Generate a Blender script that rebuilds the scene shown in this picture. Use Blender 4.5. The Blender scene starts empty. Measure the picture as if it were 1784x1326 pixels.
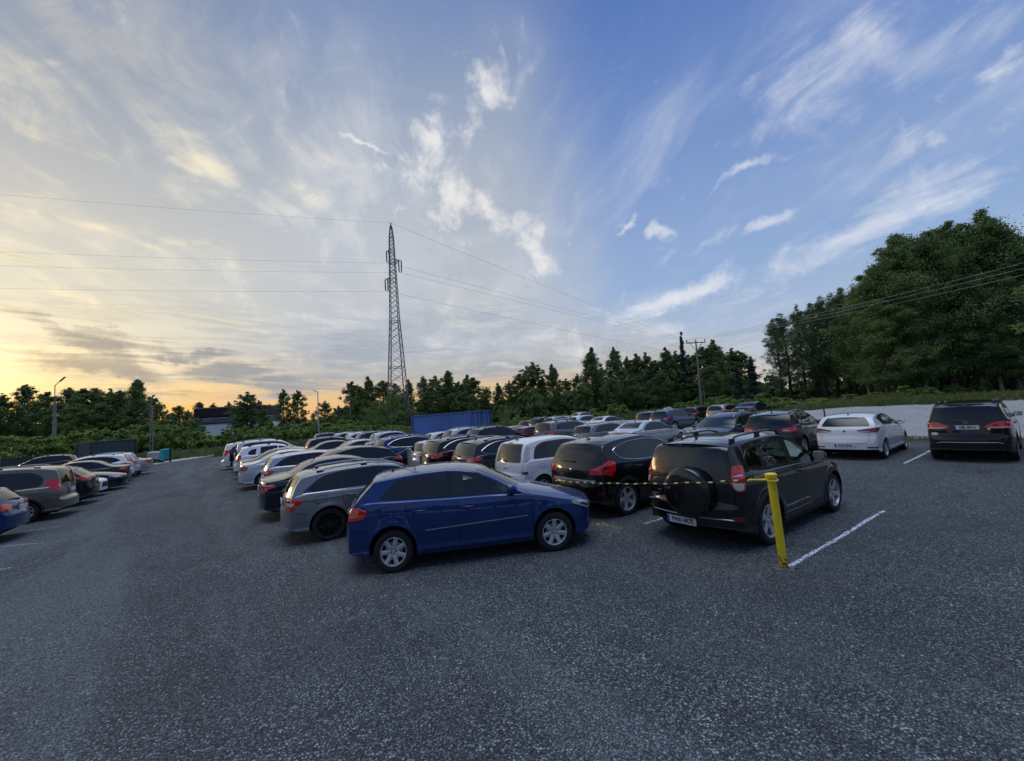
import bpy, bmesh, math, random
import numpy as np
from mathutils import Vector, Matrix, Euler
from mathutils.bvhtree import BVHTree

scene = bpy.context.scene
col = scene.collection
rad = math.radians
random.seed(7)
rng = np.random.default_rng(11)

# ------------------------------------------------------------------ camera geometry
IMW, IMH = 1784.0, 1326.0
CF, CP, CR_, CH = 711.2, rad(3.742), rad(-3.401), 2.313
GA, GB = 0.0134, -0.0141                      # gentle fall of the car park
_F = np.array([0, math.cos(CP), math.sin(CP)])
_R = np.array([1.0, 0, 0])
_U = np.array([0, -math.sin(CP), math.cos(CP)])
CAMR = math.cos(CR_) * _R + math.sin(CR_) * _U
CAMU = -math.sin(CR_) * _R + math.cos(CR_) * _U
CAMF = _F
CAMC = np.array([0, 0, CH])


def ray(u, v):
    d = CAMF + (u - IMW / 2) / CF * CAMR - (v - IMH / 2) / CF * CAMU
    return d / np.linalg.norm(d)


def at(u, v, z=0.0):
    """point where the view through (u, v) meets the car park plane raised by z"""
    d = ray(u, v)
    n = np.array([-GA, -GB, 1.0])
    return CAMC + (z - CH) / (d @ n) * d


def deep(u, v, depth):
    d = CAMF + (u - IMW / 2) / CF * CAMR - (v - IMH / 2) / CF * CAMU
    return CAMC + d * depth


E1 = np.array([math.cos(rad(35)), math.sin(rad(35))])
E2 = np.array([-E1[1], E1[0]])


def st(s, t):
    return E1 * s + E2 * t


def sstep(a, b, x):
    k = np.clip((x - a) / (b - a), 0, 1)
    return k * k * (3 - 2 * k)


def plane(x, y):
    r = np.hypot(x, y)
    k = 1.0 / np.maximum(1.0, r / 75.0)
    return (GA * x + GB * y) * k


def hgt(x, y):
    x = np.asarray(x, float); y = np.asarray(y, float)
    s = x * E1[0] + y * E1[1]; t = x * E2[0] + y * E2[1]
    z = plane(x, y)
    near = 1 - sstep(10, 22, t)
    z = z + 0.95 * sstep(23.6, 32, s) * near
    z = z + 1.0 * sstep(44, 60, s) * (1 - near)
    z = z + 0.25 * sstep(50, 66, t)
    return z


# ------------------------------------------------------------------ materials
class NT:
    """small wrapper for writing node trees"""
    def __init__(self, tree):
        self.t = tree; self.n = tree.nodes; self.l = tree.links

    def node(self, typ, **kw):
        nd = self.n.new(typ)
        for k, v in kw.items():
            setattr(nd, k, v)
        return nd

    def put(self, sock, v):
        if isinstance(v, bpy.types.NodeSocket):
            self.l.new(v, sock)
        elif v is not None:
            if isinstance(v, (tuple, list)) and len(v) == 3 and sock.type == 'RGBA':
                v = (*v, 1)
            sock.default_value = v

    def m(self, op, a, b=None, c=None, clamp=False):
        nd = self.node('ShaderNodeMath', operation=op, use_clamp=clamp)
        for i, v in enumerate((a, b, c)):
            if v is not None:
                self.put(nd.inputs[i], v)
        return nd.outputs[0]

    def v(self, op, a, b=None):
        nd = self.node('ShaderNodeVectorMath', operation=op)
        self.put(nd.inputs[0], a)
        if b is not None:
            self.put(nd.inputs[1], b)
        return nd.outputs['Value'] if op in ('DOT_PRODUCT', 'LENGTH', 'DISTANCE') else nd.outputs[0]

    def xyz(self, a, b, c):
        nd = self.node('ShaderNodeCombineXYZ')
        for i, v in enumerate((a, b, c)):
            self.put(nd.inputs[i], v)
        return nd.outputs[0]

    def sep(self, a):
        nd = self.node('ShaderNodeSeparateXYZ'); self.put(nd.inputs[0], a)
        return nd.outputs

    def noise(self, vec, scale, detail=4, rough=.5, dist=0.0):
        nd = self.node('ShaderNodeTexNoise')
        self.put(nd.inputs['Vector'], vec)
        nd.inputs['Scale'].default_value = scale
        nd.inputs['Detail'].default_value = detail
        nd.inputs['Roughness'].default_value = rough
        nd.inputs['Distortion'].default_value = dist
        return nd.outputs[0]

    def voro(self, vec, scale, feature='F1', rand=1.0):
        nd = self.node('ShaderNodeTexVoronoi', feature=feature)
        self.put(nd.inputs['Vector'], vec)
        nd.inputs['Scale'].default_value = scale
        nd.inputs['Randomness'].default_value = rand
        return nd.outputs

    def ramp(self, fac, stops, interp='LINEAR'):
        nd = self.node('ShaderNodeValToRGB')
        nd.color_ramp.interpolation = interp
        el = nd.color_ramp.elements
        while len(el) < len(stops):
            el.new(0.5)
        for e, (p, c) in zip(el, stops):
            e.position = p
            e.color = (*c, 1) if len(c) == 3 else c
        self.put(nd.inputs[0], fac)
        return nd.outputs[0]

    def mix(self, fac, a, b, blend='MIX'):
        nd = self.node('ShaderNodeMix', data_type='RGBA', blend_type=blend)
        self.put(nd.inputs[0], fac)
        self.put(nd.inputs[6], a); self.put(nd.inputs[7], b)
        return nd.outputs[2]

    def smooth(self, x, a, b):
        nd = self.node('ShaderNodeMapRange', interpolation_type='SMOOTHSTEP')
        self.put(nd.inputs[0], x)
        nd.inputs[1].default_value = a; nd.inputs[2].default_value = b
        return nd.outputs[0]

    def bump(self, h, strength=.3, dist=.01):
        nd = self.node('ShaderNodeBump')
        nd.inputs['Strength'].default_value = strength
        nd.inputs['Distance'].default_value = dist
        self.put(nd.inputs['Height'], h)
        return nd.outputs[0]


def new_mat(name):
    m = bpy.data.materials.new(name); m.use_nodes = True
    nt = NT(m.node_tree)
    b = m.node_tree.nodes['Principled BSDF']
    return m, nt, b


def simple(name, c, rough=.5, metal=0.0, coat=0.0, spec=.5, noise=0.0, nscale=8.0, emit=None):
    m, nt, b = new_mat(name)
    b.inputs['Base Color'].default_value = (*c, 1)
    b.inputs['Roughness'].default_value = rough
    b.inputs['Metallic'].default_value = metal
    b.inputs['Specular IOR Level'].default_value = spec
    b.inputs['Coat Weight'].default_value = coat
    b.inputs['Coat Roughness'].default_value = .04
    if noise:
        tc = nt.node('ShaderNodeTexCoord').outputs['Object']
        n = nt.noise(tc, nscale, 5, .6)
        k = nt.ramp(n, [(.3, tuple(x * (1 - noise) for x in c)), (.7, tuple(min(1, x * (1 + noise)) for x in c))])
        nt.put(b.inputs['Base Color'], k)
        nt.put(b.inputs['Roughness'], nt.m('MULTIPLY_ADD', n, .25, rough - .12))
    return m


_paints = {}


def paint(c, metal=.35, rough=.30):
    key = (c, metal)
    if key in _paints:
        return _paints[key]
    m, nt, b = new_mat('paint')
    tc = nt.node('ShaderNodeTexCoord').outputs['Object']
    z = nt.sep(tc)[2]
    dust = nt.m('MULTIPLY', nt.smooth(z, .75, .2), nt.smooth(nt.noise(tc, 6, 5, .65), .35, .75))
    dust = nt.m('MULTIPLY', dust, .05)
    fl = nt.noise(tc, 900, 1, .5)
    cc = nt.mix(nt.m('MULTIPLY', fl, .25), c, tuple(min(1, x * 1.5 + .01) for x in c))
    nt.put(b.inputs['Base Color'], nt.mix(dust, cc, (.13, .12, .11)))
    nt.put(b.inputs['Roughness'], nt.m('MULTIPLY_ADD', dust, .5, rough))
    b.inputs['Metallic'].default_value = metal
    b.inputs['Specular IOR Level'].default_value = .12 if max(c) < .3 else .3
    b.inputs['Coat Weight'].default_value = 1.0
    sm = nt.noise(tc, 3.5, 6, .7)
    nt.put(b.inputs['Coat Roughness'], nt.m('MULTIPLY_ADD', dust, .3, nt.m('MULTIPLY_ADD', sm, .03, .0)))
    b.inputs['Coat IOR'].default_value = 1.5
    _paints[key] = m
    return m


def glass_mat(name, tint, refl=.9):
    """see-through car glass: tinted pass-through plus mirror reflection by angle"""
    m, nt, b = new_mat(name)
    nt.n.remove(b)
    tr = nt.node('ShaderNodeBsdfTransparent'); nt.put(tr.inputs[0], tint)
    gl = nt.node('ShaderNodeBsdfGlossy'); gl.inputs['Roughness'].default_value = .02
    gl.inputs[0].default_value = (refl, refl, refl, 1)
    fr = nt.node('ShaderNodeFresnel'); fr.inputs[0].default_value = 1.55
    mx = nt.node('ShaderNodeMixShader')
    nt.put(mx.inputs[0], nt.m('MULTIPLY_ADD', fr.outputs[0], 1.1, .02, clamp=True))
    nt.l.new(tr.outputs[0], mx.inputs[1]); nt.l.new(gl.outputs[0], mx.inputs[2])
    nt.l.new(mx.outputs[0], nt.n['Material Output'].inputs[0])
    return m


def dark_glass(name, c=(.006, .008, .010), rough=.03):
    m, nt, b = new_mat(name)
    tc = nt.node('ShaderNodeTexCoord').outputs['Object']
    n = nt.noise(tc, 2.2, 6, .7)
    b.inputs['Base Color'].default_value = (*c, 1)
    nt.put(b.inputs['Roughness'], nt.m('MULTIPLY_ADD', n, .03, rough - .025))
    b.inputs['Specular IOR Level'].default_value = .6
    b.inputs['IOR'].default_value = 1.52
    return m


M = {}
M['tyre'] = simple('tyre_rubber', (.012, .012, .013), .85, noise=.4, nscale=20)
M['alloy'] = simple('alloy', (.52, .53, .55), .34, .45, noise=.1, nscale=12)
M['alloy_dark'] = simple('alloy_black', (.012, .012, .013), .35, .3, .3)
M['brake'] = simple('brake_dark', (.02, .02, .021), .7, .3)
M['black'] = simple('black_plastic', (.012, .012, .013), .55, noise=.3, nscale=14)
M['trim'] = simple('black_trim_gloss', (.008, .008, .009), .18, 0, .4)
M['grey_plastic'] = simple('grey_plastic', (.045, .047, .05), .6, noise=.2)
M['gap'] = simple('panel_gap', (.002, .002, .003), .9, spec=.1)
M['chrome'] = simple('chrome', (.62, .63, .65), .12, 1.0)
M['rail'] = simple('satin_rail', (.5, .51, .53), .3, .8)
M['glass'] = dark_glass('tinted_glass')
M['glass_mid'] = dark_glass('tinted_glass_grey', (.012, .018, .02), .05)
M['glass_clear'] = glass_mat('clear_glass', (.82, .88, .86))
M['glass_tint'] = glass_mat('privacy_glass', (.10, .12, .13))
M['glass_rear'] = glass_mat('rear_glass', (.16, .18, .18))
M['fabric'] = simple('seat_fabric', (.03, .031, .034), .9, noise=.2)
M['dash'] = simple('dash_plastic', (.02, .02, .022), .7)
M['sunshade'] = simple('sunshade_foil', (.45, .62, .62), .4)
M['plate'] = simple('plate_white', (.62, .64, .66), .4)
M['plate_blue'] = simple('plate_blue', (.02, .06, .35), .4)
M['plate_black'] = simple('plate_letters', (.01, .01, .012), .5)
M['paper'] = simple('sticker_paper', (.7, .68, .6), .6)


def lens(name, c, rough=.08):
    m, nt, b = new_mat(name)
    tc = nt.node('ShaderNodeTexCoord').outputs['Object']
    w = nt.voro(tc, 60)['Distance']
    nt.put(b.inputs['Base Color'], nt.mix(nt.m('MULTIPLY', w, .9), c, tuple(x * .7 for x in c)))
    b.inputs['Roughness'].default_value = rough
    b.inputs['Coat Weight'].default_value = 1; b.inputs['Coat Roughness'].default_value = .03
    b.inputs['Subsurface Weight'].default_value = 0
    return m


M['red'] = lens('red_lens', (.62, .010, .012))
M['red_dark'] = lens('dark_red_lens', (.16, .008, .012))
M['white_lens'] = lens('clear_lens', (.55, .56, .58))
M['amber'] = lens('amber_lens', (.55, .05, .015))
M['head'] = lens('headlight_lens', (.30, .33, .36))


# ------------------------------------------------------------------ mesh helpers
class MB:
    def __init__(self):
        self.v = []; self.f = []; self.m = []

    def add(self, V, F, mi=0):
        o = len(self.v)
        self.v.extend([tuple(p) for p in V])
        for q in F:
            self.f.append(tuple(i + o for i in q)); self.m.append(mi)

    def box(self, c, s, mi=0, rot=None, taper=1.0):
        """box with bevelled vertical look: centre c, size s, optional 3x3 rotation, top taper"""
        hx, hy, hz = s[0] / 2, s[1] / 2, s[2] / 2
        b = min(hx, hy, hz) * .22
        P = []
        for z, k, ins in ((-hz, 1, b), (-hz + b, 1, 0), (hz - b, taper, 0), (hz, taper, b)):
            x, y = hx * k - ins, hy * k - ins
            c8 = b * .8
            P += [(-x + c8, -y, z), (x - c8, -y, z), (x, -y + c8, z), (x, y - c8, z), (x - c8, y, z), (-x + c8, y, z), (-x, y - c8, z), (-x, -y + c8, z)]
        P = np.array(P)
        if rot is not None:
            P = P @ np.array(rot).T
        P = P + np.array(c)
        F = []
        for k in range(3):
            for i in range(8):
                j = (i + 1) % 8
                F.append((k * 8 + i, k * 8 + j, k * 8 + 8 + j, k * 8 + 8 + i))
        F.append(tuple(range(7, -1, -1))); F.append(tuple(range(24, 32)))
        self.add(P, F, mi)

    def tube(self, path, r, n=8, mi=0, cap=True):
        P = [np.array(p, float) for p in path]
        if not hasattr(r, '__len__'):
            r = [r] * len(P)
        V = []; F = []
        prev = None
        for i, p in enumerate(P):
            d = P[min(i + 1, len(P) - 1)] - P[max(i - 1, 0)]
            d = d / (np.linalg.norm(d) + 1e-9)
            if prev is None:
                a = np.array([0, 0, 1.0]) if abs(d[2]) < .9 else np.array([1.0, 0, 0])
            else:
                a = prev
            a = a - d * (a @ d); a /= np.linalg.norm(a) + 1e-9
            prev = a
            b = np.cross(d, a)
            for k in range(n):
                t = 2 * math.pi * k / n
                V.append(p + r[i] * (math.cos(t) * a + math.sin(t) * b))
        for i in range(len(P) - 1):
            for k in range(n):
                j = (k + 1) % n
                F.append((i * n + k, i * n + j, (i + 1) * n + j, (i + 1) * n + k))
        if cap:
            F.append(tuple(range(n - 1, -1, -1))); F.append(tuple(range((len(P) - 1) * n, len(P) * n)))
        self.add(V, F, mi)

    def lathe(self, prof, c=(0, 0, 0), n=32, mi=0, closed=False):
        """profile of (axial y, radius) turned about the y axis through c"""
        V = []; F = []
        for (a, r) in prof:
            for k in range(n):
                t = 2 * math.pi * k / n
                V.append((c[0] + r * math.cos(t), c[1] + a, c[2] + r * math.sin(t)))
        m = len(prof)
        for i in range(m - 1 if not closed else m):
            i2 = (i + 1) % m
            for k in range(n):
                j = (k + 1) % n
                F.append((i * n + k, i * n + j, i2 * n + j, i2 * n + k))
        self.add(V, F, mi)

    def mesh(self, name, mats, smooth=True, angle=40):
        me = bpy.data.meshes.new(name)
        me.from_pydata(self.v, [], self.f)
        for mm in (mats if isinstance(mats, (list, tuple)) else [mats]):
            me.materials.append(mm)
        me.polygons.foreach_set('material_index', self.m)
        bm = bmesh.new(); bm.from_mesh(me)
        bmesh.ops.recalc_face_normals(bm, faces=bm.faces)
        bm.to_mesh(me); bm.free()
        if smooth:
            me.polygons.foreach_set('use_smooth', [True] * len(me.polygons))
            try:
                me.set_sharp_from_angle(angle=rad(angle))
            except Exception:
                pass
        me.update()
        return me

    def build(self, name, mats, parent=None, **kw):
        return obj(name, self.mesh(name, mats, **kw), parent)


def obj(name, me, parent=None):
    o = bpy.data.objects.new(name, me); col.objects.link(o)
    if parent is not None:
        o.parent = parent
    return o


def tag(o, label=None, cat=None, group=None, kind=None):
    if label: o['label'] = label
    if cat: o['category'] = cat
    if group: o['group'] = group
    if kind: o['kind'] = kind
    return o


def empty(name, loc=(0, 0, 0)):
    o = bpy.data.objects.new(name, None); col.objects.link(o)
    o.empty_display_size = .2; o.location = loc
    return o


def np_mesh(name, V, Q, mats, smooth=True, mi=None):
    """fast mesh from vertex array and quad (or triangle) array"""
    me = bpy.data.meshes.new(name)
    V = np.asarray(V, np.float32); Q = np.asarray(Q, np.int32)
    k = Q.shape[1]
    me.vertices.add(len(V)); me.vertices.foreach_set('co', V.ravel())
    me.loops.add(Q.size); me.loops.foreach_set('vertex_index', Q.ravel())
    me.polygons.add(len(Q))
    me.polygons.foreach_set('loop_start', np.arange(0, Q.size, k, dtype=np.int32))
    if smooth:
        me.polygons.foreach_set('use_smooth', np.ones(len(Q), bool))
    for mm in (mats if isinstance(mats, (list, tuple)) else [mats]):
        me.materials.append(mm)
    if mi is not None:
        me.polygons.foreach_set('material_index', np.asarray(mi, np.int32))
    me.update(calc_edges=True); me.validate()
    return me


def pchip(pts):
    p = sorted(pts); X = np.array([a for a, _ in p], float); Y = np.array([b for _, b in p], float)
    h = np.diff(X); d = np.diff(Y) / h
    m = np.zeros_like(Y)
    for i in range(1, len(X) - 1):
        if d[i - 1] * d[i] > 0:
            w1 = 2 * h[i] + h[i - 1]; w2 = h[i] + 2 * h[i - 1]
            m[i] = (w1 + w2) / (w1 / d[i - 1] + w2 / d[i])
    m[0] = d[0]; m[-1] = d[-1]

    def f(x):
        x = np.clip(np.asarray(x, float), X[0], X[-1])
        i = np.clip(np.searchsorted(X, x) - 1, 0, len(h) - 1)
        t = (x - X[i]) / h[i]
        return ((1 + 2 * t) * (1 - t) ** 2 * Y[i] + t * (1 - t) ** 2 * h[i] * m[i] + t * t * (3 - 2 * t) * Y[i + 1] + t * t * (t - 1) * h[i] * m[i + 1])
    return f


def in_poly(x, z, poly):
    x = np.asarray(x); z = np.asarray(z)
    r = np.zeros(x.shape, bool)
    n = len(poly)
    for i in range(n):
        x1, z1 = poly[i]; x2, z2 = poly[(i + 1) % n]
        if abs(z2 - z1) < 1e-9: continue
        c = ((z1 > z) != (z2 > z)) & (x < (x2 - x1) * (z - z1) / (z2 - z1) + x1)
        r ^= c
    return r


def rounded(poly, r=.05, step=.06):
    """dense outline of a polygon with rounded corners"""
    P = [np.array(p[:2], float) for p in poly]
    R_ = [p[2] if len(p) > 2 else r for p in poly]
    out = []
    n = len(P)
    for i in range(n):
        a, b, c = P[i - 1], P[i], P[(i + 1) % n]
        la, lc = np.linalg.norm(a - b), np.linalg.norm(c - b)
        k = min(R_[i], .45 * la, .45 * lc)
        p0 = b + (a - b) / la * k; p2 = b + (c - b) / lc * k
        for t in np.linspace(0, 1, 6):
            out.append((1 - t) ** 2 * p0 + 2 * t * (1 - t) * b + t * t * p2)
    res = []
    for i in range(len(out)):
        a, b = out[i], out[(i + 1) % len(out)]
        L = np.linalg.norm(b - a)
        if L < 1e-5: continue
        m = max(1, int(math.ceil(L / step)))
        for k in range(m):
            res.append(a + (b - a) * k / m)
    return np.array(res)


# ------------------------------------------------------------------ cars
def car_shell(s, dx, nch):
    W2 = s['W'] / 2; wr = s['wr']; Ra = wr + s.get('gap', .045)
    ax_ = [s['wb'] / 2, -s['wb'] / 2]
    xr, xf = s['xr'], s['xf']
    T, B, WF, RK, CRN, EE = (pchip(s[k]) for k in ('T', 'B', 'w', 'rk', 'cr', 'E'))
    fine = np.linspace(xr, xf, 5000)
    arc = np.concatenate([[0], np.cumsum(np.hypot(np.diff(fine), .8 * np.diff(T(fine))))])
    xs = list(np.interp(np.linspace(0, arc[-1], max(30, int(arc[-1] / dx))), arc, fine))
    th = np.linspace(0, math.pi, 25 if dx < .045 else 15)
    arch = []
    for a in ax_:
        arch += list(a + Ra * np.cos(th)) + [a + Ra + .003, a - Ra - .003]
    arch = sorted(arch)
    xs = [x for x in xs if min(abs(x - q) for q in arch) > .006]
    X = np.array(sorted(xs + arch))
    Tx, Bx, w, CRx = T(X), B(X), WF(X), CRN(X)
    zb = RK(X).copy()
    for a in ax_:
        d = np.abs(X - a)
        k = d <= Ra + 1e-6
        zb[k] = np.maximum(zb[k], wr + np.sqrt(np.maximum(0, Ra ** 2 - d[k] ** 2)))
    zs = np.minimum(Bx, Tx - CRx - .012)
    zs = np.maximum(zs, zb + .03)
    z0 = .2
    prof_t = [0, .08, .135, .175, .24, .35, .5, .66, .85, 1.0, 1.2]
    prof_y = s.get('prof', [.945, .978, .986, .972, .976, .992, 1.0, .999, .985, .955, .90])

    def side(z):
        t = (z - z0) / np.maximum(Bx - z0, .15)
        y = W2 * w * np.interp(t, prof_t, prof_y)
        fl = s.get('flare', .014)
        for a in ax_:
            r = np.hypot(X - a, z - wr)
            y = y + fl * np.exp(-((r - Ra) / .075) ** 2) * (z > wr - .12)
        return y
    gh = np.maximum(.01, Tx - CRx - zs)
    ys = side(zs)
    kk = np.clip(gh / .3, 0, 1)
    ledge = .03 * np.clip(gh / .2, .25, 1)
    ye = np.maximum(.15, ys - ledge - s.get('tum', .42) * np.maximum(0, gh - .05))
    ze = zs + gh
    P = [(side(zb) - .07, zb + .006), (side(zb), zb)]
    for f in (.03, .08, .12, .17, .23, .31, .42, .54, .66, .78, .88, .95):
        z = zb + (zs - zb) * f
        P.append((side(z), z))
    P.append((ys, zs))
    p8 = (ys - ledge, zs + .03 * kk); pe = (ye, ze)
    P.append(p8)
    for f in (.3, .62, .88):
        P.append((p8[0] + (pe[0] - p8[0]) * f, p8[1] + (pe[1] - p8[1]) * f))
    P.append(pe)
    for f in (.92, .75, .5, .25, 0):
        P.append((ye * f, Tx - CRx * f ** 2.4))
    A = np.array(P).transpose(2, 0, 1)                 # stations, ring, (y,z)
    for _ in range(nch):
        q = .75 * A[:, :-1] + .25 * A[:, 1:]; r = .25 * A[:, :-1] + .75 * A[:, 1:]
        B2 = np.empty((A.shape[0], 2 * (A.shape[1] - 1) + 2, 2))
        B2[:, 0] = A[:, 0]; B2[:, -1] = A[:, -1]
        B2[:, 1:-1:2] = q; B2[:, 2:-1:2] = r
        A = B2
    S, N = A.shape[:2]
    A[:, -1, 0] = 0
    wm = A[:, :, 0].max(1)
    Ex = EE(X)

    def bend(i, y):
        return X[i] + Ex[i] * (1 - np.clip(np.abs(y) / wm[i], 0, 1) ** 2.2)
    V = []; idx = np.zeros((S, 2 * N - 1), int)
    for i in range(S):
        for j in range(2 * N - 1):
            jj = j if j < N else 2 * N - 2 - j
            y, z = A[i, jj]; y = -y if j < N else y
            idx[i, j] = len(V); V.append((bend(i, y), y, z))
    F = []
    for i in range(S - 1):
        for j in range(2 * N - 2):
            F.append((idx[i, j], idx[i + 1, j], idx[i + 1, j + 1], idx[i, j + 1]))
    mC = 15
    for i, e in ((0, -1), (S - 1, 1)):
        rows = []
        for jj in range(N):
            y, z = A[i, jj]
            if jj == N - 1:
                rows.append([idx[i, N - 1]] * mC); continue
            row = [idx[i, jj]]
            for c in np.linspace(-1, 1, mC)[1:-1]:
                row.append(len(V)); V.append((bend(i, c * y), c * y, z))
            row.append(idx[i, 2 * N - 2 - jj]); rows.append(row)
        for a in range(N - 1):
            for c in range(mC - 1):
                q = [rows[a][c], rows[a][c + 1], rows[a + 1][c + 1], rows[a + 1][c]]
                if a == N - 2: q = [rows[a][c], rows[a][c + 1], idx[i, N - 1]]
                F.append(tuple(q))
    bm = bmesh.new()
    bv = [bm.verts.new(p) for p in V]
    for f in F:
        try: bm.faces.new([bv[k] for k in f])
        except ValueError: pass
    bmesh.ops.recalc_face_normals(bm, faces=bm.faces)
    bm.normal_update()
    bvh = BVHTree.FromBMesh(bm)
    bm.verts.index_update()
    V = np.array([v.co[:] for v in bm.verts]); NV = np.array([v.normal[:] for v in bm.verts])
    F = [tuple(v.index for v in f.verts) for f in bm.faces]
    FN = np.array([f.normal[:] for f in bm.faces]); FC = np.array([f.calc_center_median()[:] for f in bm.faces])
    bm.free()
    return dict(V=V, NV=NV, F=F, FN=FN, FC=FC, bvh=bvh)


def sub_mesh(name, sh, mask, mats, mi=None):
    ids = np.nonzero(mask)[0]
    used = {}; V = []; F = []; NN = []
    for i in ids:
        q = []
        for k in sh['F'][i]:
            if k not in used:
                used[k] = len(V); V.append(sh['V'][k]); NN.append(sh['NV'][k])
            q.append(used[k])
        F.append(q)
    me = bpy.data.meshes.new(name)
    me.from_pydata([tuple(p) for p in V], [], F)
    for mm in mats: me.materials.append(mm)
    me.polygons.foreach_set('use_smooth', [True] * len(F))
    if mi is not None:
        me.polygons.foreach_set('material_index', [int(mi[i]) for i in ids])
    me.update()
    me.normals_split_custom_set_from_vertices([tuple(n) for n in NN])
    return me


def cast(bvh, P, d, last=None):
    d = Vector(d).normalized()
    h = bvh.ray_cast(Vector(P) - d * 4, d)
    if h[0] is None:
        h = bvh.find_nearest(Vector(P if last is None else last))
    return h[0], h[1]


def patch(sh, outline, d, off=.004, frame=0.0, fmat=1, skirt=.012, rings=(1, .8, .55, .28)):
    """surface patch: 3D outline cast along d onto the shell"""
    bvh = sh['bvh']; d = np.array(d, float); d /= np.linalg.norm(d)
    O = np.array(outline, float); c = O.mean(0)
    n = len(O)
    b = MB()
    levels = []
    dist = np.linalg.norm(O - c, axis=1)[:, None]
    levels.append(O)
    if frame > 0:
        levels.append(c + (O - c) * np.clip(1 - frame / np.maximum(dist, .01), .1, 1))
        base = levels[-1]
    else:
        base = O
    for t in rings[1:]:
        levels.append(c + (base - c) * t)
    V = []; last = None
    for L in levels:
        for p in L:
            h, nn = cast(bvh, p, d, last)
            last = h
            nv = np.array(nn)
            if nv @ d > 0: nv = -nv
            V.append(np.array(h) + nv * off * .5 - d * off * .5)
    h, nn = cast(bvh, c, d)
    V.append(np.array(h) - d * off)
    nl = len(levels)
    F = []; mi = []
    for a in range(nl - 1):
        for k in range(n):
            j = (k + 1) % n
            F.append((a * n + k, a * n + j, (a + 1) * n + j, (a + 1) * n + k))
            mi.append(fmat if (frame > 0 and a == 0) else 0)
    ci = nl * n
    for k in range(n):
        F.append(((nl - 1) * n + k, (nl - 1) * n + (k + 1) % n, ci)); mi.append(0)
    so = len(V)
    for k in range(n):
        V.append(V[k] + d * skirt)
    for k in range(n):
        j = (k + 1) % n
        F.append((so + k, so + j, j, k)); mi.append(fmat if frame > 0 else 0)
    b.v = [tuple(p) for p in V]; b.f = F; b.m = mi
    return b


def mirror(b):
    r = MB(); r.v = [(x, -y, z) for x, y, z in b.v]; r.f = [tuple(reversed(f)) for f in b.f]; r.m = list(b.m)
    return r


def so(poly, r=.05):      # side outline -> 3D
    return [(p[0], 0, p[1]) for p in rounded(poly, r)]


def fo(poly, r=.05):      # front / rear outline (y, z) -> 3D
    return [(0, p[0], p[1]) for p in rounded(poly, r)]


def do(poly, r=.02):      # 3D outline kept, edges resampled
    out = []
    for i in range(len(poly)):
        a, b = np.array(poly[i], float), np.array(poly[(i + 1) % len(poly)], float)
        m = max(2, int(np.linalg.norm(b - a) / .028))
        for k in range(m):
            out.append(a + (b - a) * k / m)
    # one smoothing pass rounds the corners
    O = np.array(out)
    return list(.25 * np.roll(O, 1, 0) + .5 * O + .25 * np.roll(O, -1, 0))


def ribbon(sh, pts, d, w=.007, off=.0015, step=.05):
    """thin strip following the body along a polyline of 3D points cast along d"""
    P = []
    for i in range(len(pts) - 1):
        a, b = np.array(pts[i], float), np.array(pts[i + 1], float)
        m = max(1, int(np.linalg.norm(b - a) / step))
        for k in range(m): P.append(a + (b - a) * k / m)
    P.append(np.array(pts[-1], float))
    H = [cast(sh['bvh'], p, d) for p in P]
    V = []; F = []
    for i, (h, n) in enumerate(H):
        a = H[max(0, i - 1)][0]; c = H[min(len(H) - 1, i + 1)][0]
        t = (c - a)
        if t.length < 1e-6: t = Vector((0, 0, 1))
        s_ = n.cross(t.normalized()).normalized() * (w / 2)
        V += [h + s_ + n * off, h - s_ + n * off]
    for i in range(len(H) - 1):
        F.append((2 * i, 2 * i + 1, 2 * i + 3, 2 * i + 2))
    b = MB(); b.add(V, F)
    return b


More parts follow.
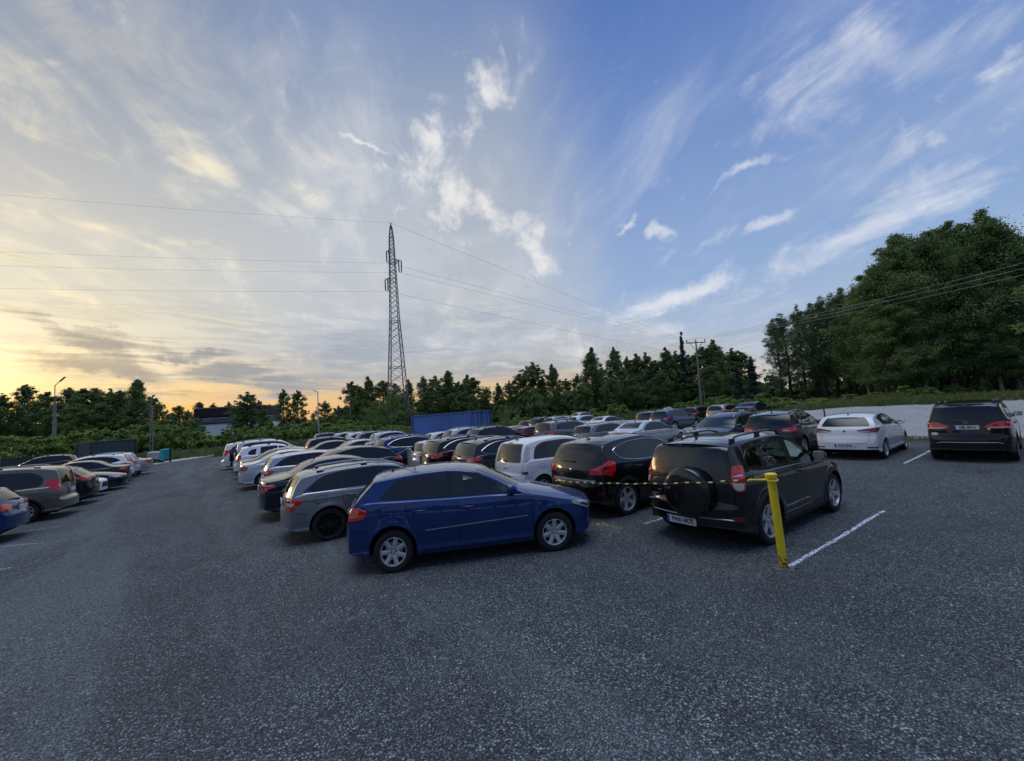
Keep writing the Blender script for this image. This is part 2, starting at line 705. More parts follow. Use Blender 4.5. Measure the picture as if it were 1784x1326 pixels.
def wheel_meshes(r, w, style):
    """tyre and rim for a right-hand wheel (outer face at -y)"""
    t = MB()
    rr = style.get('rim', .68) * r
    t.lathe([(-.42 * w, rr * .97), (-.5 * w, rr), (-.53 * w, rr + .18 * (r - rr)), (-.545 * w, rr + .5 * (r - rr)), (-.52 * w, rr + .75 * (r - rr)), (-.46 * w, r * .975), (-.38 * w, r * .994), (-.2 * w, r), (-.19 * w, r * .985), (-.16 * w, r * .985), (-.15 * w, r),
             (.15 * w, r), (.16 * w, r * .985), (.19 * w, r * .985), (.2 * w, r), (.38 * w, r * .994), (.5 * w, r * .93), (.54 * w, rr + .5 * (r - rr)), (.5 * w, rr), (.42 * w, rr * .97)], n=40)
    g = MB()
    g.lathe([(-.5 * w, rr * 1.005), (-.515 * w, rr * .985), (-.5 * w, rr * .955), (-.43 * w, rr * .93), (-.1 * w, rr * .90), (.42 * w, rr * .95)], n=40)
    g.lathe([(-.02 * w, rr * .92), (-.03 * w, rr * .2)], n=32, mi=1)
    g.lathe([(-.12 * w, rr * .66), (-.14 * w, rr * .64), (-.14 * w, rr * .3)], n=32, mi=2)
    ns = style['n']
    yh, yr = -.36 * w, -.46 * w
    g.lathe([(-.05 * w, rr * .26), (yh + .01, rr * .26), (yh, rr * .22), (yh + .004, rr * .15), (yh - .006, rr * .13), (yh - .008, 0.001)], n=24)
    for k in range(ns):
        for q in style.get('tw', [0]):
            a = 2 * math.pi * (k + .25) / ns + q
            sp = style.get('spread', 0) * (1 if q > 0 else -1 if q < 0 else 0)
            w0, w1 = style['w0'] * rr / 2, style['w1'] * rr / 2
            r0, r1 = rr * .17, rr * .965
            prof = []
            for (rad_, wd, y0) in ((r0, w0, yh), (rr * .5, (w0 * .55 + w1 * .45) * style.get('mid', 1), yh * .5 + yr * .5 - .004), (r1, w1, yr)):
                prof.append((rad_, wd, y0))
            V = []
            for (rd, wd, y0) in prof:
                aa = a + sp * (rd / rr)
                ca, sa = math.cos(aa), math.sin(aa)
                for (u_, y_) in ((-wd, y0 + .006), (-wd * .7, y0), (wd * .7, y0), (wd, y0 + .006), (wd * .8, y0 + .03), (-wd * .8, y0 + .03)):
                    V.append((rd * ca - u_ * sa, y_, rd * sa + u_ * ca))
            F = []
            for i in range(2):
                for e in range(6):
                    f = (e + 1) % 6
                    F.append((i * 6 + e, i * 6 + f, i * 6 + 6 + f, i * 6 + 6 + e))
            g.add(V, F, 0)
    for k in range(5):
        a = 2 * math.pi * k / 5
        g.lathe([(yh + .012, .001), (yh - .004, .001), (yh - .004, .010), (yh + .012, .010)], c=(rr * .2 * math.cos(a), 0, rr * .2 * math.sin(a)), n=8, mi=1)
    rm = M['alloy_dark'] if style.get('dark') else M['alloy']
    return t.mesh('tyre', M['tyre']), g.mesh('rim', [rm, M['brake'], M['rail'] if not style.get('dark') else M['brake']], angle=30)


WH7 = dict(n=7, w0=.34, w1=.36, rim=.655, mid=.9)
WH5 = dict(n=5, w0=.42, w1=.46, rim=.70, mid=.75)
WH5T = dict(n=5, w0=.16, w1=.18, rim=.70, tw=[-.16, .16], spread=.05)
WH10D = dict(n=10, w0=.12, w1=.12, rim=.74, dark=True)
WH10 = dict(n=10, w0=.13, w1=.15, rim=.68)


def plate_mesh(text):
    b = MB()
    b.box((0, 0, 0), (.012, .52, .114), 0)
    b.box((-.0045, .238, 0), (.006, .044, .110), 1)     # blue band on the reader's left (rear view, +y)
    me = b.mesh('number_plate', [M['plate'], M['plate_blue'], M['plate_black']], smooth=False)
    return me


def text_mesh(txt, size, name='plate_letters', mat=None, bold=.0028):
    cu = bpy.data.curves.new(name, 'FONT')
    cu.body = txt; cu.size = size; cu.align_x = 'CENTER'; cu.align_y = 'CENTER'; cu.extrude = .001; cu.offset = bold
    cu.resolution_u = 3
    o = bpy.data.objects.new(name, cu); col.objects.link(o)
    dg = bpy.context.evaluated_depsgraph_get()
    me = bpy.data.meshes.new_from_object(o.evaluated_get(dg))
    bpy.data.objects.remove(o, do_unlink=True); bpy.data.curves.remove(cu)
    me.name = name; me.materials.clear(); me.materials.append(mat or M['plate_black'])
    return me


def mk(xf, xr, wb, W, wr, T, B, belt_r=None, Ef=.2, Er=-.12, **kw):
    s = dict(xf=xf, xr=xr, wb=wb, W=W, wr=wr, T=T, B=B)
    s['w'] = [(xf, .76), (xf - .04, .84), (xf - .12, .90), (xf - .3, .955), (xf - .6, .985), (.7, 1), (-.9, 1), (xr + .7, .995), (xr + .35, .97), (xr + .12, .925), (xr + .04, .88), (xr, .80)]
    s['rk'] = [(xf, .27), (xf - .3, .21), (.9, .2), (-.9, .2), (xr + .45, .23), (xr + .1, .29), (xr, .34)]
    s['cr'] = [(xf, .035), (xf - .4, .06), (.9, .065), (.4, .075), (0, .06), (-.5, .045), (xr + .5, .05), (xr + .15, .055), (xr, .03)]
    s['E'] = [(xf, Ef), (xf - .5, Ef * .75), (.75, .11), (.2, .06), (-.4, 0), (xr + .9, 0), (xr + .35, Er * .5), (xr, Er)]
    s.update(kw)
    return s


def build_car(name, s, pmat, near=False, lod=1):
    """returns the root Empty of a car with all its parts as children"""
    root = empty(name)
    dx, nch = (.028, 2) if near else ((.045, 2) if lod == 1 else (.07, 1))
    sh = car_shell(s, dx, nch)
    V, FC, FN = sh['V'], sh['FC'], sh['FN']
    W2 = s['W'] / 2; xf, xr = s['xf'], s['xr']
    n_ = len(FC)
    part = np.zeros(n_, int)          # 0 body
    hole = np.zeros(n_, bool)
    see = s.get('see', False)
    if see:
        def holes(poly, sel, a, b_):
            c = np.mean(poly, 0)
            pp = [tuple(c + (np.array(p[:2]) - c) * .965) for p in [q[:2] for q in poly]]
            ok = np.array([all(in_poly(np.array([V[k][a] for k in f]), np.array([V[k][b_] for k in f]), pp)) for f in sh['F']])
            return ok & sel
        for w_ in s['side_win']:
            hole |= holes([p[:2] for p in w_[0]], np.abs(FN[:, 1]) > .35, 0, 2)
        hole |= holes([p[:2] for p in s['rear_win']], (FN[:, 0] < -.3) & (FC[:, 0] < -.8), 1, 2)
        hole |= holes([(p[0], max(p[1], float(pchip(s['T'])(s.get('cowl', .95) - .02)) + .04)) for p in s['wind']], (FN[:, 0] > .2) & (FC[:, 0] > -.3), 1, 2)
    names = {0: 'body'}
    k = 1
    for dn, poly in s.get('doors', []):
        for sg in (-1, 1):
            m = in_poly(FC[:, 0], FC[:, 2], poly) & (FN[:, 1] * sg > .25) & (part == 0)
            part[m] = k; names[k] = dn; k += 1
    bz = s.get('bump_z', .62); bx = s.get('bump_x', .42)
    for nm, m in (('front_bumper', (FC[:, 0] > xf - bx) & (FC[:, 2] < bz)), ('rear_bumper', (FC[:, 0] < xr + bx * .75) & (FC[:, 2] < s.get('rbump_z', bz + .04))),
                  ('bonnet', (FC[:, 0] > s.get('cowl', .95)) & (FN[:, 2] > .6) & (np.abs(FC[:, 1]) < W2 * .8)),
                  ('tailgate', (FN[:, 0] < -.25) & (FC[:, 0] < xr + s.get('tg', .45)) & (np.abs(FC[:, 1]) < W2 * .74))):
        m = m & (part == 0)
        if m.any():
            part[m] = k; names[k] = nm; k += 1
    clad = np.zeros(n_, int)
    if s.get('clad'):
        zc = s['clad']
        clad = (FC[:, 2] < zc + .02)
        for a in (s['wb'] / 2, -s['wb'] / 2):
            clad |= (np.hypot(FC[:, 0] - a, FC[:, 2] - s['wr']) < s['wr'] + s.get('gap', .045) + .07) & (np.abs(FN[:, 1]) > .4)
        clad = clad.astype(int)
    if s.get('diffuser'):
        clad = ((FC[:, 0] < xr + .12) & (FC[:, 2] < s['diffuser'])).astype(int) | clad
    for pk, nm in names.items():
        m = (part == pk) & ~hole
        if m.any():
            obj(nm, sub_mesh(nm, sh, m, [pmat, M['black'] if not s.get('clad_grey') else M['grey_plastic']], clad), root)
    RD, RE, FR = (0, 1, 0), (1, 0, 0), (-1, 0, 0)

    def both(fn, name_, mats, parents=None):
        out = []
        b = fn()
        for sg in (0, 1):
            bb = b if sg == 0 else mirror(b)
            out.append(bb.build(name_, mats, root if parents is None else parents[sg]))
        return out
    # windows
    gs = M['glass'];
    fr = s.get('frame', .03)
    if s.get('surround'):
        both(lambda: patch(sh, so(s['surround'], s.get('sr', .06)), RD, .003, skirt=.006), 'window_surround', M['trim'])
    if s.get('chrome_line'):
        both(lambda: chrome_loop(sh, so(s.get('surround') or s['chrome_line'], s.get('sr', .06))), 'window_trim', M['chrome'])
    for poly, kind in s['side_win']:
        mt = {'c': M['glass_clear'], 't': M['glass_tint'], 'd': M['glass'], 'm': M['glass_mid']}[kind if see else ('d' if kind != 'c' else 'm')]
        both(lambda: patch(sh, so(poly, s.get('wrad', .05)), RD, .006, frame=fr if see else .012), 'side_window', [mt, M['trim']])
    for poly in s.get('pillar', []):
        both(lambda: patch(sh, so(poly, .01), RD, .005, skirt=.006), 'pillar_cover', M['trim'])
    rw = patch(sh, fo(s['rear_win'], s.get('rwrad', .07)), RE, .006, frame=.05).build('rear_window', [M['glass_rear'] if see else gs, M['trim']], root)
    zc = float(pchip(s['T'])(s.get('cowl', .95) - .02)) + .04
    wnd = [(p[0], max(p[1], zc)) for p in s['wind']]
    patch(sh, fo(wnd, .08), FR, .006, frame=.045).build('windscreen', [M['glass_clear'] if see else M['glass_mid'], M['trim']], root)
    # rear wiper
    if s.get('wiper'):
        (y0, z0), (y1, z1) = s['wiper']
        h0, _ = cast(sh['bvh'], (0, y0, z0), RE); h1, _ = cast(sh['bvh'], (0, y1, z1), RE)
        wb_ = MB(); wb_.tube([np.array(h0) + (-.03, 0, 0), (np.array(h0) + np.array(h1)) / 2 + (-.03, 0, .01), np.array(h1) + (-.015, 0, 0)], [.018, .011, .007], 6)
        wb_.lathe([(-.02, .0), (-.02, .022), (.02, .022), (.02, 0)], c=tuple(np.array(h0) + (-.025, 0, 0)), n=10)
        wb_.build('rear_wiper', M['black'], root)
    # lamps
    for key, nm, mat in (('tail', 'tail_light', M[s.get('tail_mat', 'red')]), ('head', 'headlight', M['head']), ('reflector', 'reflector', M['red_dark'])):
        if key in s:
            d = s.get(key + '_d', (.75, .66, 0) if key != 'head' else (-.7, .72, 0))
            ls = both(lambda: patch(sh, do(s[key]), d, .012, skirt=.03), nm, mat)
            if key == 'tail' and 'tail_in' in s:
                for nm2, mt2, o2 in s['tail_in']:
                    both(lambda: patch(sh, do(o2), d, .016, skirt=.006), nm2, M[mt2], ls)
            if key == 'head':
                both(lambda: patch(sh, do([np.array(p) * .55 + np.mean(s[key], 0) * .45 for p in s[key]]), d, .015, skirt=.004), 'lamp_reflector', M['chrome'], ls)
    if s.get('brake3'):
        y, z0, z1 = s['brake3']
        patch(sh, fo([(-y, z0), (y, z0), (y, z1), (-y, z1)], .01), RE, .012).build('brake_light', M['red_dark'], root)
    # grille
    gz = s.get('grille', (.45, .40, .62))
    patch(sh, fo([(-gz[0], gz[1]), (gz[0], gz[1]), (gz[0] * .9, gz[2]), (-gz[0] * .9, gz[2])], .04), FR, .008).build('grille', M['black'], root)
    # seams
    if s.get('seams') and lod == 1:
        b = MB()
        for line in s['seams']:
            q = ribbon(sh, [(p[0], 0, p[1]) for p in line], RD)
            for bb in (q, mirror(q)): b.add(bb.v, bb.f)
        for line in s.get('rear_seams', []):
            q = ribbon(sh, [(0, p[0], p[1]) for p in line], RE); b.add(q.v, q.f)
        for line in s.get('front_seams', []):
            q = ribbon(sh, [(p[0], p[1], 0) for p in line], (0, 0, -1))
            for bb in (q, mirror(q)): b.add(bb.v, bb.f)
        b.build('panel_gaps', M['gap'], root)
    if s.get('strip') and lod == 1:     # door rubbing strip
        both(lambda: patch(sh, so(s['strip'], .01), RD, .012), 'door_strip', s.get('strip_mat', pmat))
    for (hx, hz) in s.get('handles', []):
        if lod > 1: break
        def hd():
            h, n = cast(sh['bvh'], (hx, 0, hz), RD)
            b = MB(); h = np.array(h)
            b.tube([h + (-.10, .0, .004), h + (-.085, -.03, .005), h + (.0, -.036, .0), h + (.085, -.03, -.003), h + (.10, 0, -.004)], [.012, .016, .017, .016, .012], 8)
            return b
        both(hd, 'door_handle', s.get('handle_mat', pmat))
    # mirrors
    mx, mz = s.get('mirror', (.72, 1.0))
    def mir():
        h, n = cast(sh['bvh'], (mx, 0, mz), RD)
        b = MB(); h = np.array(h)
        c = h + (-.01, -.105, .045)
        sec = []
        for (xx, k) in ((.085, .12), (.07, .62), (.03, .95), (-.03, 1), (-.06, .9)):
            sec.append((xx, k))
        V = []; F = []; n2 = 14
        for xx, k in sec:
            for i in range(n2):
                a = 2 * math.pi * i / n2
                cy, cz = math.copysign(abs(math.cos(a)) ** .6, math.cos(a)), math.copysign(abs(math.sin(a)) ** .6, math.sin(a))
                V.append(c + (xx, .10 * k * cy, .072 * k * cz))
        for a in range(len(sec) - 1):
            for i in range(n2):
                j = (i + 1) % n2; F.append((a * n2 + i, a * n2 + j, (a + 1) * n2 + j, (a + 1) * n2 + i))
        F.append(tuple(range(n2)))
        b.add(V, F, 0)
        lst = len(sec) - 1
        b.add(V[lst * n2:] + [], [tuple(range(n2))], 1)
        b.tube([h + (.02, .02, -.01), h + (.01, -.06, .02)], [.035, .025], 8, 2)
        return b
    both(mir, 'wing_mirror', [s.get('mirror_mat', pmat), M['chrome'], M['black']])
    # roof rails
    if s.get('rails'):
        y, xa, xb, mt, hh = s['rails']
        def rl():
            pts = []
            for x in np.linspace(xa, xb, 13):
                h, n = cast(sh['bvh'], (x, -y, 0), (0, 0, -1))
                e = min((x - xa) / (xb - xa), (xb - x) / (xb - xa))
                pts.append(np.array(h) + (0, 0, hh * sstep(0, .1, e) + .004))
            b = MB(); b.tube(pts, .017, 8)
            for x in (xa + .03 * (xb - xa), xa + .5 * (xb - xa), xb - .03 * (xb - xa)):
                h, n = cast(sh['bvh'], (x, -y, 0), (0, 0, -1))
                b.box(np.array(h) + (0, 0, hh * .4), (.13, .035, hh * .95), 1)
            return b
        both(rl, 'roof_rail', [M[mt], M['black']])
    if s.get('spoiler'):
        x0, x1, y, z0, th = s['spoiler']
        V = []; F = []
        cols = 15
        for c in np.linspace(-1, 1, cols):
            yy = y * c; k = 1 - .35 * abs(c) ** 3
            h, n = cast(sh['bvh'], (x0, yy, 0), (0, 0, -1))
            zz = h.z + .004
            xe = x1 + (1 - k) * .34
            dr = .05 * abs(c) ** 3
            V += [(x0, yy, zz), (.5 * x0 + .5 * xe, yy, zz + (z0 - zz) * .3 + .004 - dr * .4), (xe, yy, z0 - dr), (xe + .01, yy, z0 - th - dr), (x0 - .02, yy, zz - th - .03)]
        for c in range(cols - 1):
            for e in range(5):
                F.append((c * 5 + e, c * 5 + (e + 1) % 5, c * 5 + 5 + (e + 1) % 5, c * 5 + 5 + e))
        F.append((0, 1, 2, 3, 4)); F.append(tuple(range((cols - 1) * 5, cols * 5)))
        b = MB(); b.add(V, F)
        b.build('roof_spoiler', [M[s['spoiler_mat']] if 'spoiler_mat' in s else pmat], root, angle=50)
    if s.get('antenna'):
        x, y, L = s['antenna']
        h, n = cast(sh['bvh'], (x, y, 0), (0, 0, -1)); h = np.array(h)
        b = MB(); b.tube([h, h + (0, 0, .03)], [.03, .015], 8)
        if L > .06: b.tube([h + (0, 0, .025), h + (-L * .75, 0, L * .65)], [.006, .0035], 6)
        else: b.tube([h + (.06, 0, .0), h + (-.05, 0, .05), h + (-.08, 0, .0)], [.01, .012, .01], 6)
        b.build('antenna', M['black'], root)
    # plate
    if s.get('plate'):
        y, z, off = s['plate'][:3]
        h, n = cast(sh['bvh'], (0, y, z), RE)
        p = obj('number_plate', plate_mesh(''), root); p.location = (h.x - off, y, z)
        p.rotation_euler = (0, s.get('plate_tilt', 0), 0)
        if s.get('plate_text'):
            tm = text_mesh(s['plate_text'], .098)
            t = obj('plate_letters', tm, p); t.location = (-.0075, -.022, 0); t.rotation_euler = (rad(90), 0, rad(-90)); t.scale = (.80, 1.02, 1)
    # underbody and wheel housings
    b = MB()
    Ra = s['wr'] + s.get('gap', .045)
    b.box(((xf + xr) / 2, 0, .40), (xf - xr - .30, 2 * (W2 - .30), .40))
    for a in (s['wb'] / 2, -s['wb'] / 2):
        Vv = []; Ff = []
        for i, t in enumerate(np.linspace(-.15, math.pi + .15, 17)):
            for y in (W2 - .07, W2 - .36):
                Vv.append((a + (Ra + .012) * math.cos(t), -y, s['wr'] + (Ra + .012) * math.sin(t)))
        for i in range(16): Ff.append((2 * i, 2 * i + 1, 2 * i + 3, 2 * i + 2))
        b.add(Vv, Ff); b.add([(x, -y, z) for x, y, z in Vv], [tuple(reversed(f)) for f in Ff])
    for x in s.get('exhaust', []):
        b.tube([(xr + .4, x, .27), (xr - .02, x, .26)], .035, 10)
    b.build('underbody', M['gap'], root)
    # wheels
    tm, rm = wheel_meshes(s['wr'], s.get('tw', .21), s.get('wheel', WH5))
    for a in (s['wb'] / 2, -s['wb'] / 2):
        for sg in (-1, 1):
            we = empty('wheel'); we.parent = root
            we.location = (a, sg * (W2 - s.get('inset', .025) - s.get('tw', .21) * .5), s['wr'] - .004)
            we.rotation_euler = (0, random.uniform(0, 6), math.pi if sg > 0 else 0)
            if sg > 0: we.rotation_euler = Euler((0, 0, math.pi))
            obj('tyre', tm, we); obj('rim', rm, we)
    if see:
        interior(root, s)
    for f in s.get('extra', []):
        f(root, s, sh, pmat)
    return root


def chrome_loop(sh, O):
    b = MB(); n = len(O)
    H = []
    for p in O:
        h, nn = cast(sh['bvh'], p, (0, 1, 0)); H.append(np.array(h) + np.array((0, -.007, 0)))
    b.tube(H + [H[0]], .011, 6, cap=False)
    return b


def interior(root, s):
    W2 = s['W'] / 2
    c = s.get('seat_z', .0)
    def seat(x, y, w):
        b = MB()
        b.box((x + .05, y, .50 + c), (.52, w, .2))
        th = rad(-17); Rm = [[math.cos(th), 0, math.sin(th)], [0, 1, 0], [-math.sin(th), 0, math.cos(th)]]
        b.box((x - .24, y, .80 + c), (.17, w, .66), rot=Rm, taper=.85)
        for dy in ((0,) if w < .7 else (-w * .32, 0, w * .32)):
            b.tube([(x - .33, y + dy, 1.06 + c), (x - .35, y + dy, 1.16 + c)], .02, 6)
            b.box((x - .36, y + dy, 1.21 + c), (.10, .25, .16), rot=Rm)
        b.build('seat', M['fabric'], root)
    fx = s.get('seat_x', .0)
    seat(fx, -.36, .5); seat(fx, .36, .5); seat(fx - .92, 0, W2 * 1.45)
    b = MB()
    b.box((fx + .72, 0, .78 + c), (.36, W2 * 1.5, .26))
    b.box((fx - .2, 0, .38), (2.4, W2 * 1.5, .12))
    b.build('dashboard', M['dash'], root)
    b = MB()
    ctr = np.array((fx + .56, .36, .90 + c)); ax = np.array((-.9, 0, .42)); ax /= np.linalg.norm(ax)
    u = np.array((0, 1, 0)); w = np.cross(ax, u)
    b.tube([ctr + .185 * (math.cos(t) * u + math.sin(t) * w) for t in np.linspace(0, 2 * math.pi, 25)], .016, 8, cap=False)
    for t in (math.radians(0), math.radians(180), math.radians(270)):
        b.tube([ctr - ax * .02, ctr + .18 * (math.cos(t) * u + math.sin(t) * w)], .018, 6)
    b.tube([ctr - ax * .3, ctr], .03, 8)
    b.build('steering_wheel', M['dash'], root)


def copy_tree(o, parent=None):
    c = o.copy(); col.objects.link(c); c.parent = parent
    for ch in list(o.children):
        copy_tree(ch, c)
    return c


def repaint(o, pm):
    for ch in o.children_recursive:
        for sl in ch.material_slots:
            if sl.material and sl.material.name.startswith('paint'):
                sl.link = 'OBJECT'; sl.material = pm


def park(root, x, y, yaw, dz=0.0):
    """stand a car on the sloping ground"""
    z = float(hgt(x, y)) + dz
    n = Vector((-GA, -GB, 1)).normalized()
    q = Vector((0, 0, 1)).rotation_difference(n)
    root.location = (x, y, z)
    root.rotation_mode = 'XYZ'
    root.rotation_euler = (q.to_matrix() @ Matrix.Rotation(rad(yaw), 3, 'Z')).to_euler()


# ------------------------------------------------------------------ car shapes
SPEC = {}
# compact five-door hatch (the blue car in front)
SPEC['hatch'] = mk(1.95, -1.99, 2.578, 1.765, .316,
    [(1.95, .58), (1.93, .66), (1.85, .715), (1.65, .79), (1.3, .885), (1.0, .955), (.84, .99), (.62, 1.10), (.12, 1.345), (-.1, 1.395), (-.40, 1.425), (-.9, 1.415), (-1.35, 1.375), (-1.54, 1.345), (-1.60, 1.29), (-1.85, 1.035), (-1.905, .95), (-1.95, .76), (-1.965, .71), (-1.985, .68), (-1.99, .64)],
    [(1.95, .60), (1.5, .80), (1.1, .90), (.5, .93), (-.4, .955), (-1.2, .985), (-1.6, 1.0), (-1.85, .97), (-1.99, .8)],
    tum=.46, see=True, frame=.03,
    side_win=[([(.70, .975, .02), (.10, 1.295, .05), (-.17, 1.335, .03), (-.22, .985, .04)], 'c'),
              ([(-.33, .99, .04), (-.30, 1.345, .03), (-.62, 1.352, .04), (-1.06, 1.322, .06), (-1.02, 1.02, .06)], 't'),
              ([(-1.09, 1.025, .05), (-1.12, 1.315, .05), (-1.24, 1.285, .06), (-1.50, 1.055, .05)], 't')],
    pillar=[[(-.215, .985), (-.165, 1.342), (-.31, 1.35), (-.335, .99)], [(-1.02, 1.02), (-1.06, 1.324), (-1.13, 1.315), (-1.10, 1.025)]],
    wrad=.05, rear_win=[(-.53, 1.305), (.53, 1.305), (.62, 1.02), (-.62, 1.02)], wind=[(-.68, 1.0), (.68, 1.0), (.56, 1.335), (-.56, 1.335)],
    doors=[('front_door', [(.93, .26), (.93, .90), (.80, .965), (.10, 1.33), (-.18, 1.36), (-.27, .97), (-.27, .26)]),
           ('rear_door', [(-.27, .26), (-.27, .97), (-.24, 1.36), (-.62, 1.37), (-1.1, 1.33), (-1.06, 1.0), (-1.0, .72), (-.93, .56), (-.86, .45), (-.84, .26)])],
    seams=[[(.93, .25), (.94, .70), (.92, .92), (.80, .985)], [(-.27, .26), (-.272, .7), (-.27, .97)], [(-.84, .27), (-.88, .47), (-.97, .62), (-1.05, .80), (-1.085, 1.0)], [(.93, .27), (.0, .255), (-.84, .27)],
           [(1.94, .60), (1.66, .63)], [(-1.97, .66), (-1.68, .62)],
           [(-1.40, .80), (-1.46, .84), (-1.48, .88), (-1.46, .92), (-1.40, .94), (-1.34, .92), (-1.32, .88), (-1.34, .82), (-1.40, .80)]],
    rear_seams=[[(-.66, 1.0), (-.62, .70), (-.5, .62), (.5, .62), (.62, .70), (.66, 1.0)]],
    front_seams=[[(.86, -.66), (1.2, -.67), (1.6, -.66), (1.85, -.55)]],
    strip=[(.85, .600), (.85, .611), (-.79, .563), (-.79, .552)], strip_mat=M['rail'], handles=[(-.10, .83), (-.86, .845)],
    tail=[(-1.66, -.80, .80), (-1.64, -.82, .90), (-1.80, -.80, .965), (-1.98, -.62, .955), (-2.02, -.47, .90), (-2.02, -.49, .79), (-1.95, -.70, .775)],
    tail_in=[('indicator_lens', 'amber', [(-1.74, -.80, .90), (-1.82, -.79, .935), (-1.93, -.66, .925), (-1.95, -.64, .88), (-1.84, -.78, .865)])],
    head=[(1.60, -.80, .70), (1.62, -.80, .735), (1.85, -.70, .715), (2.02, -.48, .64), (2.02, -.50, .57), (1.88, -.70, .585)],
    grille=(.30, .26, .60), mirror=(.62, .985), antenna=(-1.35, 0, .12), plate=(0, .80, .012), wheel=WH7, tw=.205, gap=.04, cowl=.86, bump_z=.58, rbump_z=.66,
    spoiler=(-1.40, -1.615, .56, 1.338, .03), wiper=((-.02, 1.02), (.38, 1.05)), brake3=(.18, 1.318, 1.33))

SPEC['estate'] = mk(2.06, -2.10, 2.76, 1.77, .325,
    [(2.06, .58), (2.03, .68), (1.9, .75), (1.5, .86), (1.1, .935), (.92, .97), (.7, 1.08), (.15, 1.35), (-.1, 1.41), (-.5, 1.445), (-1.2, 1.43), (-1.65, 1.385), (-1.80, 1.355), (-1.86, 1.29), (-2.02, 1.0), (-2.055, .88), (-2.075, .72), (-2.09, .68), (-2.10, .62)],
    [(2.06, .62), (1.5, .82), (1.0, .90), (.4, .925), (-1, .955), (-1.7, .975), (-2.0, .93), (-2.1, .82)], tum=.44,
    surround=[(.76, .955, .02), (.10, 1.30, .1), (-.35, 1.365, .2), (-1.1, 1.355, .2), (-1.5, 1.29, .2), (-1.86, 1.015, .03)], sr=.1,
    side_win=[([(.66, .98, .02), (.08, 1.285, .05), (-.17, 1.335, .02), (-.19, .985, .02)], 'd'), ([(-.26, .985, .02), (-.24, 1.34, .02), (-.6, 1.345), (-1.02, 1.335, .03), (-1.08, 1.01, .02)], 'd'),
              ([(-1.14, 1.01, .02), (-1.08, 1.33, .03), (-1.42, 1.285, .1), (-1.77, 1.035, .03)], 'd')],
    rear_win=[(-.54, 1.32), (.54, 1.32), (.64, 1.0), (-.64, 1.0)], wind=[(-.68, .985), (.68, .985), (.56, 1.345), (-.56, 1.345)],
    doors=[('front_door', [(.98, .26), (.98, .9), (.8, .95), (.1, 1.32), (-.2, 1.37), (-.23, .97), (-.23, .26)]), ('rear_door', [(-.23, .26), (-.23, .97), (-.21, 1.37), (-1.05, 1.36), (-1.1, 1.0), (-1.1, .75), (-1.0, .55), (-.95, .26)])],
    seams=[[(.98, .27), (.98, .7), (.95, .91), (.8, .96)], [(-.23, .27), (-.225, .96)], [(-.95, .27), (-1.0, .52), (-1.09, .7), (-1.12, .97)], [(.98, .28), (-.95, .28)],
           [(-1.42, .78), (-1.42, .92), (-1.62, .92), (-1.62, .78), (-1.42, .78)], [(-2.09, .64), (-1.78, .60)], [(.9, .80), (-1.0, .845), (-1.9, .85)]],
    strip=[(.75, .953), (.75, .966), (-1.84, 1.006), (-1.84, .990)], strip_mat=M['chrome'], handles=[(-.02, .845), (-.92, .865)],
    tail=[(-1.78, -.80, .88), (-1.92, -.76, .90), (-2.10, -.55, .885), (-2.12, -.52, .74), (-2.08, -.62, .66), (-2.0, -.75, .68)],
    tail_in=[('reversing_lens', 'white_lens', [(-1.92, -.76, .84), (-2.10, -.56, .83), (-2.11, -.56, .77), (-1.98, -.74, .78)])],
    head=[(1.68, -.80, .71), (1.7, -.8, .75), (1.95, -.68, .72), (2.12, -.46, .66), (2.12, -.48, .58), (1.95, -.7, .60)],
    mirror=(.66, .965), rails=(.56, -1.55, .35, 'rail', .035), wheel=WH10D, tw=.215, cowl=.95, bump_z=.58, rbump_z=.66, plate=(0, .80, .012), antenna=(-1.5, 0, .05),
    spoiler=(-1.65, -1.90, .56, 1.34, .03), wiper=((0, .985), (.4, 1.02)))

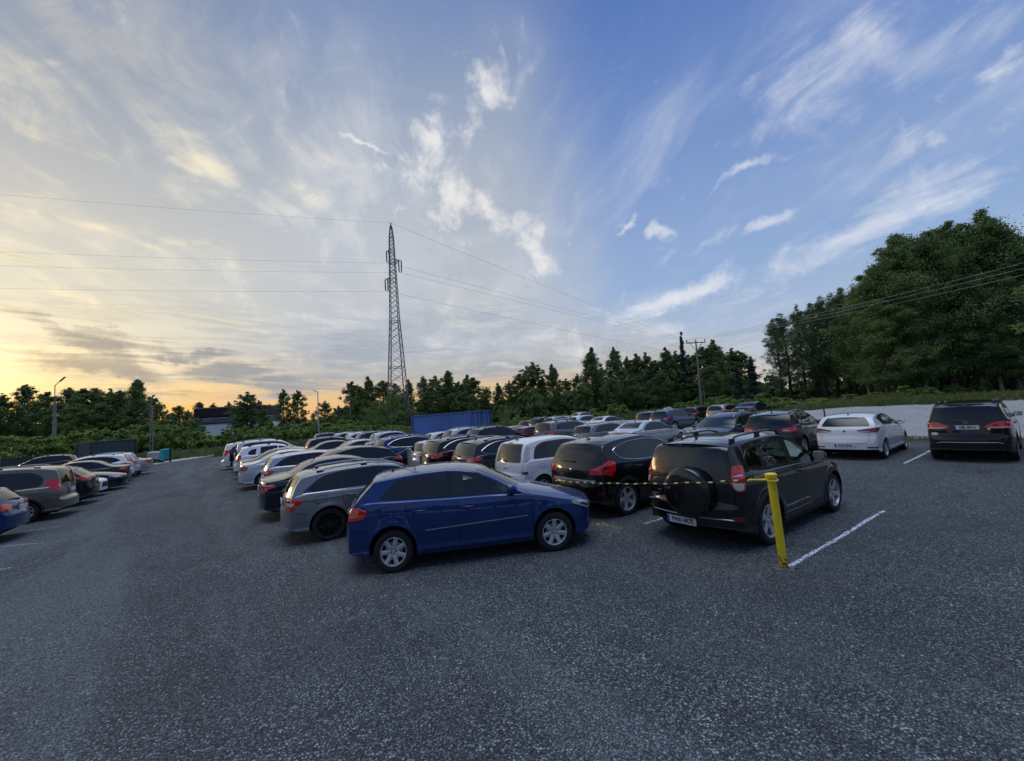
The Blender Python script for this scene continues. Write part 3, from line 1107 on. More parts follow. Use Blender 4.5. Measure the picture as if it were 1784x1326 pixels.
SPEC['sedan'] = mk(2.15, -2.22, 2.86, 1.83, .33,
    [(2.15, .58), (2.12, .69), (2.0, .75), (1.5, .88), (1.1, .955), (.95, .985), (.7, 1.10), (.2, 1.36), (-.05, 1.43), (-.4, 1.465), (-.85, 1.445), (-1.15, 1.37), (-1.62, 1.13), (-1.78, 1.085), (-2.05, 1.06), (-2.14, 1.045), (-2.17, 1.0), (-2.195, .70), (-2.21, .66), (-2.22, .60)],
    [(2.15, .64), (1.5, .83), (1.0, .92), (.4, .945), (-1, .975), (-1.8, .99), (-2.15, .95), (-2.22, .8)], tum=.46,
    surround=[(.80, .97, .02), (.15, 1.31, .1), (-.3, 1.385, .2), (-.75, 1.37, .2), (-1.12, 1.25, .15), (-1.40, 1.05, .06), (-1.32, 1.0, .04)], sr=.1,
    side_win=[([(.70, .99, .02), (.13, 1.295, .05), (-.16, 1.35, .02), (-.18, .995, .02)], 'd'), ([(-.26, .995, .02), (-.24, 1.355, .02), (-.7, 1.345, .1), (-1.02, 1.25, .05), (-1.10, 1.01, .03)], 'd'),
              ([(-1.15, 1.01, .02), (-1.08, 1.23, .03), (-1.34, 1.05, .03)], 'd')],
    rear_win=[(-.50, 1.40), (.50, 1.40), (.62, 1.13), (-.62, 1.13)], wind=[(-.70, 1.0), (.70, 1.0), (.57, 1.365), (-.57, 1.365)],
    doors=[('front_door', [(1.0, .26), (1.0, .9), (.8, .96), (.1, 1.33), (-.2, 1.4), (-.22, .97), (-.22, .26)]), ('rear_door', [(-.22, .26), (-.22, .97), (-.2, 1.4), (-.8, 1.38), (-1.15, 1.24), (-1.2, 1.0), (-1.1, .7), (-1.0, .26)])],
    seams=[[(1.0, .27), (1.0, .7), (.95, .91), (.8, .97)], [(-.22, .27), (-.22, .98)], [(-1.0, .27), (-1.05, .55), (-1.18, .75), (-1.24, .99)], [(1.0, .28), (-1.0, .28)], [(-2.2, .64), (-1.9, .60)], [(-1.5, .80), (-1.5, .93), (-1.66, .93), (-1.66, .80), (-1.5, .80)], [(.95, .82), (-1.1, .855), (-2.0, .87)]],
    rear_seams=[[(-.62, 1.0), (-.60, .74), (.60, .74), (.62, 1.0)]],
    handles=[(-.0, .85), (-.98, .87)],
    tail=[(-1.92, -.84, .90), (-2.05, -.82, .945), (-2.20, -.60, .94), (-2.24, -.48, .93), (-2.24, -.48, .76), (-2.14, -.74, .76)],
    tail_in=[('indicator_lens', 'white_lens', [(-1.96, -.84, .915), (-2.05, -.82, .938), (-2.19, -.63, .932), (-2.18, -.65, .905)])],
    head=[(1.76, -.82, .70), (1.78, -.82, .74), (2.02, -.70, .72), (2.2, -.48, .66), (2.2, -.5, .58), (2.02, -.72, .60)],
    mirror=(.70, .98), wheel=WH5T, tw=.22, cowl=.98, bump_z=.58, rbump_z=.66, plate=(0, .82, .012), antenna=(-.95, 0, .05), tg=.5)

_suvT = [(2.03, .66), (2.0, .80), (1.88, .88), (1.5, .99), (1.1, 1.06), (.92, 1.09), (.7, 1.21), (.2, 1.50), (-.05, 1.58), (-.5, 1.65), (-1.1, 1.64), (-1.55, 1.585), (-1.72, 1.545), (-1.79, 1.46), (-1.96, 1.12), (-1.99, 1.0), (-2.015, .78), (-2.035, .73), (-2.05, .66)]
SPEC['suv'] = mk(2.03, -2.05, 2.70, 1.86, .355, _suvT,
    [(2.03, .72), (1.5, .92), (1.0, 1.01), (.4, 1.035), (-1, 1.08), (-1.6, 1.13), (-1.95, 1.06), (-2.05, .9)], tum=.42, clad=.42,
    surround=[(.80, 1.06, .02), (.15, 1.45, .1), (-.35, 1.545, .2), (-1.05, 1.53, .2), (-1.45, 1.43, .15), (-1.72, 1.26, .05), (-1.52, 1.17, .12), (-.9, 1.115, .2)], sr=.1,
    side_win=[([(.70, 1.085, .02), (.13, 1.43, .05), (-.17, 1.51, .02), (-.19, 1.095, .02)], 'd'), ([(-.26, 1.10, .02), (-.24, 1.515, .02), (-.6, 1.525), (-.98, 1.51, .03), (-1.06, 1.145, .02)], 'd'),
              ([(-1.12, 1.15, .02), (-1.05, 1.50, .03), (-1.4, 1.42, .1), (-1.64, 1.265, .04), (-1.5, 1.19, .1)], 'd')],
    rear_win=[(-.54, 1.50), (.54, 1.50), (.66, 1.14), (-.66, 1.14)], wind=[(-.72, 1.11), (.72, 1.11), (.58, 1.505), (-.58, 1.505)],
    doors=[('front_door', [(.98, .42), (.98, 1.0), (.8, 1.06), (.1, 1.46), (-.2, 1.55), (-.22, 1.08), (-.22, .42)]), ('rear_door', [(-.22, .42), (-.22, 1.08), (-.2, 1.55), (-1.0, 1.54), (-1.1, 1.1), (-1.08, .8), (-.98, .6), (-.92, .42)])],
    seams=[[(.98, .42), (.98, .8), (.95, 1.01), (.8, 1.07)], [(-.22, .42), (-.22, 1.09)], [(-.92, .42), (-.98, .62), (-1.07, .8), (-1.11, 1.12)], [(-2.03, .70), (-1.75, .66)], [(-1.42, .86), (-1.42, 1.0), (-1.6, 1.0), (-1.6, .86), (-1.42, .86)], [(.95, .86), (-1.0, .93), (-1.9, .97)]],
    handles=[(-.02, .955), (-.9, .985)],
    tail=[(-1.66, -.86, 1.04), (-1.82, -.84, 1.10), (-2.02, -.60, 1.07), (-2.05, -.45, 1.03), (-2.05, -.47, .93), (-1.92, -.76, .92)],
    tail_in=[('reversing_lens', 'white_lens', [(-1.98, -.66, 1.0), (-2.04, -.50, .99), (-2.04, -.5, .95), (-1.98, -.66, .95)])],
    head=[(1.62, -.84, .85), (1.64, -.84, .89), (1.9, -.72, .86), (2.08, -.48, .80), (2.08, -.5, .72), (1.9, -.74, .75)],
    mirror=(.66, 1.08), rails=(.58, -1.45, .3, 'rail', .035), wheel=WH5T, tw=.225, cowl=.95, bump_z=.68, rbump_z=.74, plate=(0, .90, .012), grille=(.5, .52, .74), antenna=(-1.45, 0, .05),
    spoiler=(-1.52, -1.84, .57, 1.545, .035), wiper=((0, 1.12), (.42, 1.16)), tg=.5)

SPEC['fourbyfour'] = mk(1.97, -2.02, 2.60, 1.815, .362,
    [(1.97, .64), (1.945, .79), (1.8, .88), (1.4, 1.0), (1.1, 1.065), (.95, 1.10), (.75, 1.21), (.3, 1.49), (.05, 1.59), (-.4, 1.655), (-1.2, 1.65), (-1.65, 1.615), (-1.82, 1.585), (-1.87, 1.53), (-1.96, 1.12), (-1.98, .92), (-1.985, .72), (-2.0, .69), (-2.02, .62)],
    [(1.97, .72), (1.5, .94), (1.0, 1.03), (.4, 1.05), (-1, 1.085), (-1.6, 1.11), (-1.95, 1.08), (-2.02, .9)], tum=.36, see=True, frame=.035, seat_z=.12,
    side_win=[([(.78, 1.10, .02), (.24, 1.43, .05), (-.13, 1.515, .03), (-.21, 1.11, .03)], 'c'), ([(-.32, 1.115, .03), (-.25, 1.525, .03), (-.60, 1.535, .04), (-1.06, 1.52, .04), (-1.10, 1.15, .04)], 't'),
              ([(-1.19, 1.16, .03), (-1.14, 1.515, .03), (-1.45, 1.485, .05), (-1.63, 1.36, .05), (-1.68, 1.21, .05)], 't')],
    pillar=[[(-.205, 1.11), (-.125, 1.52), (-.255, 1.53), (-.325, 1.115)], [(-1.09, 1.15), (-1.05, 1.522), (-1.15, 1.517), (-1.195, 1.16)]],
    rear_win=[(-.57, 1.53), (.57, 1.53), (.67, 1.19), (-.67, 1.19)], rwrad=.06, wind=[(-.70, 1.12), (.70, 1.12), (.58, 1.51), (-.58, 1.51)],
    doors=[('front_door', [(.98, .36), (.98, 1.02), (.82, 1.08), (.2, 1.46), (-.15, 1.55), (-.26, 1.09), (-.26, .36)]), ('rear_door', [(-.26, .36), (-.26, 1.09), (-.19, 1.55), (-1.1, 1.54), (-1.14, 1.1), (-1.0, .85), (-.88, .62), (-.86, .36)])],
    seams=[[(.98, .36), (.99, .8), (.96, 1.03), (.82, 1.09)], [(-.26, .36), (-.265, .8), (-.26, 1.10)], [(-.86, .36), (-.9, .64), (-1.02, .84), (-1.14, 1.12)], [(.98, .36), (-.86, .36)], [(-2.0, .68), (-1.72, .66)]],
    rear_seams=[[(-.74, 1.12), (-.74, .62), (.74, .62), (.74, 1.12)]],
    handles=[(-.04, .965), (-.92, .985)],
    tail=[(-1.90, -.87, .90), (-1.86, -.87, 1.25), (-1.90, -.82, 1.275), (-1.97, -.73, 1.27), (-2.01, -.71, 1.0), (-1.98, -.76, .90)],
    tail_d=(.8, .6, 0), tail_in=[('reversing_lens', 'white_lens', [(-1.905, -.85, 1.02), (-2.0, -.73, 1.025), (-2.0, -.735, .97), (-1.97, -.78, .915), (-1.91, -.85, .92)]), ('lamp_stripe', 'white_lens', [(-1.89, -.85, 1.135), (-1.985, -.74, 1.14), (-1.985, -.74, 1.115), (-1.89, -.85, 1.11)])],
    reflector=[(-1.92, -.82, .53), (-2.02, -.68, .53), (-2.02, -.68, .46), (-1.92, -.82, .46)],
    head=[(1.6, -.82, .85), (1.62, -.82, .92), (1.85, -.72, .9), (2.02, -.5, .84), (2.02, -.52, .74), (1.85, -.74, .76)],
    mirror=(.70, 1.10), rails=(.56, -1.62, .15, 'trim', .06), wheel=WH5, tw=.235, cowl=1.0, bump_z=.66, rbump_z=.70, plate=(.09, .38, .02), plate_text='PWA HK75', grille=(.5, .55, .76), antenna=(-1.45, .12, .26),
    spoiler=(-1.62, -1.96, .58, 1.60, .04), brake3=(.16, 1.555, 1.575), exhaust=[-.5], clad=.34, diffuser=.36, flare=.03)

SPEC['crossover'] = mk(1.95, -1.98, 2.613, 1.837, .345,
    [(1.95, .64), (1.92, .78), (1.8, .87), (1.4, 1.0), (1.15, 1.07), (1.0, 1.10), (.8, 1.20), (.25, 1.50), (0, 1.58), (-.45, 1.635), (-1.1, 1.615), (-1.5, 1.565), (-1.66, 1.525), (-1.72, 1.46), (-1.90, 1.09), (-1.925, .98), (-1.94, .78), (-1.96, .74), (-1.98, .64)],
    [(1.95, .72), (1.5, .93), (1.0, 1.02), (.4, 1.045), (-1, 1.09), (-1.6, 1.11), (-1.9, 1.05), (-1.98, .9)], tum=.42, clad=.36,
    surround=[(.86, 1.06, .02), (.2, 1.44, .1), (-.35, 1.525, .2), (-1.0, 1.505, .2), (-1.38, 1.42, .12), (-1.50, 1.36, .03), (-1.36, 1.19, .15), (-.9, 1.11, .2)], sr=.1,
    chrome_line=True, side_win=[([(.74, 1.085, .02), (.18, 1.42, .05), (-.17, 1.495, .02), (-.19, 1.095, .02)], 'm'), ([(-.26, 1.10, .02), (-.24, 1.50, .02), (-.6, 1.505), (-.90, 1.495, .03), (-.98, 1.14, .02)], 'd'),
              ([(-1.03, 1.15, .02), (-.96, 1.49, .03), (-1.34, 1.405, .08), (-1.42, 1.36, .03), (-1.3, 1.20, .1)], 'd')],
    rear_win=[(-.55, 1.485), (.55, 1.485), (.68, 1.165), (-.68, 1.165)], rwrad=.1, wind=[(-.70, 1.11), (.70, 1.11), (.58, 1.505), (-.58, 1.505)],
    doors=[('front_door', [(.98, .36), (.98, 1.0), (.84, 1.06), (.15, 1.46), (-.2, 1.54), (-.22, 1.08), (-.22, .36)]), ('rear_door', [(-.22, .36), (-.22, 1.08), (-.2, 1.54), (-.95, 1.53), (-1.05, 1.1), (-1.0, .8), (-.9, .6), (-.86, .36)])],
    seams=[[(.98, .36), (.98, .8), (.95, 1.01), (.82, 1.08)], [(-.22, .36), (-.22, 1.09)], [(-.86, .36), (-.9, .62), (-1.02, .8), (-1.06, 1.12)], [(-1.97, .70), (-1.7, .68)]],
    rear_seams=[[(-.74, 1.06), (-.70, .78), (.70, .78), (.74, 1.06)], [(-.70, .78), (-.66, .60), (.66, .60), (.70, .78)]],
    handles=[(-.02, .965), (-.86, .985)],
    tail=[(-1.58, -.88, .99), (-1.55, -.86, 1.13), (-1.72, -.82, 1.18), (-1.86, -.74, 1.10), (-1.98, -.50, .98), (-1.98, -.52, .90), (-1.86, -.78, .92), (-1.70, -.88, .86)], tail_d=(.72, .69, 0),
    tail_in=[('indicator_lens', 'red_dark', [(-1.72, -.84, 1.06), (-1.80, -.80, 1.09), (-1.92, -.66, .99), (-1.86, -.76, .96)])],
    reflector=[(-1.86, -.80, .56), (-1.95, -.68, .56), (-1.95, -.68, .51), (-1.86, -.80, .51)],
    head=[(1.58, -.84, .84), (1.6, -.84, .92), (1.82, -.72, .9), (2.0, -.48, .83), (2.0, -.5, .74), (1.82, -.74, .76)],
    mirror=(.72, 1.09), wheel=WH5, tw=.22, cowl=1.02, bump_z=.66, rbump_z=.76, plate=(0, .52, .012), grille=(.5, .48, .74), antenna=(-1.42, 0, .05),
    spoiler=(-1.45, -1.76, .57, 1.525, .035), brake3=(.14, 1.50, 1.515), wiper=((-.05, 1.16), (.36, 1.15)), strip=[(-1.92, .79), (-1.92, .785), (-1.90, .785), (-1.90, .79)])

SPEC['mpv'] = mk(1.80, -1.88, 2.63, 1.695, .312,
    [(1.8, .62), (1.77, .76), (1.65, .84), (1.4, .95), (1.2, 1.02), (1.05, 1.07), (.85, 1.18), (.25, 1.50), (0, 1.56), (-.5, 1.60), (-1.1, 1.585), (-1.45, 1.545), (-1.60, 1.515), (-1.65, 1.45), (-1.79, 1.04), (-1.815, .9), (-1.83, .72), (-1.85, .69), (-1.88, .60)],
    [(1.8, .70), (1.4, .88), (1.0, .97), (.4, .99), (-1, 1.02), (-1.6, 1.03), (-1.88, .9)], tum=.34,
    surround=[(.90, 1.03, .03), (.2, 1.43, .1), (-.35, 1.495, .2), (-1.1, 1.485, .2), (-1.4, 1.38, .18), (-1.53, 1.07, .06)], sr=.15,
    side_win=[([(.78, 1.05, .02), (.18, 1.41, .05), (-.17, 1.465, .02), (-.19, 1.05, .02)], 'm'), ([(-.25, 1.055, .02), (-.23, 1.47, .02), (-.6, 1.475), (-.94, 1.47, .02), (-.98, 1.07, .02)], 'd'),
              ([(-1.05, 1.075, .02), (-1.01, 1.465, .03), (-1.35, 1.36, .15), (-1.48, 1.09, .05)], 'd')],
    rear_win=[(-.53, 1.47), (.53, 1.47), (.60, 1.0), (-.60, 1.0)], rwrad=.06, wind=[(-.64, 1.08), (.64, 1.08), (.55, 1.50), (-.55, 1.50)],
    doors=[('front_door', [(.98, .26), (.98, .98), (.86, 1.03), (.15, 1.45), (-.2, 1.5), (-.21, 1.03), (-.21, .26)]), ('rear_door', [(-.21, .26), (-.21, 1.03), (-.2, 1.5), (-.98, 1.49), (-1.02, 1.0), (-.98, .7), (-.88, .26)])],
    seams=[[(.98, .27), (.98, .7), (.95, .98), (.84, 1.04)], [(-.21, .27), (-.21, 1.04)], [(-.88, .27), (-.9, .5), (-1.0, .7), (-1.03, 1.05)], [(-1.86, .64), (-1.64, .62)], [(-1.30, .80), (-1.36, .84), (-1.38, .88), (-1.36, .93), (-1.30, .95), (-1.24, .93), (-1.22, .88), (-1.24, .83), (-1.30, .80)]],
    rear_seams=[[(-.66, 1.48), (-.68, .9), (-.66, .66), (.66, .66), (.68, .9), (.66, 1.48)]], handles=[(-.0, .90), (-.86, .91)],
    tail=[(-1.68, -.78, 1.10), (-1.64, -.72, 1.40), (-1.68, -.66, 1.42), (-1.74, -.66, 1.30), (-1.80, -.68, 1.05), (-1.74, -.75, 1.02)], tail_d=(.75, .66, 0), tail_mat='white_lens',
    reflector=[(-1.74, -.78, .78), (-1.86, -.62, .78), (-1.86, -.62, .72), (-1.74, -.78, .72)],
    head=[(1.48, -.78, .78), (1.5, -.78, .88), (1.7, -.66, .84), (1.85, -.45, .78), (1.85, -.47, .68), (1.7, -.68, .70)],
    mirror=(.78, 1.05), wheel=WH7, tw=.19, cowl=1.05, bump_z=.62, rbump_z=.70, plate=(0, .48, .012), antenna=(-1.48, 0, .05), wiper=((.0, 1.03), (.34, 1.06)), brake3=(.12, 1.49, 1.505), frame=.03)

SPEC['wedge_hatch'] = mk(1.95, -1.97, 2.60, 1.76, .317,
    [(1.95, .58), (1.92, .68), (1.8, .75), (1.4, .88), (1.1, .955), (.95, .99), (.75, 1.09), (.15, 1.37), (-.1, 1.43), (-.45, 1.47), (-1.0, 1.455), (-1.4, 1.405), (-1.58, 1.365), (-1.64, 1.30), (-1.82, 1.05), (-1.87, .96), (-1.90, .78), (-1.93, .70), (-1.95, .62), (-1.97, .56)],
    [(1.95, .62), (1.5, .82), (1.0, .92), (.4, .95), (-.8, 1.0), (-1.5, 1.05), (-1.85, .98), (-1.97, .8)], tum=.46,
    surround=[(.84, .975, .02), (.15, 1.345, .1), (-.35, 1.405, .15), (-.95, 1.375, .15), (-1.36, 1.30, .03), (-1.0, 1.07, .05)], sr=.08,
    side_win=[([(.74, .995, .02), (.13, 1.33, .05), (-.17, 1.38, .02), (-.19, 1.02, .02)], 'm'), ([(-.26, 1.025, .02), (-.24, 1.38, .02), (-.6, 1.38), (-1.25, 1.30, .03), (-.95, 1.085, .05)], 'd')],
    rear_win=[(-.52, 1.345), (.52, 1.345), (.66, 1.07), (-.66, 1.07)], rwrad=.08, wind=[(-.68, 1.0), (.68, 1.0), (.56, 1.375), (-.56, 1.375)],
    doors=[('front_door', [(.98, .26), (.98, .9), (.84, .97), (.15, 1.36), (-.2, 1.42), (-.22, 1.0), (-.22, .26)]), ('rear_door', [(-.22, .26), (-.22, 1.0), (-.2, 1.42), (-.95, 1.39), (-1.1, 1.1), (-1.0, .7), (-.88, .26)])],
    seams=[[(.98, .27), (.98, .7), (.95, .92), (.82, .98)], [(-.22, .27), (-.22, 1.0)], [(-.88, .27), (-.92, .5), (-1.05, .75), (-1.1, 1.08)]], rear_seams=[[(-.62, 1.0), (-.62, .62), (-.52, .55), (.52, .55), (.62, .62), (.62, 1.0)]], handles=[(-.02, .88), (-.9, .93)],
    tail=[(-1.58, -.84, 1.00), (-1.74, -.80, 1.03), (-1.92, -.62, 1.0), (-1.97, -.34, .95), (-1.97, -.36, .92), (-1.95, -.55, .88), (-1.80, -.78, .88)], tail_mat='red_dark',
    tail_in=[('reversing_lens', 'white_lens', [(-1.90, -.66, .915), (-1.97, -.40, .93), (-1.97, -.42, .905), (-1.92, -.62, .89)])],
    reflector=[(-1.82, -.76, .43), (-1.96, -.50, .43), (-1.96, -.50, .39), (-1.82, -.76, .39)],
    head=[(1.58, -.80, .70), (1.6, -.80, .76), (1.84, -.68, .74), (2.0, -.46, .67), (2.0, -.48, .6), (1.84, -.7, .62)],
    mirror=(.72, .99), wheel=WH5T, tw=.21, cowl=.98, bump_z=.58, rbump_z=.60, plate=(0, .47, .012), plate_text='KCH HF35', antenna=(-1.3, 0, .05), diffuser=.34,
    spoiler=(-1.40, -1.70, .55, 1.365, .03))

SPEC['big_suv'] = mk(2.13, -2.18, 2.89, 1.86, .365,
    [(2.13, .66), (2.1, .84), (1.95, .93), (1.5, 1.03), (1.2, 1.08), (1.05, 1.12), (.85, 1.22), (.35, 1.52), (.1, 1.61), (-.4, 1.68), (-1.3, 1.68), (-1.8, 1.645), (-1.96, 1.615), (-2.0, 1.55), (-2.10, 1.16), (-2.125, .95), (-2.14, .76), (-2.16, .72), (-2.18, .62)],
    [(2.13, .76), (1.6, .96), (1.0, 1.04), (.4, 1.06), (-1, 1.09), (-1.7, 1.13), (-2.1, 1.06), (-2.18, .9)], tum=.36, clad=.36,
    surround=[(.90, 1.09, .02), (.3, 1.46, .1), (-.25, 1.55, .2), (-1.2, 1.555, .2), (-1.7, 1.48, .1), (-1.80, 1.22, .06)], sr=.1,
    side_win=[([(.80, 1.11, .02), (.28, 1.44, .05), (-.14, 1.52, .02), (-.18, 1.12, .02)], 'm'), ([(-.26, 1.125, .02), (-.22, 1.525, .02), (-.6, 1.54), (-1.05, 1.535, .02), (-1.12, 1.155, .02)], 'd'), ([(-1.2, 1.16, .02), (-1.13, 1.53, .02), (-1.62, 1.46, .06), (-1.72, 1.21, .05)], 'd')],
    rear_win=[(-.57, 1.555), (.57, 1.555), (.70, 1.15), (-.70, 1.15)], rwrad=.07, wind=[(-.72, 1.14), (.72, 1.14), (.6, 1.53), (-.6, 1.53)],
    doors=[('front_door', [(1.05, .36), (1.05, 1.03), (.9, 1.09), (.2, 1.48), (-.17, 1.56), (-.22, 1.1), (-.22, .36)]), ('rear_door', [(-.22, .36), (-.22, 1.1), (-.2, 1.56), (-1.1, 1.56), (-1.16, 1.1), (-1.1, .8), (-1.0, .36)])],
    seams=[[(1.05, .36), (1.05, .8), (1.0, 1.04), (.9, 1.1)], [(-.22, .36), (-.22, 1.11)], [(-1.0, .36), (-1.02, .62), (-1.12, .82), (-1.17, 1.14)]], rear_seams=[[(-.76, 1.15), (-.74, .80), (-.6, .72), (.6, .72), (.74, .80), (.76, 1.15)]], handles=[(-.02, .99), (-.94, 1.0)],
    tail=[(-1.92, -.88, .95), (-1.90, -.88, 1.10), (-2.05, -.78, 1.14), (-2.14, -.58, 1.12), (-2.16, -.34, 1.02), (-2.16, -.34, .96), (-2.12, -.60, .93)], tail_d=(.86, .5, 0),
    tail_in=[('reversing_lens', 'white_lens', [(-2.0, -.84, .985), (-2.15, -.42, .985), (-2.15, -.42, .955), (-2.0, -.84, .955)])],
    reflector=[(-2.06, -.84, .50), (-2.13, -.74, .50), (-2.13, -.74, .47), (-2.06, -.84, .47)],
    head=[(1.75, -.84, .88), (1.77, -.84, .95), (2.0, -.74, .93), (2.18, -.52, .88), (2.18, -.54, .78), (2.0, -.76, .80)],
    mirror=(.80, 1.12), rails=(.58, -1.6, .25, 'trim', .05), wheel=WH5, tw=.24, cowl=1.08, bump_z=.70, rbump_z=.76, plate=(.0, .98, .012), plate_text='DBL BK13', grille=(.5, .55, .80),
    spoiler=(-1.78, -2.08, .58, 1.625, .04), brake3=(.15, 1.575, 1.60), wiper=((0, 1.13), (.36, 1.22)), exhaust=[.5])

SPEC['minivan'] = mk(2.20, -2.28, 2.88, 1.95, .34,
    [(2.2, .58), (2.17, .72), (2.05, .82), (1.75, .94), (1.5, 1.03), (1.3, 1.10), (.55, 1.53), (.25, 1.64), (-.2, 1.72), (-1.0, 1.735), (-1.6, 1.70), (-1.9, 1.65), (-2.02, 1.60), (-2.07, 1.52), (-2.17, 1.10), (-2.19, .9), (-2.20, .68), (-2.23, .65), (-2.27, .63), (-2.28, .56)],
    [(2.2, .68), (1.7, .88), (1.2, .98), (.4, .99), (-1, 1.01), (-1.9, 1.02), (-2.2, .95), (-2.28, .8)], tum=.34,
    surround=[(1.05, 1.03, .05), (.5, 1.46, .1), (.0, 1.56, .2), (-1.0, 1.58, .2), (-1.6, 1.53, .25), (-1.85, 1.34, .25), (-1.80, 1.08, .15)], sr=.2,
    side_win=[([(.92, 1.05, .03), (.46, 1.44, .05), (.2, 1.52, .02), (.15, 1.05, .02)], 'd'), ([(.08, 1.05, .02), (.12, 1.525, .02), (-.4, 1.545), (-1.0, 1.55, .02), (-1.0, 1.06, .02)], 'd'), ([(-1.06, 1.06, .02), (-1.06, 1.55, .02), (-1.55, 1.50, .22), (-1.79, 1.33, .22), (-1.75, 1.10, .12)], 'd')],
    rear_win=[(-.60, 1.58), (.60, 1.58), (.70, 1.10), (-.70, 1.10)], wind=[(-.74, 1.12), (.74, 1.12), (.62, 1.58), (-.62, 1.58)],
    doors=[('front_door', [(1.1, .3), (1.1, .95), (.45, 1.5), (.16, 1.56), (.12, 1.02), (.12, .3)]), ('sliding_door', [(.12, .3), (.12, 1.02), (.14, 1.56), (-1.0, 1.58), (-1.03, 1.0), (-1.03, .3)])],
    seams=[[(1.1, .3), (1.12, .7), (1.05, 1.0)], [(.12, .3), (.115, 1.04)], [(-1.03, .72), (-1.03, 1.04)], [(-2.2, .62), (-1.85, .60)], [(.12, .88), (-2.05, .90)]], handles=[(.25, .90), (.0, .90)],
    tail=[(-1.93, -.92, 1.12), (-1.96, -.92, 1.20), (-2.08, -.84, 1.27), (-2.17, -.72, 1.24), (-2.2, -.70, .96), (-2.12, -.82, .88), (-2.02, -.90, 1.0)], tail_d=(.72, .69, 0),
    tail_in=[('reversing_lens', 'white_lens', [(-2.14, -.80, 1.10), (-2.18, -.73, 1.10), (-2.19, -.73, .99), (-2.14, -.80, .98)])],
    mirror=(.95, 1.05), rails=(.62, -1.7, .0, 'rail', .04), wheel=WH10, tw=.22, cowl=1.3, bump_z=.6, rbump_z=.66, plate=(0, .85, .012), clad=.28)

SPEC['offroader'] = mk(2.10, -2.12, 2.79, 1.88, .39,
    [(2.1, .66), (2.07, .92), (1.9, 1.02), (1.5, 1.10), (1.2, 1.15), (1.05, 1.19), (.88, 1.27), (.45, 1.58), (.2, 1.70), (-.3, 1.79), (-1.2, 1.80), (-1.7, 1.77), (-1.86, 1.74), (-1.92, 1.67), (-2.02, 1.22), (-2.04, 1.0), (-2.05, .74), (-2.09, .71), (-2.12, .60)],
    [(2.1, .85), (1.6, 1.05), (1.0, 1.14), (.4, 1.16), (-1, 1.18), (-1.7, 1.20), (-2.0, 1.14), (-2.12, .9)], tum=.30, clad=.40, clad_grey=True,
    surround=[(.92, 1.18, .02), (.4, 1.56, .1), (-.2, 1.665, .2), (-1.2, 1.67, .1), (-1.70, 1.60, .15), (-1.84, 1.28, .12)], sr=.12,
    side_win=[([(.82, 1.20, .02), (.38, 1.54, .05), (-.1, 1.63, .02), (-.14, 1.21, .02)], 'd'), ([(-.22, 1.215, .02), (-.18, 1.64, .02), (-.6, 1.65), (-1.02, 1.65, .02), (-1.06, 1.23, .02)], 'd'), ([(-1.16, 1.24, .02), (-1.13, 1.65, .02), (-1.64, 1.58, .12), (-1.77, 1.29, .1)], 'd')],
    rear_win=[(-.60, 1.67), (.60, 1.67), (.72, 1.22), (-.72, 1.22)], wind=[(-.74, 1.21), (.74, 1.21), (.62, 1.62), (-.62, 1.62)],
    doors=[('front_door', [(1.05, .42), (1.05, 1.13), (.92, 1.18), (.3, 1.57), (-.14, 1.67), (-.18, 1.19), (-.18, .42)]), ('rear_door', [(-.18, .42), (-.18, 1.19), (-.16, 1.67), (-1.05, 1.67), (-1.1, 1.2), (-1.0, .85), (-.9, .42)])],
    seams=[[(1.05, .42), (1.05, .9), (.94, 1.18)], [(-.18, .42), (-.18, 1.2)], [(-.9, .42), (-.95, .7), (-1.06, .9), (-1.1, 1.22)]], handles=[(-.0, 1.06), (-.9, 1.07)],
    tail=[(-1.92, -.88, .98), (-1.92, -.88, 1.18), (-2.02, -.80, 1.2), (-2.06, -.70, 1.18), (-2.07, -.70, .98), (-2.0, -.82, .95)], tail_mat='red_dark',
    head=[(1.7, -.84, .95), (1.72, -.84, 1.04), (1.95, -.74, 1.03), (2.12, -.52, .98), (2.12, -.54, .86), (1.95, -.76, .88)],
    mirror=(.82, 1.22), rails=(.64, -1.75, .1, 'rail', .06), wheel=WH5, tw=.26, cowl=1.1, bump_z=.76, rbump_z=.74, plate=(.45, .60, .012), flare=.04)

SPEC['coupe_suv'] = dict(SPEC['suv'])
SPEC['coupe_suv'].update(T=[(2.03, .64), (2.0, .79), (1.88, .87), (1.5, .98), (1.1, 1.05), (.92, 1.08), (.7, 1.19), (.2, 1.46), (-.05, 1.53), (-.5, 1.58), (-1.0, 1.55), (-1.35, 1.475), (-1.52, 1.43), (-1.62, 1.34), (-1.90, 1.12), (-1.98, 1.07), (-2.02, .80), (-2.035, .73), (-2.05, .66)],
    B=[(2.03, .72), (1.5, .92), (1.0, 1.01), (.4, 1.03), (-1, 1.06), (-1.6, 1.09), (-1.95, 1.04), (-2.05, .9)],
    surround=[(.80, 1.05, .02), (.15, 1.42, .1), (-.35, 1.49, .2), (-.95, 1.45, .2), (-1.35, 1.33, .1), (-1.62, 1.17, .04)], rear_win=[(-.5, 1.40), (.5, 1.40), (.6, 1.16), (-.6, 1.16)],
    side_win=[([(.70, 1.07, .02), (.13, 1.40, .05), (-.17, 1.46, .02), (-.19, 1.08, .02)], 'd'), ([(-.26, 1.085, .02), (-.24, 1.465, .02), (-.6, 1.46), (-.95, 1.43, .03), (-1.04, 1.12, .02)], 'd'), ([(-1.10, 1.13, .02), (-1.03, 1.41, .03), (-1.32, 1.32, .08), (-1.54, 1.18, .03)], 'd')],
    spoiler=(-1.30, -1.60, .52, 1.43, .03), rails=None, wiper=None, spoiler_mat='trim')

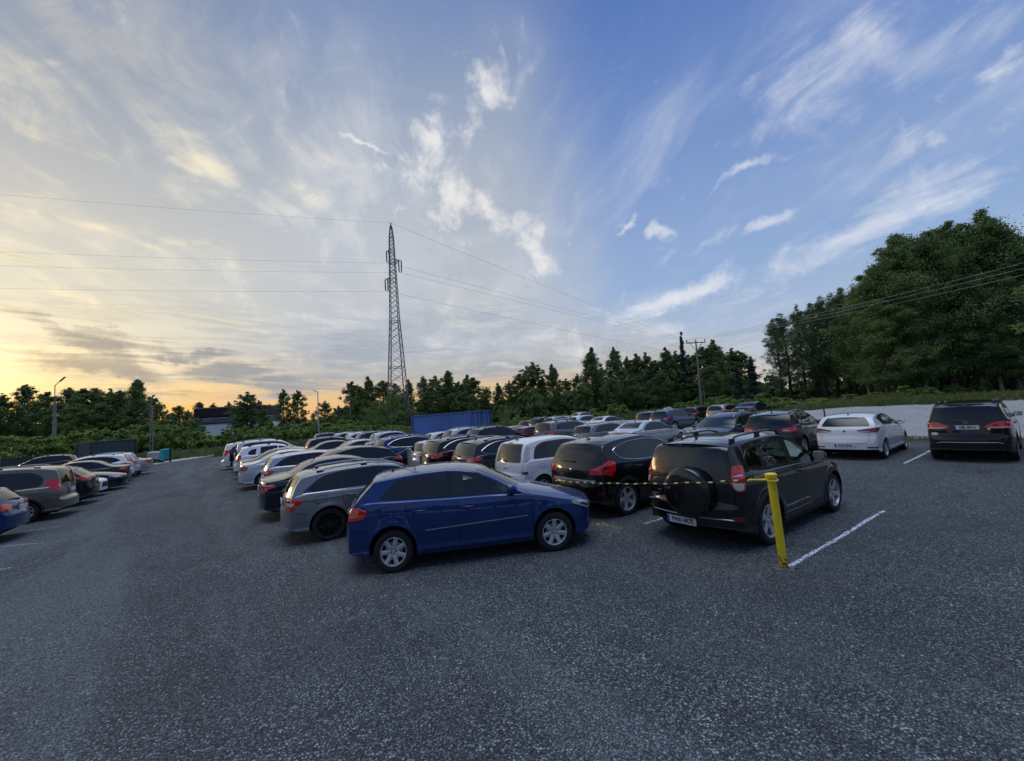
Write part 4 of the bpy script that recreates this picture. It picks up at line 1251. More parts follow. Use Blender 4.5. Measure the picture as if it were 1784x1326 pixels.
SPEC['duster'] = dict(SPEC['suv'])
SPEC['duster'].update(chrome_line=None, surround=None, side_win=[([(.72, 1.08, .02), (.13, 1.43, .05), (-.17, 1.51, .02), (-.19, 1.09, .02)], 'd'), ([(-.26, 1.095, .02), (-.24, 1.515, .02), (-.6, 1.525), (-.98, 1.51, .03), (-1.02, 1.12, .03)], 'd'), ([(-1.22, 1.16, .06), (-1.16, 1.46, .05), (-1.38, 1.43, .06), (-1.54, 1.30, .06), (-1.52, 1.18, .06)], 'd')],
    tail=[(-1.86, -.88, .92), (-1.86, -.86, 1.18), (-1.96, -.76, 1.2), (-2.02, -.68, 1.14), (-2.05, -.68, .93), (-1.95, -.78, .9)], tail_in=[], rails=(.58, -1.5, .25, 'black', .05))

SPEC['chrome_suv'] = dict(SPEC['suv'])
SPEC['chrome_suv'].update(chrome_line=True, wheel=WH5)
SPEC['small_hatch'] = dict(SPEC['hatch'])
SPEC['small_hatch'].update(see=False, seams=SPEC['hatch']['seams'][:4], surround=[(.76, .965, .02), (.12, 1.31, .06), (-.17, 1.345, .05), (-.62, 1.355, .05), (-1.06, 1.32, .06), (-1.27, 1.28, .08), (-1.56, 1.045, .05), (-1.02, 1.0, .2)])
SPEC['round_estate'] = dict(SPEC['estate'])
SPEC['round_estate'].update(wheel=WH7, strip=None, rails=None)
SPEC['saloon'] = dict(SPEC['sedan'])
SPEC['saloon'].update(wheel=WH5, tail=[(-1.98, -.84, .86), (-2.02, -.83, .95), (-2.10, -.76, .975), (-2.2, -.62, .95), (-2.24, -.56, .87), (-2.18, -.68, .79), (-2.05, -.82, .80)], tail_in=[])


def spare_cover(root, s, sh, pm):
    h, n = cast(sh['bvh'], (0, -.11, .86), (1, 0, 0))
    b = MB()
    c = (0, 0, 0)
    r = .395
    b.lathe([(.02, r * .8), (.02, r * .97), (-.02, r), (-.15, r * .995), (-.185, r * .975), (-.205, r * .93), (-.215, r * .86), (-.226, r * .6), (-.232, r * .3), (-.234, .001)], n=56)
    o = b.build('spare_wheel_cover', pm, root)
    o.location = (h.x + .0, -.11, .86); o.rotation_euler = (0, 0, rad(-90))
    # badges on the tailgate (plain raised chrome marks)
    b = MB()
    for (y0, y1, z, hh) in ((.50, .56, .80, .045), (.48, .70, .735, .018), (.52, .70, .70, .018)):
        hh_, _ = cast(sh['bvh'], (0, (y0 + y1) / 2, z), (1, 0, 0))
        b.box((hh_.x - .006, (y0 + y1) / 2, z), (.012, y1 - y0, hh))
    b.build('badge', M['chrome'], root)
    # gold-reflecting chrome handle bar under the glass left of the spare
    hh_, _ = cast(sh['bvh'], (0, .62, .62), (1, 0, 0))
    b = MB(); b.box((hh_.x - .012, .60, .635), (.03, .30, .05)); b.build('tailgate_trim', M['chrome'], root)
    b = MB()
    for sg in (1, -1):
        P = []
        for y in np.linspace(0, .80, 9):
            q, _ = cast(sh['bvh'], (0, y * sg, .475), (1, 0, 0)); P.append(np.array(q) + (-.006, 0, 0))
        b.tube(P, .011, 6)
    b.build('bumper_trim', M['rail'], root)
    # folded silver sun shade lying on the dashboard
    b = MB()
    V = []; F = []
    for i in range(9):
        y = -.60 + i * .15
        for k, (x, z) in enumerate(((.62, 1.10), (.80, 1.20 if i % 2 else 1.18), (.98, 1.08))):
            V.append((x, y, z + (.015 if i % 2 else 0)))
    for i in range(8):
        for k in range(2): F.append((i * 3 + k, i * 3 + k + 1, i * 3 + 4 + k, i * 3 + 3 + k))
    b.add(V, F)
    b.build('sun_shade', M['sunshade'], root)


def offroad_spare(root, s, sh, pm):
    h, n = cast(sh['bvh'], (0, -.1, 1.02), (1, 0, 0))
    t, rm = wheel_meshes(.37, .2, WH5)
    w = empty('spare_wheel'); w.parent = root; w.location = (h.x - .14, -.1, 1.02); w.rotation_euler = (0, 0, rad(-90))
    obj('tyre', t, w); obj('rim', rm, w)


def diamond_badge(yz, r=.045):
    def f(root, s, sh, pm):
        h, n = cast(sh['bvh'], (0, yz[0], yz[1]), (1, 0, 0))
        b = MB(); b.lathe([(-.012, .001), (-.012, r * .8), (-.006, r), (.004, r)], n=18)
        o = b.build('badge', M['chrome'], root); o.location = (h.x, *yz); o.rotation_euler = (0, 0, rad(-90)); o.scale = (1, 1, .85)
    return f


def dodge_stickers(root, s, sh, pm):
    O = [(0, .70 + .085 * math.cos(t), .80 + .042 * math.sin(t)) for t in np.linspace(0, 2 * math.pi, 20, endpoint=False)]
    patch(sh, O, (1, 0, 0), .006).build('oval_sticker', M['plate'], root)
    patch(sh, do([(0, -.40, 1.03), (0, -.54, 1.06), (0, -.50, .98), (0, -.45, .88), (0, -.40, .94)]), (1, 0, 0), .006).build('torn_sticker', M['paper'], root)
    b = MB(); P = []
    for y in np.linspace(-.68, .68, 17):
        q, _ = cast(sh['bvh'], (0, y, .56 if abs(y) < .6 else .53), (1, 0, 0)); P.append(np.array(q) + (-.006, 0, 0))
    b.tube(P, .012, 6); b.build('bumper_trim', M['rail'], root)


SPEC['fourbyfour']['extra'] = [spare_cover]
SPEC['offroader']['extra'] = [offroad_spare]
SPEC['crossover']['extra'] = [diamond_badge((0, .98))]
SPEC['wedge_hatch']['extra'] = [diamond_badge((0, .93), .05)]
SPEC['big_suv']['extra'] = [diamond_badge((0, 1.11), .04), dodge_stickers]
SPEC['mpv']['extra'] = [diamond_badge((0, .86), .04)]


def ledge_trim(root, s, sh, pm):
    b = MB(); P = []
    for y in np.linspace(-.66, .66, 15):
        q, _ = cast(sh['bvh'], (0, y, .775), (1, 0, 0)); P.append(np.array(q) + (-.004, 0, 0))
    b.tube(P, .014, 6); b.build('tailgate_trim', M['rail'], root)


SPEC['crossover']['extra'].append(ledge_trim)


# ------------------------------------------------------------------ vegetation
def leaf_mat(name, c0, c1, trans=.25):
    m, nt, b = new_mat(name)
    oi = nt.node('ShaderNodeObjectInfo')
    geo = nt.node('ShaderNodeTexCoord').outputs['Object']
    n = nt.noise(geo, .9, 3, .6)
    at_ = nt.node('ShaderNodeAttribute', attribute_name='tone')
    f = nt.m('ADD', nt.m('MULTIPLY', at_.outputs['Fac'], .6), nt.m('ADD', nt.m('MULTIPLY', n, .4), nt.m('MULTIPLY_ADD', oi.outputs['Random'], .3, -.15)), clamp=True)
    c = nt.mix(f, c0, c1)
    nt.put(b.inputs['Base Color'], c)
    b.inputs['Roughness'].default_value = .55
    b.inputs['Specular IOR Level'].default_value = .3
    t = nt.node('ShaderNodeBsdfTranslucent'); nt.put(t.inputs[0], c)
    mx = nt.node('ShaderNodeMixShader'); mx.inputs[0].default_value = trans
    nt.l.new(b.outputs[0], mx.inputs[1]); nt.l.new(t.outputs[0], mx.inputs[2])
    nt.l.new(mx.outputs[0], nt.n['Material Output'].inputs[0])
    return m


LM = {'broad': leaf_mat('leaves_broad', (.056, .102, .032), (.20, .295, .092)),
      'birch': leaf_mat('leaves_birch', (.060, .105, .036), (.210, .300, .105)),
      'aspen': leaf_mat('leaves_aspen', (.052, .092, .040), (.190, .270, .115)),
      'willow': leaf_mat('leaves_willow', (.12, .185, .05), (.27, .36, .10)),
      'spruce': leaf_mat('needles', (.022, .044, .036), (.055, .092, .078), .1),
      'bush': leaf_mat('leaves_bush', (.13, .20, .045), (.32, .42, .11)),
      'grass': leaf_mat('grass_blades', (.065, .105, .030), (.19, .23, .085))}
BARK = simple('bark', (.045, .038, .030), .9, noise=.4, nscale=5)


def birch_bark():
    m, nt, b = new_mat('birch_bark')
    tc = nt.node('ShaderNodeTexCoord').outputs['Object']
    x, y, z = nt.sep(tc)
    n = nt.noise(nt.xyz(nt.m('MULTIPLY', x, 2), nt.m('MULTIPLY', y, 2), nt.m('MULTIPLY', z, 6)), 1.5, 5, .7)
    nt.put(b.inputs['Base Color'], nt.ramp(n, [(.42, (.04, .035, .03)), (.52, (.34, .33, .30)), (.8, (.45, .44, .41))]))
    b.inputs['Roughness'].default_value = .8
    return m


BIRCH = birch_bark()


def leaves_mesh(name, C, Rr, per, size, mat, r, flat=.0, droop=0.0):
    """leaf quads scattered through clumps with centres C and radii Rr"""
    ct = np.repeat(r.normal(size=len(C)), per); C = np.repeat(np.asarray(C), per, 0); Rr = np.repeat(np.asarray(Rr), per, 0)
    n = len(C)
    d = r.normal(size=(n, 3)); d /= np.linalg.norm(d, axis=1)[:, None]
    u = r.random(n) ** .55 * (1 + .35 * np.maximum(0, r.normal(size=n)))
    P = C + d * (Rr * u)[:, None] * np.array([1, 1, .8])
    if droop: P[:, 2] -= droop * r.random(n) * Rr
    N = d * .6 + r.normal(size=(n, 3)) * .8 + np.array([0, 0, flat]); N /= np.linalg.norm(N, axis=1)[:, None]
    A = np.cross(N, r.normal(size=(n, 3))); A /= np.linalg.norm(A, axis=1)[:, None]
    B = np.cross(N, A)
    s = size * (.6 + .8 * r.random(n))[:, None]
    V = np.empty((n, 4, 3))
    V[:, 0] = P - A * s * .65; V[:, 1] = P + B * s * .38 + N * s * .08; V[:, 2] = P + A * s * .65; V[:, 3] = P - B * s * .38 + N * s * .08
    me = np_mesh(name, V.reshape(-1, 3), np.arange(4 * n).reshape(-1, 4), mat, smooth=False)
    tone = np.repeat(np.clip(.5 + .26 * ct + .20 * r.normal(size=n), 0, 1), 4).astype(np.float32)
    a = me.attributes.new('tone', 'FLOAT', 'POINT'); a.data.foreach_set('value', tone)
    return me


def tree_proto(kind, seed, H=10.0, leaf=.22, clumps=90, per=70, bare=.22, width=.26, nbr=18):
    """meshes (trunk, crown) of a tree of height H standing at the origin"""
    r = np.random.default_rng(seed)
    t = MB()
    lean = r.normal(size=2) * .02 * H
    def axis(z):
        k = z / H
        return np.array([lean[0] * k + .012 * H * math.sin(k * 5 + seed), lean[1] * k + .012 * H * math.cos(k * 4 + seed), z])
    zs = np.linspace(-.15, H * .93, 12)
    br = (.013 if kind != 'broad' else .016) * H
    t.tube([axis(z) for z in zs], [br * (1.25 if i == 0 else (1 - .93 * z / H)) + .01 for i, z in enumerate(zs)], 8)
    C = []; Rr = []
    for i in range(nbr):
        k = (i + r.random()) / nbr
        z = H * (bare + (1 - bare) * .95 * k)
        q = (z / H - bare) / (1 - bare)
        if kind == 'spruce': prof = 1.02 - q
        elif kind in ('birch', 'aspen'): prof = (math.sin(math.pi * min(1, .22 + .78 * q)) ** .8) * .9 + .12
        elif kind == 'willow': prof = math.sin(math.pi * (.25 + .68 * q)) + .1
        else: prof = math.sin(math.pi * min(.97, .28 + .70 * q)) ** .7
        L = H * width * prof * (.75 + .5 * r.random())
        a = i * 2.4 + r.normal() * .4
        up = {'spruce': -.15, 'birch': 1.0, 'aspen': 1.1, 'willow': .6}.get(kind, .6) + .3 * r.normal()
        if kind != 'spruce': up = max(.1, up) * (.5 + .8 * q)
        dv = np.array([math.cos(a), math.sin(a), up]); dv /= np.linalg.norm(dv)
        p0 = axis(z * .94)
        pts = [p0 + dv * L * f + np.array([0, 0, -.04 * L * f * f if kind != 'spruce' else -.10 * L * f * f]) + r.normal(size=3) * .02 * L * (f > 0) for f in (0, .35, .7, 1.0)]
        t.tube(pts, [br * .36 * (1 - .75 * k) + .006, br * .25 * (1 - .75 * k) + .006, br * .14 * (1 - .7 * k) + .004, .006], 5)
        m = max(2, int(round(clumps / nbr)))
        for j in range(m):
            f = (.32 + .72 * (j + r.random()) / m) if kind != 'spruce' else (.1 + .95 * (j + r.random()) / m)
            p = p0 + dv * L * f + r.normal(size=3) * .15 * L * np.array([1, 1, .8])
            C.append(p); Rr.append(H * (.020 + .046 * r.random() ** 1.8) * (1.2 - .5 * q) * (1 if kind != 'spruce' else .9))
    for j in range(max(3, clumps // 14)):                  # leader clumps at the top
        z = H * (.80 + .20 * r.random())
        C.append(axis(z) + r.normal(size=3) * .016 * H * (1.6 - z / H)); Rr.append(H * .026 * (1.5 - z / H + .2))
    cm = leaves_mesh('crown', C, Rr, per, leaf, LM[kind], r, flat=.2, droop={'birch': .9, 'willow': 1.2, 'spruce': .3}.get(kind, .2))
    tm = t.mesh('trunk', BIRCH if kind == 'birch' else BARK)
    return tm, cm, H


PROTO = {}


def get_proto(kind, near, i):
    key = (kind, near, i)
    if key not in PROTO:
        cfg = {'broad': dict(bare=.13, width=.235, nbr=46), 'birch': dict(bare=.18, width=.165, nbr=40), 'aspen': dict(bare=.22, width=.185, nbr=36),
               'willow': dict(bare=.04, width=.42, nbr=22), 'spruce': dict(bare=.02, width=.24, nbr=44)}[kind]
        if near: cfg = dict(cfg, bare={'broad': .11, 'birch': .13, 'aspen': .20}.get(kind, cfg['bare']))
        if near: PROTO[key] = tree_proto(kind, 100 + i * 7 + len(kind), leaf=.070, clumps=600 if kind == 'broad' else 400, per=92 if kind == 'broad' else (105 if kind == 'birch' else 62), **cfg)
        else: PROTO[key] = tree_proto(kind, 10 + i * 13 + len(kind), leaf=.105, clumps=300 if kind != 'spruce' else 280, per=98 if kind != 'aspen' else 62, **cfg)
    return PROTO[key]


def tree(u, vtop, depth, kind, label, group, near=False, wide=1.0, i=None, name=None, pos=None):
    P = deep(u, vtop, depth) if pos is None else pos
    g = float(hgt(P[0], P[1]))
    h = P[2] - g
    i = random.randrange(3) if i is None else i
    if not near and kind in ('broad', 'birch') and pos is None: i = random.randrange(5); wide *= random.uniform(.82, 1.25)
    if near: wide *= random.uniform(.85, 1.2)
    tm, cm, H = get_proto(kind, near, i)
    o = empty(name or {'birch': 'birch_tree', 'broad': 'broadleaf_tree', 'aspen': 'aspen_tree', 'willow': 'willow_tree', 'spruce': 'spruce_tree'}[kind], (P[0], P[1], g))
    s = h / H
    o.scale = (s * wide, s * wide, s); o.rotation_euler = (0, 0, random.uniform(0, 6.28))
    tag(o, label, 'tree', group)
    obj('trunk', tm, o); obj('crown', cm, o)
    return o


_bushes = {}


def bush(x, y, h, w, label, group, k=None, name='shrub', leaf='bush'):
    _bush = _bushes.setdefault(leaf, [])
    if not _bush:
        for q in range(4):
            r = np.random.default_rng(300 + q)
            C = []; Rr = []
            for _ in range(34):
                a = r.random() * 6.28; d = r.random() ** .6 * .42; z = .10 + .72 * r.random() * (1 - .6 * d)
                C.append((d * math.cos(a), d * math.sin(a), z)); Rr.append(.10 + .09 * r.random())
            for _ in range(14):
                a = r.random() * 6.28; d = r.random() * .35
                C.append((d * math.cos(a), d * math.sin(a), .80 + .18 * r.random())); Rr.append(.05 + .03 * r.random())
            cm = leaves_mesh('foliage', C, Rr, 90, .060, LM[leaf], r, flat=.3)
            t = MB()
            for _ in range(7):
                a = r.random() * 6.28; d = .1 + .25 * r.random()
                t.tube([(0, 0, -.02), (d * .4 * math.cos(a), d * .4 * math.sin(a), .3), (d * math.cos(a), d * math.sin(a), .75)], [.016, .012, .005], 5)
            _bush.append((t.mesh('stem', BARK), cm))
    k = random.randrange(4) if k is None else k
    o = empty(name, (x, y, float(hgt(x, y))))
    o.scale = (w, w, h); o.rotation_euler = (0, 0, random.uniform(0, 6.28))
    tag(o, label, 'shrub', group)
    obj('stem', _bush[k][0], o); obj('foliage', _bush[k][1], o)
    return o


def blades(name, pts, h, w, mat, seed, label):
    r = np.random.default_rng(seed)
    pts = np.asarray(pts); n = len(pts)
    z = hgt(pts[:, 0], pts[:, 1])
    a = r.random(n) * 6.28; L = h * (.5 + .9 * r.random(n)); ln = L * .5 * r.normal(size=n)
    b = r.random(n) * 6.28
    V = np.empty((n, 4, 3))
    bx = np.cos(a) * w / 2; by = np.sin(a) * w / 2
    base = np.stack([pts[:, 0], pts[:, 1], z - .02], 1)
    tip = base + np.stack([np.cos(b) * ln, np.sin(b) * ln, L], 1)
    mid = (base + tip) / 2 + np.stack([np.zeros(n), np.zeros(n), L * .12], 1)
    off = np.stack([bx, by, np.zeros(n)], 1)
    V[:, 0] = base - off; V[:, 1] = base + off; V[:, 2] = mid + off * .9; V[:, 3] = tip
    me = np_mesh(name, V.reshape(-1, 3), np.arange(4 * n).reshape(-1, 4), mat, smooth=False)
    tone = np.repeat(r.random(n), 4).astype(np.float32)
    at_ = me.attributes.new('tone', 'FLOAT', 'POINT'); at_.data.foreach_set('value', tone)
    return tag(obj(name, me), label, 'grass', kind='stuff')


# ------------------------------------------------------------------ ground
def sheet(name, S0, S1, T0, T1, ds, dt, dz, mat, kind='structure'):
    """sheet in car-park coordinates following the ground height"""
    ss = np.linspace(S0, S1, max(2, int((S1 - S0) / ds) + 1)); tt = np.linspace(T0, T1, max(2, int((T1 - T0) / dt) + 1))
    SS, TT = np.meshgrid(ss, tt, indexing='ij')
    X = SS * E1[0] + TT * E2[0]; Y = SS * E1[1] + TT * E2[1]
    Z = hgt(X, Y) + dz
    V = np.stack([X, Y, Z], -1).reshape(-1, 3)
    n, m = SS.shape
    i = np.arange(n * m).reshape(n, m)
    Q = np.stack([i[:-1, :-1], i[1:, :-1], i[1:, 1:], i[:-1, 1:]], -1).reshape(-1, 4)
    o = obj(name, np_mesh(name, V, Q, mat))
    return tag(o, kind=kind)


def gravel_mat(name, dark, light, white, warm, pale=False):
    m, nt, b = new_mat(name)
    tc = nt.node('ShaderNodeTexCoord').outputs['Object']
    big = nt.noise(tc, .35, 5, .6)
    mid = nt.noise(tc, 2.2, 4, .6)
    x, y, z = nt.sep(tc)
    # wheel tracks run along the aisle direction
    s_ = nt.m('ADD', nt.m('MULTIPLY', x, float(E1[0])), nt.m('MULTIPLY', y, float(E1[1])))
    t_ = nt.m('ADD', nt.m('MULTIPLY', x, float(E2[0])), nt.m('MULTIPLY', y, float(E2[1])))
    trk = nt.noise(nt.xyz(nt.m('MULTIPLY', s_, .75), nt.m('MULTIPLY', t_, .10), 0.0), 1.0, 5, .62, .6)
    trk = nt.m('MULTIPLY', nt.smooth(trk, .47, .62), nt.smooth(nt.m('ADD', s_, nt.m('MULTIPLY_ADD', mid, 3.0, -1.5)), 6.5, 1.0))
    blot = nt.smooth(nt.noise(tc, .8, 6, .62, .8), .50, .66)
    v1 = nt.voro(tc, 66); v2 = nt.voro(tc, 38); v3 = nt.voro(tc, 150)
    r1 = nt.sep(v1['Color'])[0]; r2 = nt.sep(v2['Color'])[1]; r3 = nt.sep(v3['Color'])[2]
    k = 1.0
    amt = nt.m('MULTIPLY_ADD', big, 1.9, nt.m('MULTIPLY_ADD', mid, .9, -1.35))          # how many pale chips lie here
    ra = nt.m('ADD', r1, nt.m('MULTIPLY', amt, .25)); rb = nt.m('ADD', r2, nt.m('MULTIPLY', amt, .30))
    stops = [(0, dark), (.45, tuple(x * .45 + y * .55 for x, y in zip(light, dark))), (.74, light), (.90, tuple(x * .6 + y * .4 for x, y in zip(light, white))), (1, white)]
    c1 = nt.ramp(ra, stops)
    c2 = nt.ramp(rb, stops)
    top = nt.smooth(v2['Distance'], .46, .30)                                      # bigger stones lying on top
    use2 = nt.m('MULTIPLY', top, nt.m('GREATER_THAN', nt.sep(v2['Color'])[0], .56))
    c = nt.mix(use2, c1, c2)
    c = nt.mix(nt.m('MULTIPLY', r3, .25), c, light)
    wn = nt.noise(tc, .55, 5, .65, .5)
    c = nt.mix(nt.m('MULTIPLY', nt.smooth(wn, .50, .68), .42), c, warm)
    c = nt.mix(nt.m('MULTIPLY', nt.smooth(wn, .42, .30), .45), c, tuple(k_ * .8 for k_ in dark))
    c = nt.mix(nt.m('MULTIPLY', blot, .26), c, tuple(k_ * 1.25 for k_ in light))
    c = nt.mix(nt.m('MULTIPLY', trk, .48 if not pale else .15), c, tuple(k_ * 1.7 for k_ in light) if not pale else white)
    edge = nt.m('MULTIPLY', nt.smooth(v1['Distance'], .30, .62), nt.m('SUBTRACT', 1.0, use2))
    c = nt.mix(nt.m('MULTIPLY', edge, .75), c, tuple(k_ * .25 for k_ in dark))
    nt.put(b.inputs['Base Color'], c)
    b.inputs['Roughness'].default_value = .78
    b.inputs['Specular IOR Level'].default_value = .35
    h = nt.m('ADD', nt.m('MULTIPLY', v1['Distance'], -1.0), nt.m('ADD', nt.m('MULTIPLY', v2['Distance'], -.9), nt.m('MULTIPLY', r1, .5)))
    bp = nt.node('ShaderNodeBump'); bp.inputs['Strength'].default_value = .85; bp.inputs['Distance'].default_value = .022
    nt.put(bp.inputs['Height'], h)
    nt.l.new(bp.outputs[0], b.inputs['Normal'])
    return m


GRAVEL = gravel_mat('gravel_dark', (.034, .043, .052), (.136, .160, .178), (.50, .53, .55), (.145, .145, .135))
PALE = gravel_mat('gravel_pale', (.46, .47, .47), (.66, .67, .67), (.80, .80, .79), (.58, .55, .50), True)


def soil_mat():
    m, nt, b = new_mat('meadow_soil')
    tc = nt.node('ShaderNodeTexCoord').outputs['Object']
    n = nt.noise(tc, .25, 6, .65); n2 = nt.noise(tc, 5, 5, .7)
    c = nt.ramp(n, [(.3, (.030, .050, .016)), (.5, (.055, .080, .026)), (.7, (.085, .095, .040))])
    nt.put(b.inputs['Base Color'], nt.mix(nt.m('MULTIPLY', n2, .5), c, (.035, .045, .018)))
    b.inputs['Roughness'].default_value = .95
    nt.l.new(nt.bump(n2, .6, .15), b.inputs['Normal'])
    return m


# the land, one sheet out to the horizon, finer near the car park
def land():
    g = np.unique(np.concatenate([-np.geomspace(70, 2500, 16)[::-1], np.arange(-66, 130.1, 2.0), np.geomspace(135, 2600, 15)]))
    gx = np.unique(np.concatenate([-np.geomspace(112, 2600, 15)[::-1], np.arange(-110, 110.1, 2.0), np.geomspace(112, 2600, 15)]))
    X, Y = np.meshgrid(gx, g, indexing='ij')
    s = X * E1[0] + Y * E1[1]; t = X * E2[0] + Y * E2[1]
    inlot = ((s > -16) & (s < 34.5) & (t > -42) & (t < 52)) | ((s > 22) & (s < 47.5) & (t > 8) & (t < 52))
    Z = hgt(X, Y) - np.where(inlot, .12, 0.0)
    V = np.stack([X, Y, Z], -1).reshape(-1, 3); n, m = X.shape
    i = np.arange(n * m).reshape(n, m)
    Q = np.stack([i[:-1, :-1], i[1:, :-1], i[1:, 1:], i[:-1, 1:]], -1).reshape(-1, 4)
    tag(obj('ground', np_mesh('ground', V, Q, soil_mat())), kind='structure')


land()
sheet('gravel_lot', -17, 23.9, -42, 52, 1.2, 1.2, 0.0, GRAVEL)
sheet('gravel_lot', 23.9, 47, 16.0, 52, 1.2, 1.2, 0.0, PALE)


def embankment():
    r = np.random.default_rng(5)
    ss = np.linspace(23.6, 35.5, 30); tt = np.linspace(-42, 22, 120)
    SS, TT = np.meshgrid(ss, tt, indexing='ij')
    wob = np.sin(TT * .7) * .25 + np.sin(TT * 1.9 + 1) * .15
    edge = np.where(ss[:, None] < 24.5, wob, 0) + np.where(ss[:, None] > 34.5, wob * 2.2, 0)
    S2 = SS + edge
    X = S2 * E1[0] + TT * E2[0]; Y = S2 * E1[1] + TT * E2[1]
    bumps = .04 * np.sin(S2 * 2.1 + TT * .6) + .03 * np.sin(TT * 1.7 - S2) + r.normal(size=SS.shape) * .018
    mask = sstep(23.6, 24.6, SS) * (1 - sstep(34.6, 35.5, SS))
    Z = hgt(X, Y) + .012 + (bumps + .05) * mask - .03 * (1 - mask)
    V = np.stack([X, Y, Z], -1).reshape(-1, 3); n, m = SS.shape
    i = np.arange(n * m).reshape(n, m)
    Q = np.stack([i[:-1, :-1], i[1:, :-1], i[1:, 1:], i[:-1, 1:]], -1).reshape(-1, 4)
    tag(obj('gravel_embankment', np_mesh('gravel_embankment', V, Q, PALE)), kind='structure')


embankment()
sheet('dirt_strip', 22.4, 24.2, -42, 21, .3, .8, .006, simple('dirt', (.055, .052, .036), .95, noise=.5, nscale=3))

# loose stones lying on the gravel in front of the camera
def stones():
    r = np.random.default_rng(3)
    n = 5000
    d = 1.6 + 11 * r.random(n) ** 1.1; a = rad(90) + (r.random(n) - .5) * rad(124)
    X = np.cos(a) * d; Y = np.sin(a) * d
    base = np.array([(1, 0, 0), (.3, .9, 0), (-.75, .55, 0), (-.75, -.6, 0), (.35, -.9, 0), (.15, .1, .75), (-.25, -.1, .7)])
    F = np.array([(0, 1, 5), (1, 2, 5), (2, 6, 5), (2, 3, 6), (3, 4, 6), (4, 0, 5), (4, 5, 6)])
    sc = .006 + .009 * r.random(n) ** 2.5
    th = r.random(n) * 6.28
    B = base[None] * sc[:, None, None] * (1 + .35 * r.normal(size=(n, 7, 1)) * .5)
    c, s = np.cos(th)[:, None], np.sin(th)[:, None]
    V = np.stack([B[:, :, 0] * c - B[:, :, 1] * s * .75 + X[:, None], B[:, :, 0] * s + B[:, :, 1] * c * .75 + Y[:, None], B[:, :, 2] + hgt(X, Y)[:, None] - .001], -1)
    Q = (F[None] + 7 * np.arange(n)[:, None, None]).reshape(-1, 3)
    me = np_mesh('loose_stones', V.reshape(-1, 3), Q, None or [stone_mat()], smooth=False)
    tone = np.repeat(r.random(n), 7).astype(np.float32)
    at_ = me.attributes.new('tone', 'FLOAT', 'POINT'); at_.data.foreach_set('value', tone)
    tag(obj('loose_stones', me), 'pale loose stones scattered over the dark gravel', 'gravel', kind='stuff')


def stone_mat():
    m, nt, b = new_mat('stone')
    a = nt.node('ShaderNodeAttribute', attribute_name='tone')
    nt.put(b.inputs['Base Color'], nt.ramp(a.outputs['Fac'], [(0, (.08, .085, .09)), (.6, (.20, .21, .22)), (.9, (.34, .34, .34)), (1, (.50, .49, .46))]))
    b.inputs['Roughness'].default_value = .7
    return m


stones()


# painted bay lines, worn
def line_mat(name, c, keep):
    m, nt, b = new_mat(name)
    tc = nt.node('ShaderNodeTexCoord').outputs['Object']
    n = nt.noise(tc, 9, 6, .75); v = nt.sep(nt.voro(tc, 45)['Color'])[0]
    b.inputs['Base Color'].default_value = (*c, 1); b.inputs['Roughness'].default_value = .8
    tr = nt.node('ShaderNodeBsdfTransparent')
    mx = nt.node('ShaderNodeMixShader')
    nt.put(mx.inputs[0], nt.smooth(nt.m('ADD', nt.m('MULTIPLY', n, .7), nt.m('MULTIPLY', v, .45)), .62 - keep, .80 - keep))
    nt.l.new(tr.outputs[0], mx.inputs[1]); nt.l.new(b.outputs[0], mx.inputs[2])
    nt.l.new(mx.outputs[0], nt.n['Material Output'].inputs[0])
    return m


WHITE_LINE = line_mat('line_paint', (.62, .68, .80), .24)
FAINT_LINE = line_mat('line_paint_faint', (.45, .50, .58), .10)
MIDL2 = line_mat('line_paint_chalky', (.60, .66, .78), .19)
MIDL = line_mat('line_paint_worn', (.50, .55, .64), .15)
YELLOW_MARK = line_mat('yellow_spray', (.50, .48, .08), -.02)


def strip(name, A, B, w, mat, seed=0):
    r = np.random.default_rng(seed)
    A = np.array(A[:2]); B = np.array(B[:2]); L = np.linalg.norm(B - A); d = (B - A) / L; nrm = np.array([-d[1], d[0]])
    n = max(4, int(L / .12)); V = []; Q = []
    for i in range(n + 1):
        p = A + d * L * i / n + nrm * .007 * math.sin(i * .31) + nrm * r.normal() * .004
        ww = w * (.8 + .4 * r.random()) / 2
        for q in (p - nrm * ww, p + nrm * ww):
            V.append((q[0], q[1], float(hgt(q[0], q[1])) + .004))
        if i: Q.append((2 * i - 2, 2 * i, 2 * i + 1, 2 * i - 1))
    return tag(obj(name, np_mesh(name, V, Q, mat)), kind='structure')


def pline(u0, v0, u1, v1, w=.09, mat=None, seed=0):
    strip('parking_line', at(u0, v0), at(u1, v1), w, mat or WHITE_LINE, seed)


pline(1372, 990, 1540, 890, .060, MIDL2, seed=1)
pline(1575, 808, 1632, 780, .075, MIDL2, seed=2)
pline(1122, 913, 1168, 899, .08, FAINT_LINE, 3)
pline(-30, 956, 80, 945, .06, MIDL, seed=4)
pline(30, 928, 107, 917, .07, FAINT_LINE, 5)
pline(-20, 995, 22, 989, .06, MIDL, seed=6)
pline(96, 901, 150, 893, .08, FAINT_LINE, 7)
pline(120, 886, 190, 873, .07, FAINT_LINE, 8)
pline(150, 870, 235, 855, .10, FAINT_LINE, 9)
pline(195, 847, 262, 838, .10, FAINT_LINE, 10)
strip('paint_mark', at(1040, 912), at(1080, 922), .22, YELLOW_MARK, 12)

